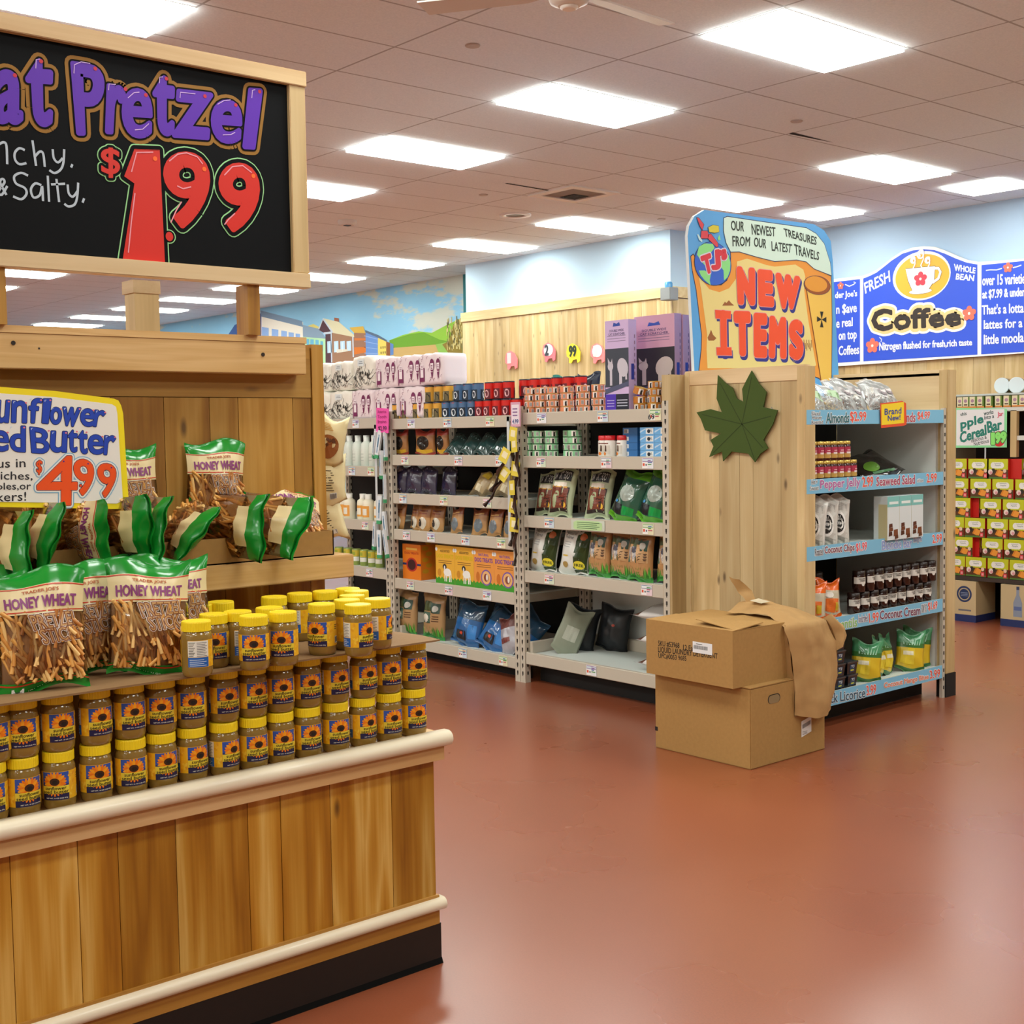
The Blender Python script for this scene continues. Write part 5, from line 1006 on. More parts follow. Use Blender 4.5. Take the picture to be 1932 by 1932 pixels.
# right bay, third shelf
z = 1.04
def art_catfood(b, U, h):
    b.rect(-.72*U, .72*U, .74*h, .93*h, mat('#16141a', .4), 0, 6); b.trect('DRY CAT FOOD', -.66*U, .66*U, .77*h, .91*h, mat('#e6e6e4', .4), 0, .0006)
    b.rect(-.72*U, .72*U, .1*h, .62*h, mat('#2a1a16', .4), 0, 6); b.rect(-.66*U, .66*U, .17*h, .6*h, mat('#7a3a28', .4), .0005, 6); b.rect(-.5*U, .5*U, .62*h, .71*h, mat('#efe6d6', .4), .0006, 4); b.rect(-.6*U, .6*U, .6*h, .63*h, mat('#e0a83a', .4), .0003, 4)
    C_ = mat('#aab890', .4); b.ell((-.3*U, .32*h), .22*U, .14*h, C_, .001, 14); b.ell((-.1*U, .47*h), .16*U, .06*h, C_, .001, 12); b.ell((.42*U, .25*h), .2*U, .065*h, mat('#e8b43a', .4), .001, 14)
PC = pouch('cat_food_bag', .2, .30, .09, plain('#b9c4a0'), art_catfood, 'pet food', 'pale green cat food bags', 31)
for k, ((x, _), s_) in enumerate(zip([(-5.914,1.151),(-5.735,1.188),(-5.453,1.18)], (.9, 1, .98))): PC.put((x, 5.33-.04*(k == 1), z), (RAD(-10), RAD(4), RAD(6)), f'pale green dry cat food bag with brown panel, {ORD[k]} from the left', s_)
PL = pouch('litter_bag', .215, .31, .12, lambda u, v, s: mat('#5aa81e' if (v > .82 or v < .1) else '#2f5f4c', .14, spec=.9), lambda b, U, h: (b.ell((0, .52*h), .5*U, .16*h, mat('#a9b4ac', .2), 0, 16), b.rect(-.85*U, -.05*U, .12*h, .3*h, mat('#14181e', .3), 0, 4), b.rect(.0, .7*U, .12*h, .28*h, mat('#1f9a4a', .2), 0, 4), b.ell((-.5*U, .33*h), .08*U, .03*h, mat('#3a8ad0', .3), .0006, 8)), 'pet food', 'green shiny litter bags', 33)
for k, (x, _) in enumerate([(-5.204,1.171),(-5.007,1.162),(-4.846,1.152)]): PL.put((x, 5.29+.02*k, z), (RAD(-16), RAD(16), RAD(4)), f'shiny green litter bag leaning right, {ORD[k]} from the left')
# right bay, fourth shelf
z = .698
def art_feline(b, U, h):
    b.text('Natural', [(-.7*U, .92*h), (.1*U, .92*h), (.1*U, .84*h), (-.7*U, .84*h)], mat('#6a6a6e', .4), 0, 0); b.text('Feline', [(-.7*U, .82*h), (.0*U, .82*h), (.0*U, .74*h), (-.7*U, .74*h)], mat('#6a6a6e', .4), 0, 0)
    for j in range(3): b.rect(-.65*U, -.1*U, (.66-.05*j)*h, (.67-.05*j)*h, mat('#9a9a9e', .4), 0, 2)
    b.ell((-.35*U, .2*h), .22*U, .06*h, mat('#a88a4a', .4), 0, 14); b.rect(-.6*U, -.2*U, .36*h, .39*h, mat('#c8a83a', .4), 0, 2); b.rect(.2*U, .95*U, .03*h, .93*h, mat('#2f4020', .25), 0, 5); b.ell((.55*U, .2*h), .32*U, .1*h, mat('#e8d83a', .4), .0008, 16); b.trect('FREE', .3*U, .8*U, .17*h, .23*h, mat('#22301a', .4), .0006, .0016); b.ell((.6*U, .8*h), .2*U, .07*h, mat('#b8602a', .4), .0008, 12)
PN = pouch('cat_food_bag', .235, .30, .11, plain('#dcdcd6'), art_feline, 'pet food', 'white feline food bags', 35)
for k, (x, _) in enumerate([(-5.913,0.771),(-5.634,0.773)]): PN.put((x, 5.3, z), (RAD(-8), RAD(6), RAD(8)), f'white natural feline food bag with dark side, {("left", "right")[k]} one', .96)
def art_hay(b, U, h):
    art_grass(b, U, h); b.rect(-.8*U, .8*U, .36*h, .7*h, mat('#c2996a', .4), .0005, 5); b.ell((-.3*U, .54*h), .4*U, .13*h, mat('#a9aab2', .3), .001, 16); b.ell((-.1*U, .6*h), .25*U, .06*h, mat('#3a3444', .4), .0014, 12); b.rect(-.5*U, .6*U, .78*h, .82*h, mat('#6a4426', .4), .0006, 4)
    for j in range(3): b.rect(.25*U, .75*U, (.42+.05*j)*h, (.435+.05*j)*h, mat('#4a3018', .4), .001, 2)
PH = pouch('dog_food_bag', .215, .33, .11, lambda u, v, s: mat('#3f9a3a', .2, spec=.8) if v < .12 else mat('#b98a5a', .28, spec=.7), art_hay, 'pet food', 'brown puppy food bags', 37)
for k, (x, _) in enumerate([(-5.42,0.772),(-5.231,0.785),(-5.057,0.781),(-4.858,0.795)]): PH.put((x, 5.31-.03*(k == 2), z), (RAD(-6), 0, rr()*.15), f'brown puppy food bag with green grass foot, {ORD[k]} from the left', .92)
# right bay, bottom shelf
z = .185
PD = pouch('dark_sack', .3, .36, .14, plain('#1d2126'), lambda b, U, h: b.ell((.2*U, .6*h), .1*U, .03*h, mat('#b8402a', .4), 0, 10), 'pet food', 'dark sacks in the bottom corner', 41)
for k, (loc, e, l) in enumerate([((-5.66, 5.64, z), (-6, 8, 14), 'standing at the back'), ((-5.83, 5.50, z), (-10, 10, 26), 'left of the other dark sack')]): PD.put(loc, tuple(RAD(a) for a in e), 'dark pet food sack, bottom shelf left corner, '+l, .78)
PK = pouch('folded_paper_sack', .18, .30, .03, plain('#8f9684'), lambda b, U, h: b.rect(-.5*U, .5*U, .3*h, .6*h, mat('#b9bdae', .5), 0, 3), 'pet food', 'olive paper sack', 43); PK.put((-5.80, 5.36, z), (RAD(-4), RAD(24), RAD(50)), 'thin olive paper sack tilted in the left corner of the bottom shelf')
PS = pouch('litter_sack', .40, .31, .11, lambda u, v, s: mat('#5a3420', .5) if (v > .8 and s < 0) else mat('#d9d7d4', .5), None, 'pet food', 'white litter sacks', 45)
for k, (zz, x_, l) in enumerate([(z+.058, -4.80, 'lowest of the pile'), (z+.19, -4.81, 'middle of the pile'), (z+.33, -4.83, 'top of the pile')]): PS.put((x_, 5.47, zz), (RAD(-92), RAD(0), RAD(92)), f'white litter sack at the right of the bottom shelf, {l}')
# left bay
z = 1.327
def bottle(name, r, h, col, capc, lab, group, band):
    b = MB(); b.lathe([(r*.92, 0), (r, .004), (r, h*.62), (r*.9, h*.74), (r*.55, h*.8), (r*.5, h*.82)], 18, mat(col, .35)); b.lathe([(r*.52, h*.815), (r*.55, h), (r*.4, h)], 16, mat(capc, .35)); b.tf = cyl(r*1.01)
    if band: b.rect(-r*.9, r*.9, h*.12, h*.55, mat(band, .4), .0002, 6); b.rect(-r*.5, r*.5, h*.2, h*.45, mat('#ece8da', .4), .0006, 4)
    else: [b.rect(-r*.4, r*.4, h*(.2+.1*j), h*(.22+.1*j), mat('#b9c4bc', .4), .0002, 3) for j in range(3)]
    return single(b, name, 'bottle', group)
PW = bottle('shampoo_bottle', .034, .225, '#dfe9df', '#e8eee8', None, 'white shampoo bottles', None)
for k, (x, _) in enumerate([(-8.395,1.445),(-8.254,1.445),(-8.123,1.445),(-8.001,1.445),(-7.889,1.445),(-7.779,1.445),(-7.678,1.446)]): PW.put((x, 5.28+.04*(k % 2 == 0 and k < 4), z), 0, f'tall white shampoo bottle, {ORD[k]} from the left', (1.3, 1.3, 1.02))
z = .937
PO = bottle('lotion_bottle', .035, .19, '#ede6cf', '#f2efe6', None, 'orange labelled lotion bottles', '#eba548')
for k, (x, _) in enumerate([(-8.268,1.002),(-8.151,1.007),(-8.036,1.011),(-7.902,1.015),(-7.785,1.019),(-7.683,1.023)]): PO.put((x, 5.29+.03*(k % 2), z), rr()*.5, f'cream lotion bottle with orange label, {ORD[k]} from the left', (1.3, 1.3, 1))
z = .597
def tin():
    b = MB(); b.lathe([(.033, 0), (.034, .002), (.034, .118), (.03, .12)], 18, mat('#8a9a4a', .4)); b.tf = cyl(.0345); b.rect(-.05, .05, .03, .062, mat('#e4e4d8', .4), 0, 10); b.rect(-.05, .05, .066, .11, mat('#cdb83c', .4), 0, 10); b.rect(-.02, .02, .075, .1, mat('#9aa83a', .4), .0004, 4); return single(b, 'green_tin', 'tin', 'green and yellow tins')
PTN = tin()
for k, (x, _) in enumerate([(-8.21,0.642),(-8.087,0.65),(-7.973,0.657),(-7.868,0.664),(-7.764,0.671),(-7.669,0.677)]): PTN.put((x, 5.3, z), rr()*.3, f'green tin with yellow and white bands, {ORD[k]} from the left')
# hanging toothbrush packs and chew sticks
t = MB(FY(5.165)); c0 = [(-7.411,1.663)][0]; t.prism([(c0[0]-.075, c0[1]-.085), (c0[0]-.065, c0[1]+.085), (c0[0]+.085, c0[1]+.075), (c0[0]+.075, c0[1]-.095)], 0, .002, mat('#ee5ab0', .5)); t.tf = FY(5.164)
for j, s_ in enumerate(('America', 'Tooth', 'Brushes')): t.trect(s_, c0[0]-.05, c0[0]+.055, c0[1]+.045-j*.035, c0[1]+.068-j*.035, mat('#8a1a5a', .5), 0, .0022)
t.trect('$2.99', c0[0]-.045, c0[0]+.055, c0[1]-.08, c0[1]-.045, mat('#3a1a3a', .5), .001, .0022); o = t.build('price_flag', org=(c0[0], 5.165, c0[1])); tag(o, 'bright pink toothbrush price flag reading 2.99 on the upright', 'price flag')
for x_, y_, za, zb, lab in ((-7.525, 5.182, .74, 1.63, 'thin clear hanging strip holding the toothbrush packs'), (-6.075, 5.180, .86, 1.66, 'thin clear hanging strip holding the chew sticks')):
    b = MB(); b.box(x_-.012, x_+.012, y_, y_+.002, za, zb, mat('#cfd6d8', .3)); b.box(x_-.014, x_+.014, y_, 5.204, zb-.03, zb, mat('#cfd6d8', .3)); o = b.build('hanging_strip', org=(x_, y_, za)); tag(o, lab, 'hanging strip')
def brush():
    b = MB(); b.box(-.017, .017, -.009, .009, -.2, 0, mat('#dfe6ea', .3)); b.box(-.0175, .0175, -.0095, .0095, -.2, -.175, mat('#3fa06a', .35)); b.box(-.006, .006, -.0105, -.009, -.16, -.03, mat('#9fb8cc', .3)); b.box(-.004, .004, -.0112, -.0105, -.12, -.05, mat('#3a6a8a', .3)); return single(b, 'toothbrush_pack', 'toothbrush', 'hanging toothbrush packs')
PBR = brush()
for k, ((x, zz), e) in enumerate(zip([(-7.44,1.589),(-7.48,1.582),(-7.389,1.577),(-7.42,1.448),(-7.407,1.281),(-7.445,1.131),(-7.423,1.02),(-7.409,0.89),(-7.531,0.941),(-7.467,0.887)], ((0, 12), (0, 20), (0, -2), (0, 4), (0, 0), (0, 4), (0, -6), (0, -14), (0, 8), (0, 0)))): PBR.put((x, 5.17-.012*(k % 2), zz), (0, RAD(e[1]), rr()), f'white toothbrush pack hanging on the strip, {ORD[k]} from the top')
def chew():
    t = thing('chew_stick', 'x', 'pet chew', (0, 0, 0), 'hanging chew sticks'); b = MB(); rnd = random.Random(2)
    b.tube([(0, 0, 0), (.008, 0, -.06), (-.008, 0, -.13), (.01, .004, -.2), (-.002, 0, -.27)], lambda q: .012+.003*sin(q*14), mat('#3f2a20', .3, spec=.7), 8); b.build('stick', t)
    b = MB(); b.box(-.035, .035, -.016, -.014, -.06, .03, mat('#e2cf4a', .4)); b.box(-.02, .02, -.0168, -.016, -.03, .01, mat('#efe6c0', .4)); b.ell((0, 0), .01, .01, '#b8862a', 0, 8) if 0 else None; b.build('card', t); return Proto(t)
PCH = chew()
for k, ((x, zz), e) in enumerate(zip([(-5.99,1.563),(-5.961,1.498),(-6.023,1.432),(-5.975,1.351),(-6.056,1.317),(-5.962,1.237),(-6,1.121),(-5.973,1.008)], (10, -6, 30, 8, 38, -4, 12, 4))): PCH.put((x, 5.165-.02*(k % 3), zz), (0, RAD(e), rr()*.6), f'dark twisted chew stick with yellow card, {ORD[k]} from the top of the strip')
t = MB(FY(5.16)); c0 = [(-5.976,1.67)][0]; t.prism([(c0[0]-.045, c0[1]-.075), (c0[0]-.045, c0[1]+.075), (c0[0]+.045, c0[1]+.075), (c0[0]+.045, c0[1]-.075)], 0, .002, mat('#d9a6bc', .5)); t.tf = FY(5.159); t.rect(c0[0]-.035, c0[0]+.035, c0[1]-.06, c0[1]+.06, mat('#e9dfe8', .5), .0022); t.trect('4.99', c0[0]-.028, c0[0]+.028, c0[1]-.055, c0[1]-.03, mat('#3a4a8a', .5), .001, .003)
for j in range(3): t.rect(c0[0]-.025, c0[0]+.02, c0[1]+.03-j*.02, c0[1]+.038-j*.02, mat('#8a6a9a', .5), .003)
o = t.build('price_flag', org=(c0[0], 5.16, c0[1])); tag(o, 'pale pink price flag above the hanging chew sticks', 'price flag')
# ------------------------------------------------------------------ new items shelving unit
T6 = thing('display_shelf', 'pine framed new items shelf unit with blue price strips', 'shelf', (-4.3, 5.97, 0)); O6 = T6.location
def p6(mb, name, **k): return mb.build(name, T6, org=O6, **k)
XF = -3.936; TP = [1.65, 1.30, .958, .575, .19]
b = MB(); pe = [-4.733, -4.69, -4.50, -4.36, -4.27, -4.09, -3.975, -3.937]
for a, c_ in zip(pe, pe[1:]): b.box(a+.0008, c_-.0008, 5.320, 5.35, 0, 1.80, PINEZ, random.random())
p6(b, 'leaf_end_panel')
b = MB(); b.box(-4.733, -3.937, 5.314, 5.36, 1.80, 1.878, PINEX, .8); b.box(-3.985, -3.936, 5.312, 5.40, 0, 1.872, PINEZ, .9); b.box(-4.736, -4.70, 5.312, 5.40, 0, 1.872, PINEZ, .7); p6(b, 'end_panel_trim', bevel=.002)
b = MB(); b.box(-4.733, -3.94, 6.63, 6.66, .1, 1.86, PINEX, .4); p6(b, 'far_end_panel')
b = MB(); b.box(-3.985, -3.930, 6.628, 6.724, .135, 1.878, PINEZ, .7); p6(b, 'corner_post', bevel=.003)
b = MB(); b.box(-3.988, -3.926, 6.624, 6.728, 0, .135, BLK); p6(b, 'post_foot')
b = MB(); b.box(-4.733, -3.96, 6.63, 6.72, 1.845, 1.88, PINEX, .6); p6(b, 'top_rail')
b = MB(); b.box(-4.70, -4.68, 5.36, 6.63, .1, 1.70, mat('#1b1a19', .7)); p6(b, 'back_panel')
b = MB(); b.box(-4.66, -3.99, 6.610, 6.63, .1, 1.64, mat('#dcdcd8', .6)); b.box(-3.955, -3.935, 6.600, 6.624, 0, 1.66, STEEL)
for k in range(32): b.box(-3.935, -3.9338, 6.607, 6.617, .05+k*.05, .07+k*.05, SLOT)
p6(b, 'side_panel')
b = MB(); b.box(-4.1, -4.08, 5.36, 6.62, 0, .112, BLK); p6(b, 'kick_panel')
SHV = {}
for z in TP:
    b = MB(); b.box(-4.66, -3.95, 5.36, 6.605, z-.03, z-.012, BOARDW); b.box(-3.952, XF-.002, 5.40, 6.60, z-.074, z-.002, STEEL); SHV[z] = p6(b, 'shelf')
SKY = mat('#7fbfe0', .5)
OUTW = mat('#e9eef2', .5)
def strip(z, items):
    b = MB(FX(XF)); b.prism([(5.326, z-.074), (6.598, z-.074), (6.598, z), (5.326, z)], -.002, .0006, SKY); b.tf = FX(XF+.001)
    for s, q, col, fat in items:
        b.text(s, q, OUTW, .0045 if fat else .003, .0002)
    for s, q, col, fat in items: b.text(s, q, mat(col, .5), .0012 if fat else .0, .001)
    b.build('price_strip', SHV[z], org=O6)
RD = '#ea5a4a'
strip(TP[0], [('Sliced', [(5.367,1.641),(5.438,1.642),(5.438,1.623),(5.367,1.622)], '#44535c', 0), ('Honey', [(5.372,1.619),(5.451,1.62),(5.451,1.6),(5.372,1.6)], '#44535c', 0), ('Roasted', [(5.367,1.596),(5.461,1.598),(5.461,1.581),(5.367,1.579)], '#44535c', 0), ('Almonds', [(5.489,1.633),(5.687,1.637),(5.687,1.584),(5.489,1.582)], '#2f6f78', 1), ('$2.99', [(5.694,1.641),(5.841,1.639),(5.839,1.587),(5.703,1.584)], RD, 1), ('nds', [(6.221,1.635),(6.309,1.635),(6.306,1.584),(6.222,1.583)], '#b5485a', 1), ('$4.99', [(6.327,1.639),(6.456,1.641),(6.447,1.595),(6.333,1.592)], RD, 1)])
strip(TP[1], [('Hot +', [(5.364,1.296),(5.414,1.297),(5.414,1.276),(5.364,1.275)], '#44535c', 0), ('Sweet', [(5.353,1.265),(5.424,1.266),(5.424,1.246),(5.353,1.244)], '#44535c', 0), ('Pepper Jelly', [(5.438,1.292),(5.786,1.295),(5.786,1.238),(5.438,1.239)], '#b565a8', 1), ('2.99', [(5.804,1.296),(5.905,1.296),(5.902,1.246),(5.81,1.244)], RD, 1), ('Seaweed Salad', [(5.936,1.291),(6.305,1.292),(6.306,1.243),(5.936,1.244)], '#b04a6a', 1), ('with Sesame', [(6.327,1.268),(6.391,1.268),(6.391,1.251),(6.327,1.25)], '#8a9aa4', 0), ('2.99', [(6.422,1.292),(6.528,1.293),(6.523,1.246),(6.428,1.245)], RD, 1)])
strip(TP[2], [('Roasted', [(5.394,0.947),(5.462,0.948),(5.462,0.91),(5.394,0.909)], '#4a4a58', 0), ('Coconut Chips', [(5.474,0.951),(5.735,0.949),(5.735,0.902),(5.474,0.905)], '#8a4a5c', 1), ('$1.99', [(5.748,0.948),(5.848,0.951),(5.845,0.901),(5.754,0.9)], '#e85a6a', 1), ('Blondie Bar', [(5.991,0.945),(6.278,0.942),(6.279,0.894),(5.992,0.898)], '#8fa4dc', 1), ('Baking Mix', [(6.296,0.948),(6.379,0.948),(6.38,0.909),(6.296,0.909)], '#3a6aa8', 0), ('2.99', [(6.486,0.945),(6.585,0.947),(6.583,0.901),(6.489,0.9)], RD, 1)])
strip(TP[3], [('Lentils', [(5.583,0.559),(5.759,0.557),(5.759,0.508),(5.583,0.512)], '#8fc47a', 1), ('handcrafted', [(5.773,0.566),(5.857,0.564),(5.857,0.524),(5.773,0.526)], '#6a6a8a', 0), ('1.99', [(5.868,0.565),(5.959,0.563),(5.956,0.514),(5.874,0.515)], RD, 1), ('Coconut Cream', [(5.971,0.569),(6.364,0.556),(6.365,0.508),(5.971,0.522)], '#7a4460', 1), ('EXTRA THICK', [(6.377,0.562),(6.431,0.562),(6.431,0.516),(6.378,0.516)], '#6a7a86', 0), ('$1.69', [(6.443,0.567),(6.541,0.566),(6.536,0.519),(6.449,0.518)], RD, 1)])
strip(TP[4], [('Black Licorice', [(5.44,0.187),(5.834,0.169),(5.834,0.118),(5.44,0.136)], '#2f5a72', 1), ('3.99', [(5.845,0.177),(5.935,0.174),(5.933,0.123),(5.85,0.125)], RD, 1), ('Coconut Mango Bites', [(6.011,0.17),(6.452,0.159),(6.452,0.125),(6.012,0.134)], '#ea8a6a', 1), ('3.99', [(6.464,0.176),(6.572,0.172),(6.57,0.126),(6.471,0.13)], RD, 1)])
# brand new card
b = MB(FX(-3.928)); bq = [(5.959,1.684),(6.164,1.698),(6.204,1.685),(6.208,1.57),(6.182,1.563),(5.967,1.553)]; b.prism(bq[::-1], 0, .002, mat('#e2502a', .5)); b.tf = FX(-3.9255)
bi = [(5.966,1.678),(6.181,1.692),(6.183,1.578),(5.968,1.568)]; b.poly(bi[::-1], mat('#f4d52a', .5), .0003)
for s, q in (('Brand', [(5.997,1.655),(6.155,1.663),(6.155,1.63),(5.997,1.623)]), ('New!', [(6.026,1.619),(6.146,1.625),(6.146,1.596),(6.028,1.591)])): b.text(s, q, mat('#27479c', .5), .001, .001)
o = b.build('brand_new_card', org=(-3.928, 6.05, 1.62)); tag(o, 'small red and yellow Brand New card on the top price strip', 'price card')
# felt maple leaf
leaf = [(-4.262,1.861),(-4.214,1.791),(-4.166,1.746),(-4.187,1.67),(-4.096,1.652),(-4.126,1.582),(-4.187,1.501),(-4.157,1.458),(-4.208,1.43),(-4.243,1.386),(-4.285,1.43),(-4.398,1.441),(-4.456,1.39),(-4.463,1.441),(-4.552,1.412),(-4.522,1.469),(-4.543,1.503),(-4.47,1.537),(-4.58,1.555),(-4.61,1.618),(-4.639,1.653),(-4.542,1.668),(-4.462,1.649),(-4.498,1.723),(-4.489,1.847),(-4.432,1.8),(-4.389,1.776),(-4.361,1.719),(-4.318,1.701),(-4.325,1.768),(-4.297,1.811)]
b = MB(FY(5.306)); b.prism(leaf[::-1], 0, .006, mat('#3d5218', .85))
b.tf = FY(5.2995); c = [(-4.326,1.585)][0]
for p in [(-4.262,1.826),(-4.475,1.807),(-4.598,1.641),(-4.136,1.623),(-4.526,1.432),(-4.188,1.46),(-4.243,1.397)]: b.stroke([c, p], .004, mat('#2c3d10', .85), .0003)
o = b.build('felt_leaf', org=(-4.37, 5.305, 1.62), bevel=0); tag(o, 'dark green felt maple leaf fixed to the pine end panel', 'leaf decoration')
# treasure sign
T7 = thing('new_items_sign', 'tall blue parchment style New Items sign above the shelf unit', 'sign', (-4.72, 5.97, 1.62)); O7 = T7.location
V_ = lambda pts: pts[::-1]
SXN = -4.70
b = MB(FX(SXN-.02)); o_l = [(5.307,2.607),(5.319,2.661),(5.364,2.718),(5.445,2.76),(5.897,2.765),(6.436,2.774),(6.534,2.748),(6.604,2.689),(6.624,2.572),(6.69,1.819)]
b.prism(V_(o_l+[(o_l[-1][0], 1.72), (o_l[0][0]+.05, 1.72)]+[(5.359,1.809)]), 0, .02, mat('#5aa6e6', .45), mat('#dfe9ee', .5)); b.tf = FX(SXN)
INKB = mat('#23305a', .5); PAR = mat('#ead489', .5); ORA = mat('#eb9a3a', .5); PALE = mat('#d4ecdf', .5)
scroll = [(5.333,2.498),(5.352,2.51),(5.366,2.495),(5.377,2.458),(5.409,2.412),(5.466,2.373),(5.524,2.355),(5.583,2.359),(5.634,2.389),(5.664,2.446),(5.669,2.523),(5.665,2.55),(5.738,2.557),(5.895,2.54),(6.058,2.527),(6.262,2.551),(6.358,2.547),(6.435,2.511),(6.544,2.489),(6.604,2.476),(6.609,2.393),(6.614,2.214),(6.608,1.842),(6.503,1.841),(6.489,1.859),(6.356,1.886),(6.166,1.894),(5.394,1.884),(5.414,1.999),(5.418,2.08),(5.399,2.186),(5.376,2.319),(5.345,2.424)]
b.fat(scroll, .006, INKB, .0003); b.poly(V_(scroll), ORA, .0006)
inner = [(5.385,2.432),(5.417,2.381),(5.482,2.331),(5.566,2.32),(5.65,2.347),(5.711,2.405),(5.72,2.5),(5.807,2.523),(5.985,2.499),(6.057,2.496),(6.253,2.522),(6.329,2.498),(6.348,2.459),(6.338,2.377),(6.377,2.203),(6.425,2.029),(6.454,1.935),(6.356,1.915),(5.462,1.897),(5.455,2),(5.46,2.081),(5.44,2.188),(5.413,2.321)]
b.poly(V_(inner), PAR, .0012)
b.poly(V_([(6.36,2.384),(6.455,2.384),(6.554,2.413),(6.604,2.452),(6.612,2.214),(6.605,1.845),(6.505,1.844)]), mat('#efc257', .5), .0014); b.stroke([(6.358,2.389),(6.415,2.176),(6.503,1.844)], .008, mat('#8a4a1e', .5), .0018)
ban = [(5.607,2.73),(5.637,2.741),(5.897,2.741),(6.358,2.744),(6.455,2.718),(6.534,2.666),(6.594,2.558),(6.609,2.482),(6.435,2.511),(6.358,2.547),(6.262,2.551),(6.058,2.527),(5.895,2.54),(5.738,2.557),(5.665,2.55),(5.627,2.596),(5.605,2.66)]
b.fat(ban, .004, INKB, .0016); b.poly(V_(ban), PALE, .002)
c = [(6.465,2.414),(6.594,2.422),(6.465,2.469)]; b.ell(c[0], (c[1][0]-c[0][0])*1.04, (c[2][1]-c[0][1])*1.04, INKB, .0022, 26); b.ell(c[0], c[1][0]-c[0][0], c[2][1]-c[0][1], mat('#9c5220', .5), .0026, 26); b.ell((c[0][0]-.012, c[0][1]+.006), (c[1][0]-c[0][0])*.86, (c[2][1]-c[0][1])*.84, mat('#e39a34', .5), .003, 24)
c = [(5.513,2.473),(5.665,2.485),(5.514,2.59)]; gr, gz = c[1][0]-c[0][0], c[2][1]-c[0][1]; b.ell(c[0], gr*1.03, gz*1.03, INKB, .0022, 32); b.ell(c[0], gr, gz, mat('#2f62d0', .5), .0026, 32); GL = mat('#8fe08a', .5)
for q in ([(5.378,2.512),(5.395,2.556),(5.444,2.578),(5.51,2.581),(5.526,2.561),(5.493,2.531),(5.509,2.511),(5.467,2.481),(5.451,2.453),(5.41,2.482)], [(5.393,2.427),(5.442,2.431),(5.492,2.413),(5.483,2.38),(5.491,2.353),(5.442,2.377),(5.409,2.402)], [(5.588,2.517),(5.643,2.532),(5.66,2.49),(5.656,2.445),(5.634,2.406),(5.604,2.387),(5.6,2.442),(5.575,2.462)], [(5.552,2.617),(5.568,2.635),(5.577,2.608),(5.556,2.604)]): b.poly(V_(q), GL, .0031)
PR_ = mat('#d8404e', .5)
for q in ([(5.38,2.711),(5.396,2.71),(5.436,2.679),(5.424,2.649),(5.404,2.668)], [(5.416,2.643),(5.465,2.647),(5.477,2.624),(5.469,2.607),(5.411,2.602)], [(5.469,2.626),(5.494,2.634),(5.551,2.59),(5.555,2.571),(5.539,2.567),(5.473,2.605)]): b.fat(q, .003, INKB, .0034); b.poly(V_(q), PR_, .0038)
q = [(5.473,2.667),(5.511,2.683),(5.56,2.683),(5.564,2.651),(5.527,2.642),(5.481,2.643)]; b.fat(q, .002, INKB, .0034); b.poly(V_(q), mat('#d8c83a', .5), .004)
q = [(5.379,2.621),(5.391,2.622),(5.423,2.59),(5.419,2.582),(5.395,2.593)]; b.poly(V_(q), mat('#c3e4ea', .5), .0042)
for s, q in (('T', [(5.414,2.498),(5.484,2.52),(5.5,2.432),(5.454,2.418)]), ('J', [(5.501,2.535),(5.559,2.547),(5.571,2.45),(5.504,2.446)]), ("'S", [(5.566,2.542),(5.614,2.557),(5.625,2.514),(5.576,2.5)])): b.text(s, q, mat('#d9d2e4', .5), .016, .0036); b.text(s, q, mat('#d83242', .5), .009, .0044)
LT_ = [('N', [(5.711,2.474),(5.877,2.475),(5.876,2.262),(5.723,2.26)]), ('E', [(5.899,2.471),(6.039,2.472),(6.052,2.262),(5.907,2.26)]), ('W', [(6.062,2.463),(6.3,2.453),(6.271,2.26),(6.079,2.256)]), ('I', [(5.569,2.222),(5.624,2.222),(5.626,1.972),(5.575,1.973)]), ('T', [(5.684,2.223),(5.836,2.228),(5.834,1.972),(5.695,1.971)]), ('E', [(5.862,2.222),(5.988,2.223),(5.982,1.967),(5.865,1.967)]), ('M', [(6.006,2.212),(6.163,2.208),(6.166,1.966),(5.996,1.968)]), ('S', [(6.184,2.198),(6.326,2.204),(6.328,1.96),(6.19,1.964)])]
bar = [[(5.527,2.22),(5.662,2.22),(5.662,2.177),(5.531,2.174)], [(5.536,2.014),(5.665,2.018),(5.669,1.973),(5.539,1.971)]]
sh = lambda q: [(u+.012, v-.016) for u, v in q]
RDN = mat('#f0522a', .45); PK_ = mat('#e8a0a8', .5)
for s, q in LT_: b.text(s, sh(q), mat('#2c2f86', .5), .026, .0016, ins=.02)
for q in bar: b.poly(V_(sh(q)), mat('#2c2f86', .5), .0017)
for s, q in LT_: b.text(s, q, PK_, .0235, .0022, ins=.02)
for q in bar: b.fat(q, .003, PK_, .0023); b.poly(V_(q), RDN, .003)
for s, q in LT_: b.text(s, q, RDN, .02, .0028, ins=.02)
for s, q in (('OUR', [(5.666,2.722),(5.782,2.726),(5.778,2.672),(5.67,2.671)]), ('NEWEST', [(5.845,2.721),(6.063,2.72),(6.063,2.669),(5.852,2.662)]), ('TREASURES', [(6.139,2.723),(6.46,2.699),(6.455,2.652),(6.152,2.679)]), ('FROM', [(5.678,2.639),(5.834,2.646),(5.83,2.594),(5.682,2.582)]), ('OUR', [(5.87,2.647),(5.981,2.644),(5.976,2.594),(5.869,2.597)]), ('LATEST', [(6.026,2.638),(6.22,2.636),(6.211,2.587),(6.031,2.585)]), ('TRAVELS', [(6.239,2.641),(6.485,2.611),(6.48,2.564),(6.248,2.579)])): b.text(s, q, mat('#26322a', .5), .0012, .0026)
IC = mat('#9a5a2a', .5)
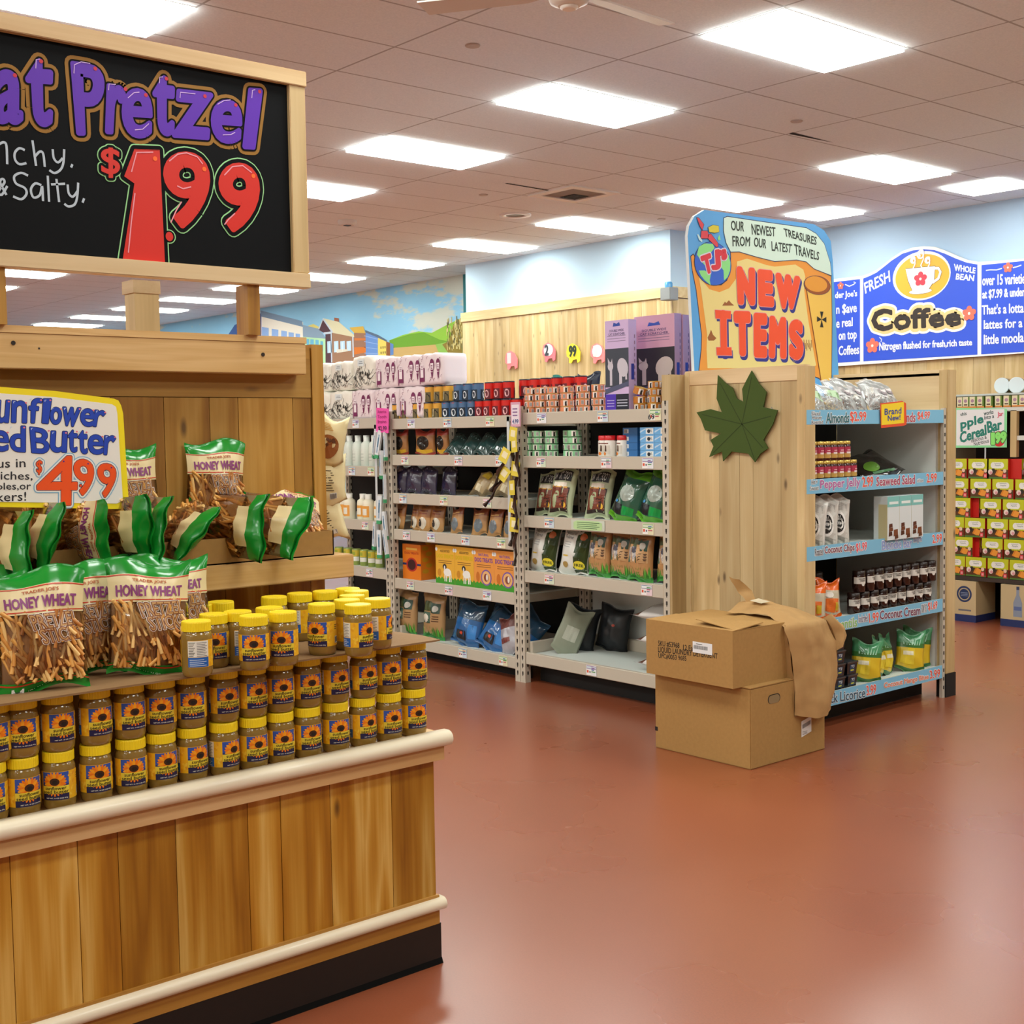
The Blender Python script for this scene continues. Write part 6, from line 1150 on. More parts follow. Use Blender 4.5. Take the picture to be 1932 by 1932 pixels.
b.poly(V_([(5.589,2.247),(5.612,2.27),(5.624,2.263),(5.646,2.28),(5.663,2.268),(5.691,2.253)]), IC, .0018); b.poly(V_([(5.463,2.065),(5.48,2.087),(5.493,2.11),(5.509,2.083),(5.538,2.065),(5.517,2.051),(5.472,2.049)]), IC, .0018)
for k in range(7): q = [(6.333,2.085),(6.405,2.04)]; u = q[0][0]+(q[1][0]-q[0][0])*k/6; b.stroke([(u, q[0][1]-.02*(k % 2)), (u+.006, q[1][1]-.01*(k % 3))], .006, IC, .0019)
c = [(6.509,2.212)][0]
for k in range(4): a = k*pi/2; b.poly([(c[0], c[1]), (c[0]+.05*cos(a-.35), c[1]+.05*sin(a-.35)), (c[0]+.05*cos(a+.35), c[1]+.05*sin(a+.35))], mat('#1c1a16', .5), .0024)
b.build('painted_board', T7, org=O7)
b = MB(); b.box(-4.74, -4.715, 5.5, 5.54, 1.6, 2.3, PINEZ); b.build('strut', T7, org=O7); b = MB(); b.box(-4.74, -4.715, 6.4, 6.44, 1.6, 2.3, PINEZ); b.build('strut', T7, org=O7)
# --- goods on the unit (all facing +X)
R90 = RAD(90)
def rp(z): return z-.011
# top shelf: clear bags of almonds
def nutbag(nm, c1, c2, lab, group, seed):
    w, h, d = .19, .20, .09; fr = bagf(w, h, d, seed); t = thing(nm, 'x', 'snack bag', (0, 0, 0), group)
    weld(bag_shell(fr, lambda u, v, s: film('nutfilm', '#f0f2f2', .02, .3, .2), 14, 20).build('clear_film', t))
    b = MB(); rnd = random.Random(seed)
    for k in range(110):
        u = rnd.uniform(-.85, .85); v = rnd.uniform(.08, .55); p = fr(u, v, -1); y = p[1]*rnd.uniform(-.85, .85); q = Vector((p[0]*.9, y, p[2])); a, e = rnd.uniform(.006, .011), rnd.uniform(.004, .007)
        R = Euler((rnd.uniform(0, 3), rnd.uniform(0, 3), rnd.uniform(0, 3))).to_matrix(); n = 6; P_ = [q+R@Vector((a*cos(2*pi*i/n), e*sin(2*pi*i/n), s_)) for s_ in (-.0018, .0018) for i in range(n)]
        b.raw(P_, [tuple(range(n))[::-1], tuple(range(n, 2*n))]+[(i, (i+1) % n, (i+1) % n+n, i+n) for i in range(n)], mat(rnd.choice(c1), .5))
    o = b.build('almond_pieces', t); o['kind'] = 'stuff'
    b = MB(ft(fr, w, h, .0015)); b.rect(-.05, .045, .07, .125, mat(c2, .4), 0, 6); b.rect(-.03, .03, .085, .11, mat(lab, .4), .0006, 4); b.build('label', t); return Proto(t)
NB = nutbag('almond_bag', ['#b08a4c', '#c9a666', '#8f6a34', '#d8c090'], '#a9c4a0', '#7a9a6a', 'bags of sliced almonds', 51); NB2 = nutbag('almond_bag', ['#5a3420', '#6e442c', '#8a6048'], '#c9c4c4', '#8a8084', 'bags of chocolate almonds', 52)
for k, (y, e) in enumerate(((5.40, 10), (5.50, 16), (5.62, 22), (5.75, 18))): NB.put((-4.10+.03*(k % 2), y, rp(1.65)), (RAD(-48), RAD(e), R90-RAD(20)), f'clear bag of sliced almonds slumped on the top shelf, {ORD[k]} from the left', 1.05)
for k, (y, e) in enumerate(((5.90, 18), (6.08, 20), (6.26, 12), (6.40, 14))): NB2.put((-4.10-.06*(k % 2), y, rp(1.65)), (RAD(-44), RAD(e), R90-RAD(14)), f'clear bag of dark almonds on the top shelf right half, {ORD[k]} from the left', 1.15+.1*(k % 2))
# second shelf: jelly jars
def jelly():
    b = MB(); b.lathe([(.026, 0), (.028, .003), (.028, .078), (.025, .083)], 18, mat('#3f1614', .15, spec=.7)); b.lathe([(.0275, .083), (.028, .086), (.028, .098), (.025, .1)], 18, mat('#d3b25a', .3, metal=.6)); b.tf = cyl(.0283)
    b.rect(-.04, .04, .014, .038, mat('#c39a4e', .4), 0, 10); b.rect(-.04, .04, .038, .07, mat('#b03350', .4), 0, 10); b.rect(-.016, .016, .034, .044, mat('#ead9d6', .4), .0005, 4); b.rect(-.012, .012, .05, .055, mat('#e6b4bc', .4), .0005, 3); b.ell((.012, .022), .009, .007, mat('#e4c890', .4), .0006, 10); return single(b, 'jelly_jar', 'jar', 'pepper jelly jars')
PJ = jelly(); z = rp(1.30)
for k in range(8): PJ.put((-3.985, 5.372+k*.0585, z), R90+rr()*.4, f'pepper jelly jar with gold lid in the bottom row, {ORD[k]} from the left')
for k in range(7): PJ.put((-3.987, 5.376+k*.0585, z+.1), R90+rr()*.3, f'pepper jelly jar with gold lid in the upper row, {ORD[k]} from the left')
PSW = pouch('seaweed_pack', .34, .2, .06, plain('#0d0f0d'), lambda b, U, h: (b.ell((-.35*U, .3*h), .3*U, .14*h, mat('#5a8a2a', .3), 0, 16), b.rect(-.5*U, .5*U, .1*h, .15*h, mat('#2f6a3a', .4), .0004, 4)), 'snack bag', 'black seaweed pack', 55)
PSW.o.data.materials[0] = mat('#0b0c0b', .12, spec=.9); PSW.put((-4.0, 6.14, z), (RAD(-62), RAD(-6), R90), 'glossy black seaweed salad pack lying on the second shelf', 1.25); PSW.put((-4.30, 6.05, z), (RAD(-30), RAD(10), R90), 'glossy black seaweed salad pack leaning behind the lying one', 1.1)
# third shelf
z = rp(.958)
def art_coco(b, U, h):
    b.rect(-.85*U, .85*U, .05*h, .9*h, mat('#c9c7c0', .4), 0, 6); b.ell((0, .42*h), .62*U, .26*h, mat('#f0f0ec', .4), .0006, 24); b.ell((0, .42*h), .48*U, .2*h, mat('#1d1f1f', .4), .001, 22); b.trect('COCONUT', -.55*U, .55*U, .4*h, .46*h, mat('#efefea', .4), .0004, .0015); b.trect('chips', -.2*U, .2*U, .31*h, .36*h, mat('#efefea', .4), 0, .0015); b.trect('Roasted', -.22*U, .22*U, .5*h, .54*h, mat('#efefea', .4), 0, .0015)
    for j in range(8): b.rect(-.7*U, .7*U, (.7+.02*j)*h, (.707+.02*j)*h, mat('#8a8a84', .4), .0005, 4); b.rect(-.6*U, .6*U, (.05+.012*j)*h, (.055+.012*j)*h, mat('#7a7a76', .4), .0005, 4)
PCO = pouch('coconut_chip_bag', .135, .25, .05, plain('#dcdad3'), art_coco, 'snack bag', 'coconut chip bags', 57)
for k, (y, e, x) in enumerate(((5.37, 44, -4.03), (5.45, 58, -4.0), (5.56, 40, -3.995), (5.665, 36, -3.995))): PCO.put((x, y, z), (RAD(-9), RAD(4), R90-RAD(e)), f'white coconut chips bag, {ORD[k]} from the left', 1.02)
PCO.put((-4.1, 5.76, z), (RAD(-6), 0, R90-RAD(50)), 'white coconut chips bag set back behind the others', .9)
def brownie():
    t = thing('baking_mix_box', 'x', 'box', (0, 0, 0), 'baking mix boxes'); b = MB(); w, d, h = .115, .055, .205
    b.box(-w/2, w/2, -d, .03, 0, h, mat('#d9e2e4', .4)); b.box(-w/2-.0005, -w/2, -d, 0, 0, h*.82, mat('#cfc79a', .4)); b.tf = FY(-d-.0004)
    b.rect(-w/2, w/2, h*.76, h, mat('#7fc4c0', .4)); b.rect(-w*.35, w*.4, h*.82, h*.88, mat('#e6f2f0', .4), .0004)
    for (x, zz, w_, h_, c) in ((-.22*w, .33*h, .3*w, .1*h, '#5a2c1a'), (-.2*w, .24*h, .34*w, .1*h, '#6e3a20'), (-.24*w, .14*h, .3*w, .11*h, '#4e2616'), (.2*w, .16*h, .36*w, .16*h, '#7a4426'), (.26*w, .06*h, .3*w, .1*h, '#5f331c')): b.prism([(x-w_/2, zz-h_/2), (x+w_/2, zz-h_/2+.004), (x+w_/2-.003, zz+h_/2), (x-w_/2+.002, zz+h_/2-.002)], 0, .0006, mat(c, .5))
    b.build('carton', t); return Proto(t)
PBM = brownie()
for k in range(3): PBM.put((-3.975, 6.075+.117*k, z), R90, f'blondie bar baking mix box, {ORD[k]} from the left', (1, 1, 1.15))
# fourth shelf: coconut cream jars, lentil bags
def cream():
    b = MB(); b.lathe([(.031, 0), (.034, .004), (.034, .085), (.031, .092)], 18, mat('#2c120c', .15, spec=.7)); b.lathe([(.0335, .092), (.0335, .112), (.03, .114)], 18, mat('#22100b', .35)); b.tf = cyl(.0343)
    b.rect(-.05, .05, .045, .08, mat('#dfdcd4', .4), 0, 12); b.ell((.005, .043), .01, .01, mat('#dfdcd4', .4), .0002, 12); b.trect('COCONUT', -.022, .022, .068, .076, mat('#2a221e', .4), .0003, .0006); b.trect('CREAM', -.015, .015, .058, .066, mat('#2a221e', .4), .0003, .0006); return single(b, 'coconut_cream_jar', 'jar', 'coconut cream jars')
PCC = cream(); z = rp(.575)
for row in range(2):
    for k in range(9): PCC.put((-3.99-.002*row, 5.86+k*.087-.05*(row == 0), z+.1145*row), R90+rr()*1.2, f'dark coconut cream jar in the {("bottom", "upper")[row]} row of the main block, {ORD[k]} from the left')
for (x, y, zz, l) in ((-4.12, 5.62, 0, 'bottom, left of the pair behind the lentil bags'), (-4.12, 5.70, 0, 'bottom, right of the pair behind the lentil bags'), (-4.12, 5.66, .1145, 'stacked alone above the pair')): PCC.put((x, y, z+zz), R90+rr()*.4, 'dark coconut cream jar, '+l)
PLE = pouch('lentil_bag', .15, .2, .07, lambda u, v, s: mat('#ee6a1a' if v > .72 or v < .12 else '#c9c0a8', .22, spec=.8), lambda b, U, h: (b.rect(-.7*U, .7*U, .16*h, .5*h, mat('#e0702a', .3), 0, 5), b.ell((-.2*U, .6*h), .35*U, .08*h, mat('#e8e4da', .3), .0004, 14), b.rect(.3*U, .7*U, .2*h, .4*h, mat('#c8a82a', .3), .0005, 3)), 'snack bag', 'orange lentil bags', 61)
for k, (x, y, e, l) in enumerate(((-4.0, 5.45, -46, 'front left'), (-3.995, 5.60, -20, 'turned at the right'), (-4.13, 5.50, -40, 'behind the front two'))): PLE.put((x, y, z), (RAD(-10), RAD(3), R90+RAD(e)), f'orange and silver lentil bag, {l}', 1.0 if k < 2 else 1.2)
# bottom shelf: licorice tubs, pouches
def tub():
    t = thing('licorice_tub', 'x', 'tub', (0, 0, 0), 'licorice tubs'); b = MB(); P_ = [(-.045, -.045), (.045, -.045), (.045, .045), (-.045, .045)]
    V = [(x*.86, y*.86, 0) for x, y in P_]+[(x, y, .062) for x, y in P_]; b.raw(V, [(3, 2, 1, 0), (0, 1, 5, 4), (1, 2, 6, 5), (2, 3, 7, 6), (3, 0, 4, 7), (4, 5, 6, 7)], mat('#16171c', .15, spec=.8)); b.tf = lambda u, v, w: (u, -.0387-v*.1016-w, v)
    b.rect(-.022, .022, .012, .054, mat('#1f3f5c', .3), .001); b.trect('TJ', -.014, .014, .036, .05, mat('#dfe6ea', .4), .0006, .002); b.rect(-.014, .014, .02, .027, mat('#d8d84a', .4), .002); b.build('tub_body', t, bevel=0)
    b = MB(); b.box(-.049, .049, -.049, .049, .062, .070, mat('#3a3d42', .15, spec=.8)); b.build('lid', t, bevel=.002); return Proto(t)
PTU = tub(); z = rp(.19)
for c, n in ((5.53, 4), (5.64, 4), (5.75, 2)):
    for l in range(n): PTU.put((-4.0, c, z+.0705*l), R90+rr()*.1, f'black licorice tub, {("left", "middle", "right")[round((c-5.53)/.11)]} stack beside the paper bag, {LEV[l]} level')
PMG = pouch('mango_bag', .16, .21, .06, lambda u, v, s: mat('#4f9a6a' if v > .72 else ('#e4c22a' if .12 < v < .62 else '#3f7a3a'), .2, spec=.8), lambda b, U, h: (b.rect(-.75*U, .2*U, .2*h, .6*h, mat('#e9cf3a', .3), 0, 5), b.rect(-.6*U, .1*U, .42*h, .52*h, mat('#f0eccf', .3), .0006, 4), [b.poly([((-.6+.18*k)*U, .68*h), ((-.5+.18*k)*U, .68*h), ((-.58+.22*k)*U, .92*h)], mat('#9fd0b0', .3), .0003) for k in range(7)]), 'snack bag', 'green and yellow fruit bite bags', 63)
for k, (y, e, x) in enumerate(((5.93, 46, -4.0), (6.12, -18, -4.03), (6.19, -14, -4.03), (6.36, 40, -4.0), (6.50, 48, -4.05))): PMG.put((x, y, z), (RAD(-7), RAD(5), R90-RAD(e)), f'green and yellow fruit bite bag on the bottom shelf, {ORD[k]} from the left', 1.05)
PMG.put((-4.18, 5.92, z), (RAD(-12), RAD(-14), R90), 'green and yellow fruit bite bag at the back behind the first', 1.1)
# ------------------------------------------------------------------ cartons and paper bag on the floor
def carton_box(nm, label, x0, x1, y0, y1, z0, z1, rz, org):
    t = thing(nm, label, 'box', (org[0], org[1], z0)); t.rotation_euler = (0, 0, rz); return t
T8 = thing('cardboard_box', 'lower brown cardboard box with an oval hand hole, on the floor', 'box', (-3.995, 4.865, 0)); hx, hy, H1 = .297, .283, .378
b = MB(); b.box(-hx, hx, -hy, hy, 0, H1-.004, KRAFT); b.tf = lambda u, v, w: (hx+w, u, v)
hp = [(-.10+.048*cos(2*pi*k/24)*(1)-.012, .306+.03*sin(2*pi*k/24)) for k in range(24)]
hp = [(-.112+(.022 if cos(a) > 0 else -.022)+.024*cos(a), .306+.022*sin(a)) for a in [2*pi*k/24 for k in range(24)]]
b.poly(hp, mat('#2c2013', .9), .0006); b.poly([(u*.9-.011, v*.9+.0285) for u, v in hp], mat('#8a7450', .9), .0009)
b.build('carton', T8, bevel=.004)
b = MB(); b.box(-hx, hx, -hy, -.004, H1-.004, H1, KRAFT); b.build('flap', T8); b = MB(); b.box(-hx, hx, .004, hy, H1-.004, H1, KRAFT); b.build('flap', T8)
b = MB(lambda u, v, w: (hx+.001+w, u, v)); q = [(.094, .165), (.172, .180), (.172, .105), (.094, .088)]; b.poly(q[::-1], mat('#e3e3e0', .5), .0004)
for k in range(14): b.rect(.102+k*.0046, .1045+k*.0046, .128+k*.001, .148+k*.001, mat('#222222', .5), .0008)
for k in range(3): b.rect(.102, .14, .112-k*.006, .114-k*.006, mat('#555555', .5), .0008)
b.build('shipping_label', T8)
b = MB(lambda u, v, w: (u, -hy-.001-w, v)); b.rect(-hx, -hx+.018, .085, .105, mat('#111111', .6)); b.build('printed_mark', T8)
c0 = [(-3.745,4.515)][0]; cl = [(-4.292,4.524)][0]; cr = [(-3.748,4.96)][0]
v1 = Vector((cl[0]-c0[0], cl[1]-c0[1])); v2 = Vector((cr[0]-c0[0], cr[1]-c0[1])); ang = math.atan2(-v1.y, -v1.x); W, D = v1.length, .47
TH = .262
cen = Vector(c0)+v1/2+Vector((-sin(ang), cos(ang)))*D/2
T9 = thing('cardboard_box', 'upper brown cardboard box printed with laundry detergent lettering', 'box', (cen.x, cen.y, .378)); T9.rotation_euler = (0, 0, ang)
b = MB(); hx, hy = W/2, D/2; b.box(-hx, hx, -hy, hy, 0, TH, KRAFT); b.tf = lambda u, v, w: (u, -hy-.0006-w, v)
K = mat('#1b1712', .7)
fx = lambda px: -hx+(px-163)/(880-163)*2*hx
lz = lambda y, px: TH-((y-(475+(px-163)*(85/717)))/(448+(px-163)*(47/717)))*TH
for s, x0, x1, ya, yb in (('SKU #53968', 268, 450, 648, 698), ('12 Ea', 482, 562, 680, 725), ('LIQUID LAUNDRY DETERGENT', 268, 762, 700, 755), ('UPC#0053 9685', 270, 508, 755, 800)):
    sl = lambda px: (px-x0)*.082 if s[0] != '1' else 0
    b.text(s, [(fx(x0), lz(ya, x0)), (fx(x1), lz(ya+(x1-x0)*.1, x1)), (fx(x1), lz(yb+(x1-x0)*.1, x1)), (fx(x0), lz(yb, x0))], K, .0003, .0)
b.build('carton', T9, bevel=.004)
b = MB(lambda u, v, w: (u, -hy-.0012-w, v)); b.rect(fx(562), fx(720), lz(755, 640), lz(660, 640), mat('#e2e5e8', .5))
for k in range(18): b.rect(fx(572)+k*.0048, fx(572)+k*.0048+.0024, lz(722, 640), lz(690, 640), mat('#333333', .5), .0004)
b.rect(fx(590), fx(640), lz(680, 640), lz(675, 640), mat('#444444', .5), .0004); b.build('shipping_label', T9)
for nm, y0, y1, tilt, z_ in (('flap', -hy, -.02, RAD(5), 0), ('flap', .02, hy, 0, 0)):
    b = MB(); L_ = y1-y0
    if nm and tilt: b.raw([(-hx, y0, TH), (hx, y0, TH), (hx, y1, TH+.018), (-hx, y1, TH+.004), (-hx, y0, TH+.004), (hx, y0, TH+.004), (hx, y1, TH+.022), (-hx, y1, TH+.008)], [(3, 2, 1, 0), (4, 5, 6, 7), (0, 1, 5, 4), (1, 2, 6, 5), (2, 3, 7, 6), (3, 0, 4, 7)], KRAFT)
    else: b.box(-hx, hx, y0, y1, TH, TH+.004, KRAFT)
    b.build(nm, T9)
for x0, x1, dz in ((.03, hx, .012), (-hx, -.03, .0)):
    b = MB(); b.raw([(x0, -hy*.9, TH+.02+dz), (x1, -hy*.9, TH+.004), (x1, hy*.9, TH+.004), (x0, hy*.9, TH+.009+dz*.3)] if x0 > 0 else [(x0, -hy*.9, TH+.005), (x1, -hy*.9, TH+.006), (x1, hy*.9, TH+.006), (x0, hy*.9, TH+.005)], [(0, 1, 2, 3)], KRAFT); o = b.build('flap', T9); sm = o.modifiers.new('s', 'SOLIDIFY'); sm.thickness = .003
# crumpled paper bag slung behind the boxes
def crumple(pts, m, name, T, seed, amp=.012):
    rnd = random.Random(seed); ny = len(pts); nx = len(pts[0]); b = MB(); G = []
    from mathutils import noise
    for j in range(ny*6-5):
        row = []
        fj = j/6; j0 = min(int(fj), ny-2); tj = fj-j0
        for i in range(nx*6-5):
            fi = i/6; i0 = min(int(fi), nx-2); ti = fi-i0
            p = (Vector(pts[j0][i0])*(1-ti)+Vector(pts[j0][i0+1])*ti)*(1-tj)+(Vector(pts[j0+1][i0])*(1-ti)+Vector(pts[j0+1][i0+1])*ti)*tj
            n = noise.noise_vector(p*7+Vector((seed, 0, 0)))*.9+noise.noise_vector(p*19+Vector((seed, 3, 0)))*.5; row.append(p+n*amp)
        G.append(row)
    for j in range(len(G)-1):
        for i in range(len(G[0])-1): b.raw([G[j][i], G[j][i+1], G[j+1][i+1], G[j+1][i]], [(0, 1, 3), (1, 2, 3)] if (i+j) % 2 else [(0, 1, 2), (0, 2, 3)], m, smooth=True)
    o = b.build(name, T, org=T.location); weld(o); return o
TA = thing('paper_bag', 'crumpled brown paper bag hanging over the back of the cardboard boxes', 'paper bag', (-3.72, 5.05, .15))
xo = -3.672
fr_ = [[(xo-.02, 4.905, .20), (xo+.03, 4.98, .185), (xo+.045, 5.07, .19), (xo-.01, 5.165, .205)], [(xo-.02, 4.90, .34), (xo+.035, 4.98, .34), (xo+.05, 5.07, .35), (xo-.0, 5.205, .36)], [(xo-.03, 4.885, .50), (xo+.03, 4.96, .51), (xo+.035, 5.06, .52), (xo-.01, 5.21, .52)], [(xo-.05, 4.87, .63), (xo+.02, 4.93, .645), (xo+.02, 5.03, .645), (xo-.03, 5.16, .63)], [(xo-.16, 4.87, .668), (xo-.13, 4.93, .69), (xo-.12, 5.03, .69), (xo-.13, 5.15, .66)], [(xo-.32, 4.88, .665), (xo-.30, 4.96, .715), (xo-.30, 5.06, .71), (xo-.30, 5.15, .66)], [(xo-.42, 4.90, .655), (xo-.42, 4.98, .70), (xo-.42, 5.06, .70), (xo-.42, 5.12, .655)]]
crumple(fr_, PAPER, 'bag_front', TA, 3, .014)
crumple([[fr_[0][3], (xo-.12, 5.19, .2)], [fr_[1][3], (xo-.13, 5.24, .36)], [fr_[2][3], (xo-.14, 5.25, .52)], [fr_[3][3], (xo-.15, 5.20, .62)]], PAPER, 'bag_side', TA, 5, .012)
crumple([[fr_[0][0], (xo-.12, 4.93, .2)], [fr_[1][0], (xo-.12, 4.93, .34)], [fr_[2][0], (xo-.12, 4.92, .50)], [fr_[3][0], (xo-.14, 4.90, .62)]], PAPER, 'bag_side', TA, 6, .008)
crumple([[(xo-.02, 4.905, .20), (xo+.045, 5.07, .19), (xo-.01, 5.165, .205)], [(xo-.12, 4.93, .2), (xo-.12, 5.06, .2), (xo-.12, 5.19, .2)]], PAPER, 'bag_bottom', TA, 7, .004)
crumple([[(xo-.02, 5.19, .46), (xo+.03, 5.22, .50), (xo+.01, 5.26, .55)], [(xo-.03, 5.20, .56), (xo+.025, 5.235, .58), (xo-.01, 5.27, .60)], [(xo-.05, 5.17, .64), (xo-.02, 5.20, .66), (xo-.06, 5.24, .64)]], PAPER, 'folded_lip', TA, 9, .012)
crumple([[(xo-.36, 4.98, .69), (xo-.33, 5.02, .69)], [(xo-.42, 4.97, .76), (xo-.37, 5.02, .76)], [(xo-.45, 4.94, .83), (xo-.41, 4.97, .82)]], PAPER, 'twisted_neck', TA, 11, .016)
b = MB(); b.raw([(xo-.31, 4.93, .722), (xo-.24, 4.93, .714), (xo-.24, 5.0, .716), (xo-.31, 5.0, .726)], [(0, 1, 2, 3)], mat('#d8cdb2', .08, spec=.9)); b.build('clear_tape', TA, org=TA.location)
# ------------------------------------------------------------------ cereal bar display at the right
TC = thing('cereal_display', 'low white shelving holding the stacked cereal bar cartons', 'shelf', (-5.0, 9.7, 0)); OC = TC.location
YC = 9.35
b = MB(); b.box(-5.75, -4.0, YC+.0, 10.1, .33, .362, mat('#3a2e26', .6)); b.build('shelf', TC, org=OC)
b = MB(); b.box(-5.75, -4.0, YC+.02, 10.1, 1.665, 1.695, mat('#d9dad2', .5)); b.build('shelf', TC, org=OC)
b = MB(); b.box(-5.75, -4.0, YC+.03, 10.1, 1.79, 1.805, mat('#c9d4cf', .3)); b.build('shelf', TC, org=OC)
b = MB(); b.box(-5.75, -4.0, 10.1, 10.13, 0, 1.81, mat('#2a211b', .7)); b.build('back_panel', TC, org=OC)
for xa in (-5.75, -4.03):
    b = MB(); b.box(xa, xa+.03, YC+.04, 10.1, 0, 1.81, mat('#c2b69c', .5)); b.build('side_panel', TC, org=OC)
b = MB(); b.box(-5.02, -4.97, YC+.02, YC+.06, 1.31, 1.67, mat('#c9ab78', .5)); b.build('divider', TC, org=OC)
b = MB(); b.box(-4.97, -4.0, YC+.03, 9.9, 1.44, 1.475, mat('#d8d8d0', .5)); b.build('shelf', TC, org=OC)
def cereal():
    t = thing('cereal_bar_box', 'x', 'box', (0, 0, 0), 'cereal bar cartons'); b = MB(); w, d, h = .173, .12, .153
    b.box(-w/2, w/2, 0, d, 0, h, mat('#c8281e', .4)); b.tf = FY(-.0004)
    b.rect(-w/2, w/2, 0, h*.46, mat('#5a3a20', .4)); b.rect(-w/2, w/2, h*.46, h, mat('#c3c828', .4)); b.rect(-w/2, w/2, 0, h*.08, mat('#4f7a34', .4), .0002)
    W_ = mat('#ecebe4', .4)
    for dx, r in ((-.2, .13), (0, .17), (.18, .13), (.08, .12), (-.1, .12)): b.ell((w*(.0+dx), h*.68), w*r, h*.16, W_, .0004+.00003*(dx*10), 14)
    b.trect('Apple', -w*.12, w*.16, h*.63, h*.72, mat('#8a9a94', .4), .0003, .0012); b.rect(-w*.15, w*.18, h*.76, h*.78, mat('#9aa09a', .4), .0012)
    b.ell((-.34*w, .34*h), .11*w, .14*h, mat('#e8d9cf', .4), .0006, 12); b.ell((-.31*w, .3*h), .07*w, .08*h, mat('#d89aa0', .4), .0008, 10); b.ell((-.2*w, .4*h), .1*w, .12*h, mat('#2f2a24', .4), .0005, 12)
    for k in range(2): b.poly([(-.12*w+.07*w*k, .2*h-.03*h*k), (.1*w+.1*w*k, .1*h), (.22*w+.08*w*k, .36*h), (.0*w+.08*w*k, .46*h)], mat(['#d8862a', '#e89a3a'][k], .4), .0008+.0003*k)
    b.ell((.34*w, .4*h), .08*w, .1*h, mat('#e4c8b4', .4), .0006, 10); b.rect(.26*w, .42*w, .03*h, .26*h, mat('#d8404a', .4), .0009); b.rect(.29*w, .39*w, .08*h, .2*h, mat('#e4a0a0', .4), .0012)
    b.build('carton', t); return Proto(t)
PCB = cereal(); rows = [.365+.1555*i for i in range(6)]
rn = ['bottom', 'second lowest', 'third lowest', 'third highest', 'second highest', 'top']
xs = [[(-5.468,0.427),(-5.289,0.44),(-5.101,0.453),(-4.919,0.465)], [(-5.404,0.58),(-5.151,0.595),(-4.967,0.606)], [(-5.479,0.725),(-5.3,0.733),(-5.108,0.743),(-4.926,0.751)], [(-5.425,0.897),(-5.167,0.906),(-4.979,0.913)], [(-5.444,1.066),(-5.253,1.07),(-5.067,1.074),(-4.878,1.078)], [(-5.459,1.226),(-5.272,1.228),(-5.112,1.23)]]
for r, (zz, l) in enumerate(zip(rows, xs)):
    for k, (x, _) in enumerate(l): PCB.put((x, YC, zz), 0, f'green and brown apple cereal bar carton, {rn[r]} row, {ORD[k]} from the left')
    if r in (0, 2, 4): PCB.put((l[-1][0]+.175, YC, zz), 0, f'green and brown apple cereal bar carton, {rn[r]} row, cut by the picture edge')
for r, pts in ((1, [(-5.281,0.587)]), (3, [(-5.288,0.902)]), (5, [(-4.995,1.231),(-4.935,1.232)])):
    for k, (x, _) in enumerate(pts): PCB.put((x, YC+.1, rows[r]), RAD(90), f'cereal bar carton turned to show its red end, {rn[r]} row{("", " right one")[k]}', (.7, .5, 1))
PSM = MB(); PSM.box(-.03, .03, 0, .06, 0, .088, mat('#5f7f2a', .4)); PSM.tf = FY(-.0004); PSM.rect(-.03, .015, .005, .088, mat('#e6dcb8', .4)); PSM.ell((-.006, .055), .014, .014, mat('#b58aa0', .4), .0004, 12); PSM.rect(-.02, .01, .02, .03, mat('#5a3a24', .4), .0004); PSM.rect(-.03, .03, 0, .012, mat('#e08a3a', .4), .0006); PSM = single(PSM, 'tea_carton', 'box', 'small flower cartons')
for k, (x, _) in enumerate([(-5.448,1.752),(-5.397,1.751),(-5.338,1.749),(-5.275,1.747),(-5.203,1.745),(-5.124,1.743),(-5.054,1.741),(-4.985,1.739),(-4.925,1.737)]): PSM.put((x, YC+.03, 1.697), 0, f'small green and cream flower carton on the top ledge, {ORD[k]} from the left')
PRC = MB(); A = Matrix.Rotation(-pi/2, 3, 'X')
PRC.lathe([(.055, -.0), (.063, 0), (.063, .012), (.06, .014)], 28, mat('#dfe9ee', .35), ax=A); PRC.lathe([(.059, .014), (.059, .16), (.05, .162)], 28, mat('#8a7a3c', .4), ax=A); PRC.lathe([(.0595, .05), (.0595, .12)], 28, mat('#c9a24a', .4), ax=A, cap=False); PRC = single(PRC, 'oat_tub', 'tub', 'round tubs lying on the display')
for k, (x, _) in enumerate([(-5.204,1.853),(-5.081,1.848)]): PRC.put((x, YC+.22, 1.869), (0, 0, RAD(10 if k else 0)), f'round tub with a white lid lying on top of the display, {("left", "right")[k]} one')
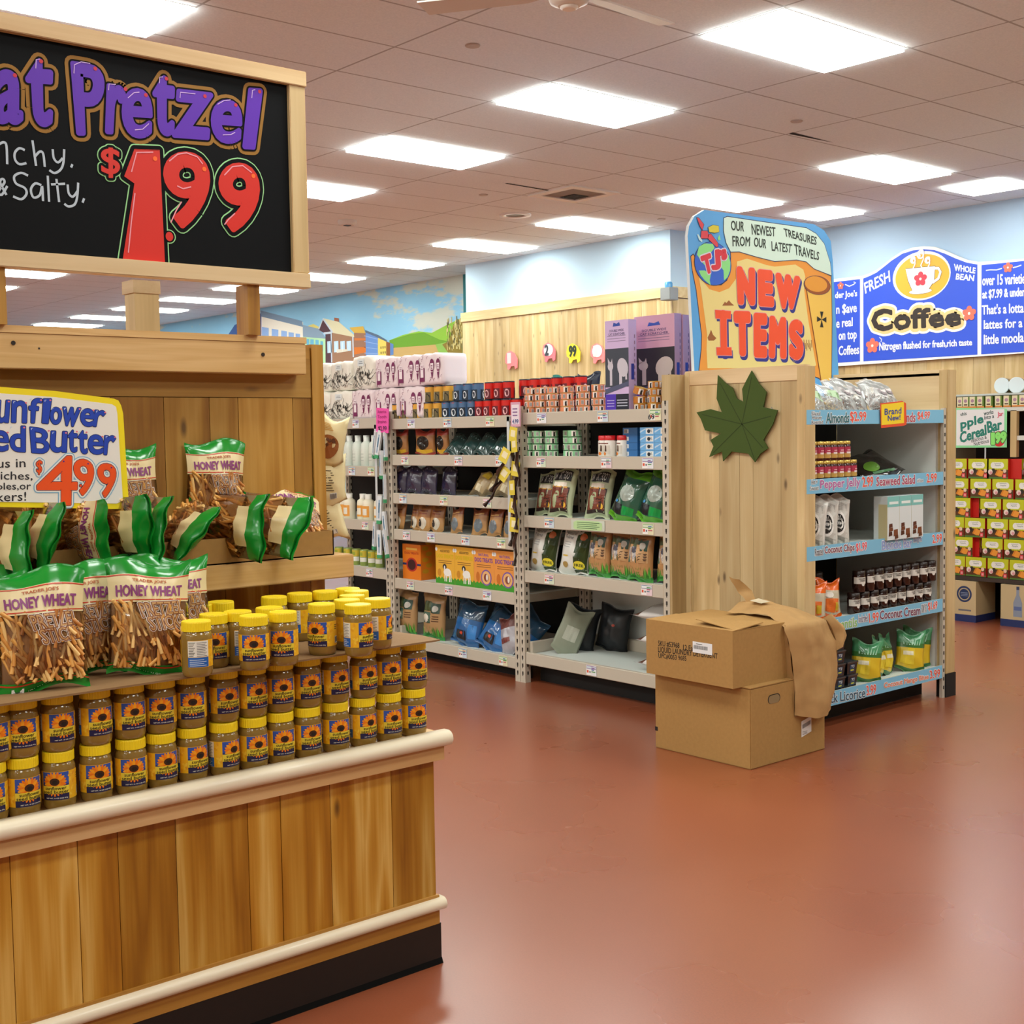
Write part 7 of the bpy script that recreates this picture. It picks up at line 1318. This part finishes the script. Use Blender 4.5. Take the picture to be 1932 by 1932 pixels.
# price card of the cereal bars
cq = [(-5.468,1.701),(-5.038,1.685),(-5.038,1.385),(-5.466,1.383)]
b = MB(FY(9.352)); b.prism([(cq[0][0], cq[3][1]), (cq[0][0], cq[0][1]), (cq[1][0]-.01, cq[1][1]), (cq[1][0], cq[1][1]-.01), (cq[2][0], cq[2][1])], 0, .003, mat('#8fe0a0', .5)); b.tf = FY(9.3485)
b.rect(cq[0][0]+.005, cq[1][0]-.02, cq[3][1]+.018, cq[0][1]-.018, mat('#e9e9ea', .5), .0003); GT = mat('#1f8070', .5)
for s, q, m, f_ in (('this', [(-5.428,1.657),(-5.375,1.67),(-5.375,1.642),(-5.428,1.634)], mat('#2a4a48', .5), .0006), ('pple', [(-5.426,1.601),(-5.237,1.644),(-5.231,1.561),(-5.421,1.512)], GT, .004), ('Cereal', [(-5.431,1.503),(-5.212,1.561),(-5.206,1.487),(-5.427,1.419)], GT, .004), ('Bar', [(-5.202,1.584),(-5.082,1.602),(-5.081,1.527),(-5.191,1.499)], GT, .004), ('works', [(-5.23,1.667),(-5.148,1.679),(-5.148,1.647),(-5.226,1.635)], mat('#2a4a48', .5), .0008), ('into a', [(-5.224,1.632),(-5.143,1.642),(-5.143,1.615),(-5.222,1.602)], mat('#2a4a48', .5), .0008), ('Jar', [(-5.116,1.66),(-5.067,1.663),(-5.07,1.62),(-5.113,1.614)], mat('#d83a5a', .5), .001), ('delicious &', [(-5.336,1.456),(-5.206,1.482),(-5.201,1.455),(-5.333,1.423)], mat('#3a4a4a', .5), .0004), ('Nutritious', [(-5.313,1.428),(-5.186,1.455),(-5.183,1.425),(-5.31,1.396)], mat('#3a4a4a', .5), .0004)): b.text(s, q, m, f_, .001)
c = [(-5.102,1.452)][0]; b.ell(c, .055, .06, mat('#d82a2a', .5), .0014, 22)
for k, (s, q) in enumerate((('1', [(-5.16,1.493),(-5.14,1.493),(-5.139,1.413),(-5.159,1.413)]), ('9', [(-5.124,1.496),(-5.091,1.498),(-5.092,1.427),(-5.124,1.422)]), ('9', [(-5.081,1.5),(-5.042,1.501),(-5.049,1.431),(-5.081,1.427)]))): b.text(s, q, mat('#3f7a3a', .5), .013, .002); b.text(s, q, mat('#8fe872', .5), .007, .0026)
b.poly([(c[0]+.01, c[1]+.055), (c[0]+.05, c[1]+.07), (c[0]+.03, c[1]+.045)], GT, .0018)
o = b.build('cereal_price_card', org=(cq[0][0]+.18, 9.3, cq[3][1])); tag(o, 'white apple cereal bar price card with a green border', 'price card')
b = MB(); b.tube([(-5.22, 9.36, 1.2965), (-5.22, 9.36, 1.42)], .006, mat('#cfd4d6', .3)); o = b.build('card_stand', org=(-5.22, 9.36, 1.2965)); tag(o, 'thin clear stem holding up the apple cereal bar card', 'card stand')
# drinks cases under the display
def case(x0, x1, y0, y1, label, kind):
    t = thing('drinks_case', label, 'box', ((x0+x1)/2, (y0+y1)/2, 0)); b = MB(); h = .325; b.box(x0, x1, y0, y1, .055, h, mat('#c3ae84', .6)); b.box(x0-.001, x1+.001, y0-.001, y1+.001, 0, .056, mat('#1f2f62', .5)); b.tf = FY(y0-.0004)
    if kind == 0: c = (x1-.10, .22); b.ell(c, .065, .065, mat('#24365e', .5), 0, 26); b.ell(c, .05, .05, mat('#b9a880', .5), .0004, 24); b.ell(c, .042, .042, mat('#24365e', .5), .0008, 22); [b.rect(c[0]-.03, c[0]+.03, c[1]+.008-.012*j, c[1]+.012-.012*j, mat('#8fa0b8', .5), .0012) for j in range(3)]; b.rect(x1-.15, x1-.04, .085, .098, mat('#6a6a72', .5))
    else:
        x = x0+.14; Bt = mat('#8a94a4', .4); b.prism([(x-.036, .08), (x+.036, .08), (x+.036, .19), (x+.012, .25), (x+.012, .31), (x-.012, .31), (x-.012, .25), (x-.036, .19)][::-1], 0, .0006, Bt); b.rect(x-.03, x+.03, .13, .16, mat('#5a6a9a', .4), .001); b.rect(x-.012, x+.012, .29, .315, mat('#3a4664', .4), .001)
        b.rect(x+.07, x+.2, .13, .23, mat('#2fb59a', .5), .0006); b.rect(x+.08, x+.11, .14, .17, mat('#1d4a44', .5), .001)
    b.build('case_body', t, org=t.location)
a = [(-5.275,0.147),(-5.066,0.167)]; case(-5.72, a[0][0], 9.33, 9.63, 'beige drinks case with a round dark blue emblem, left of the gap', 0); case(a[1][0], -4.42, 9.33, 9.63, 'beige drinks case with a grey bottle picture, right of the gap', 1)
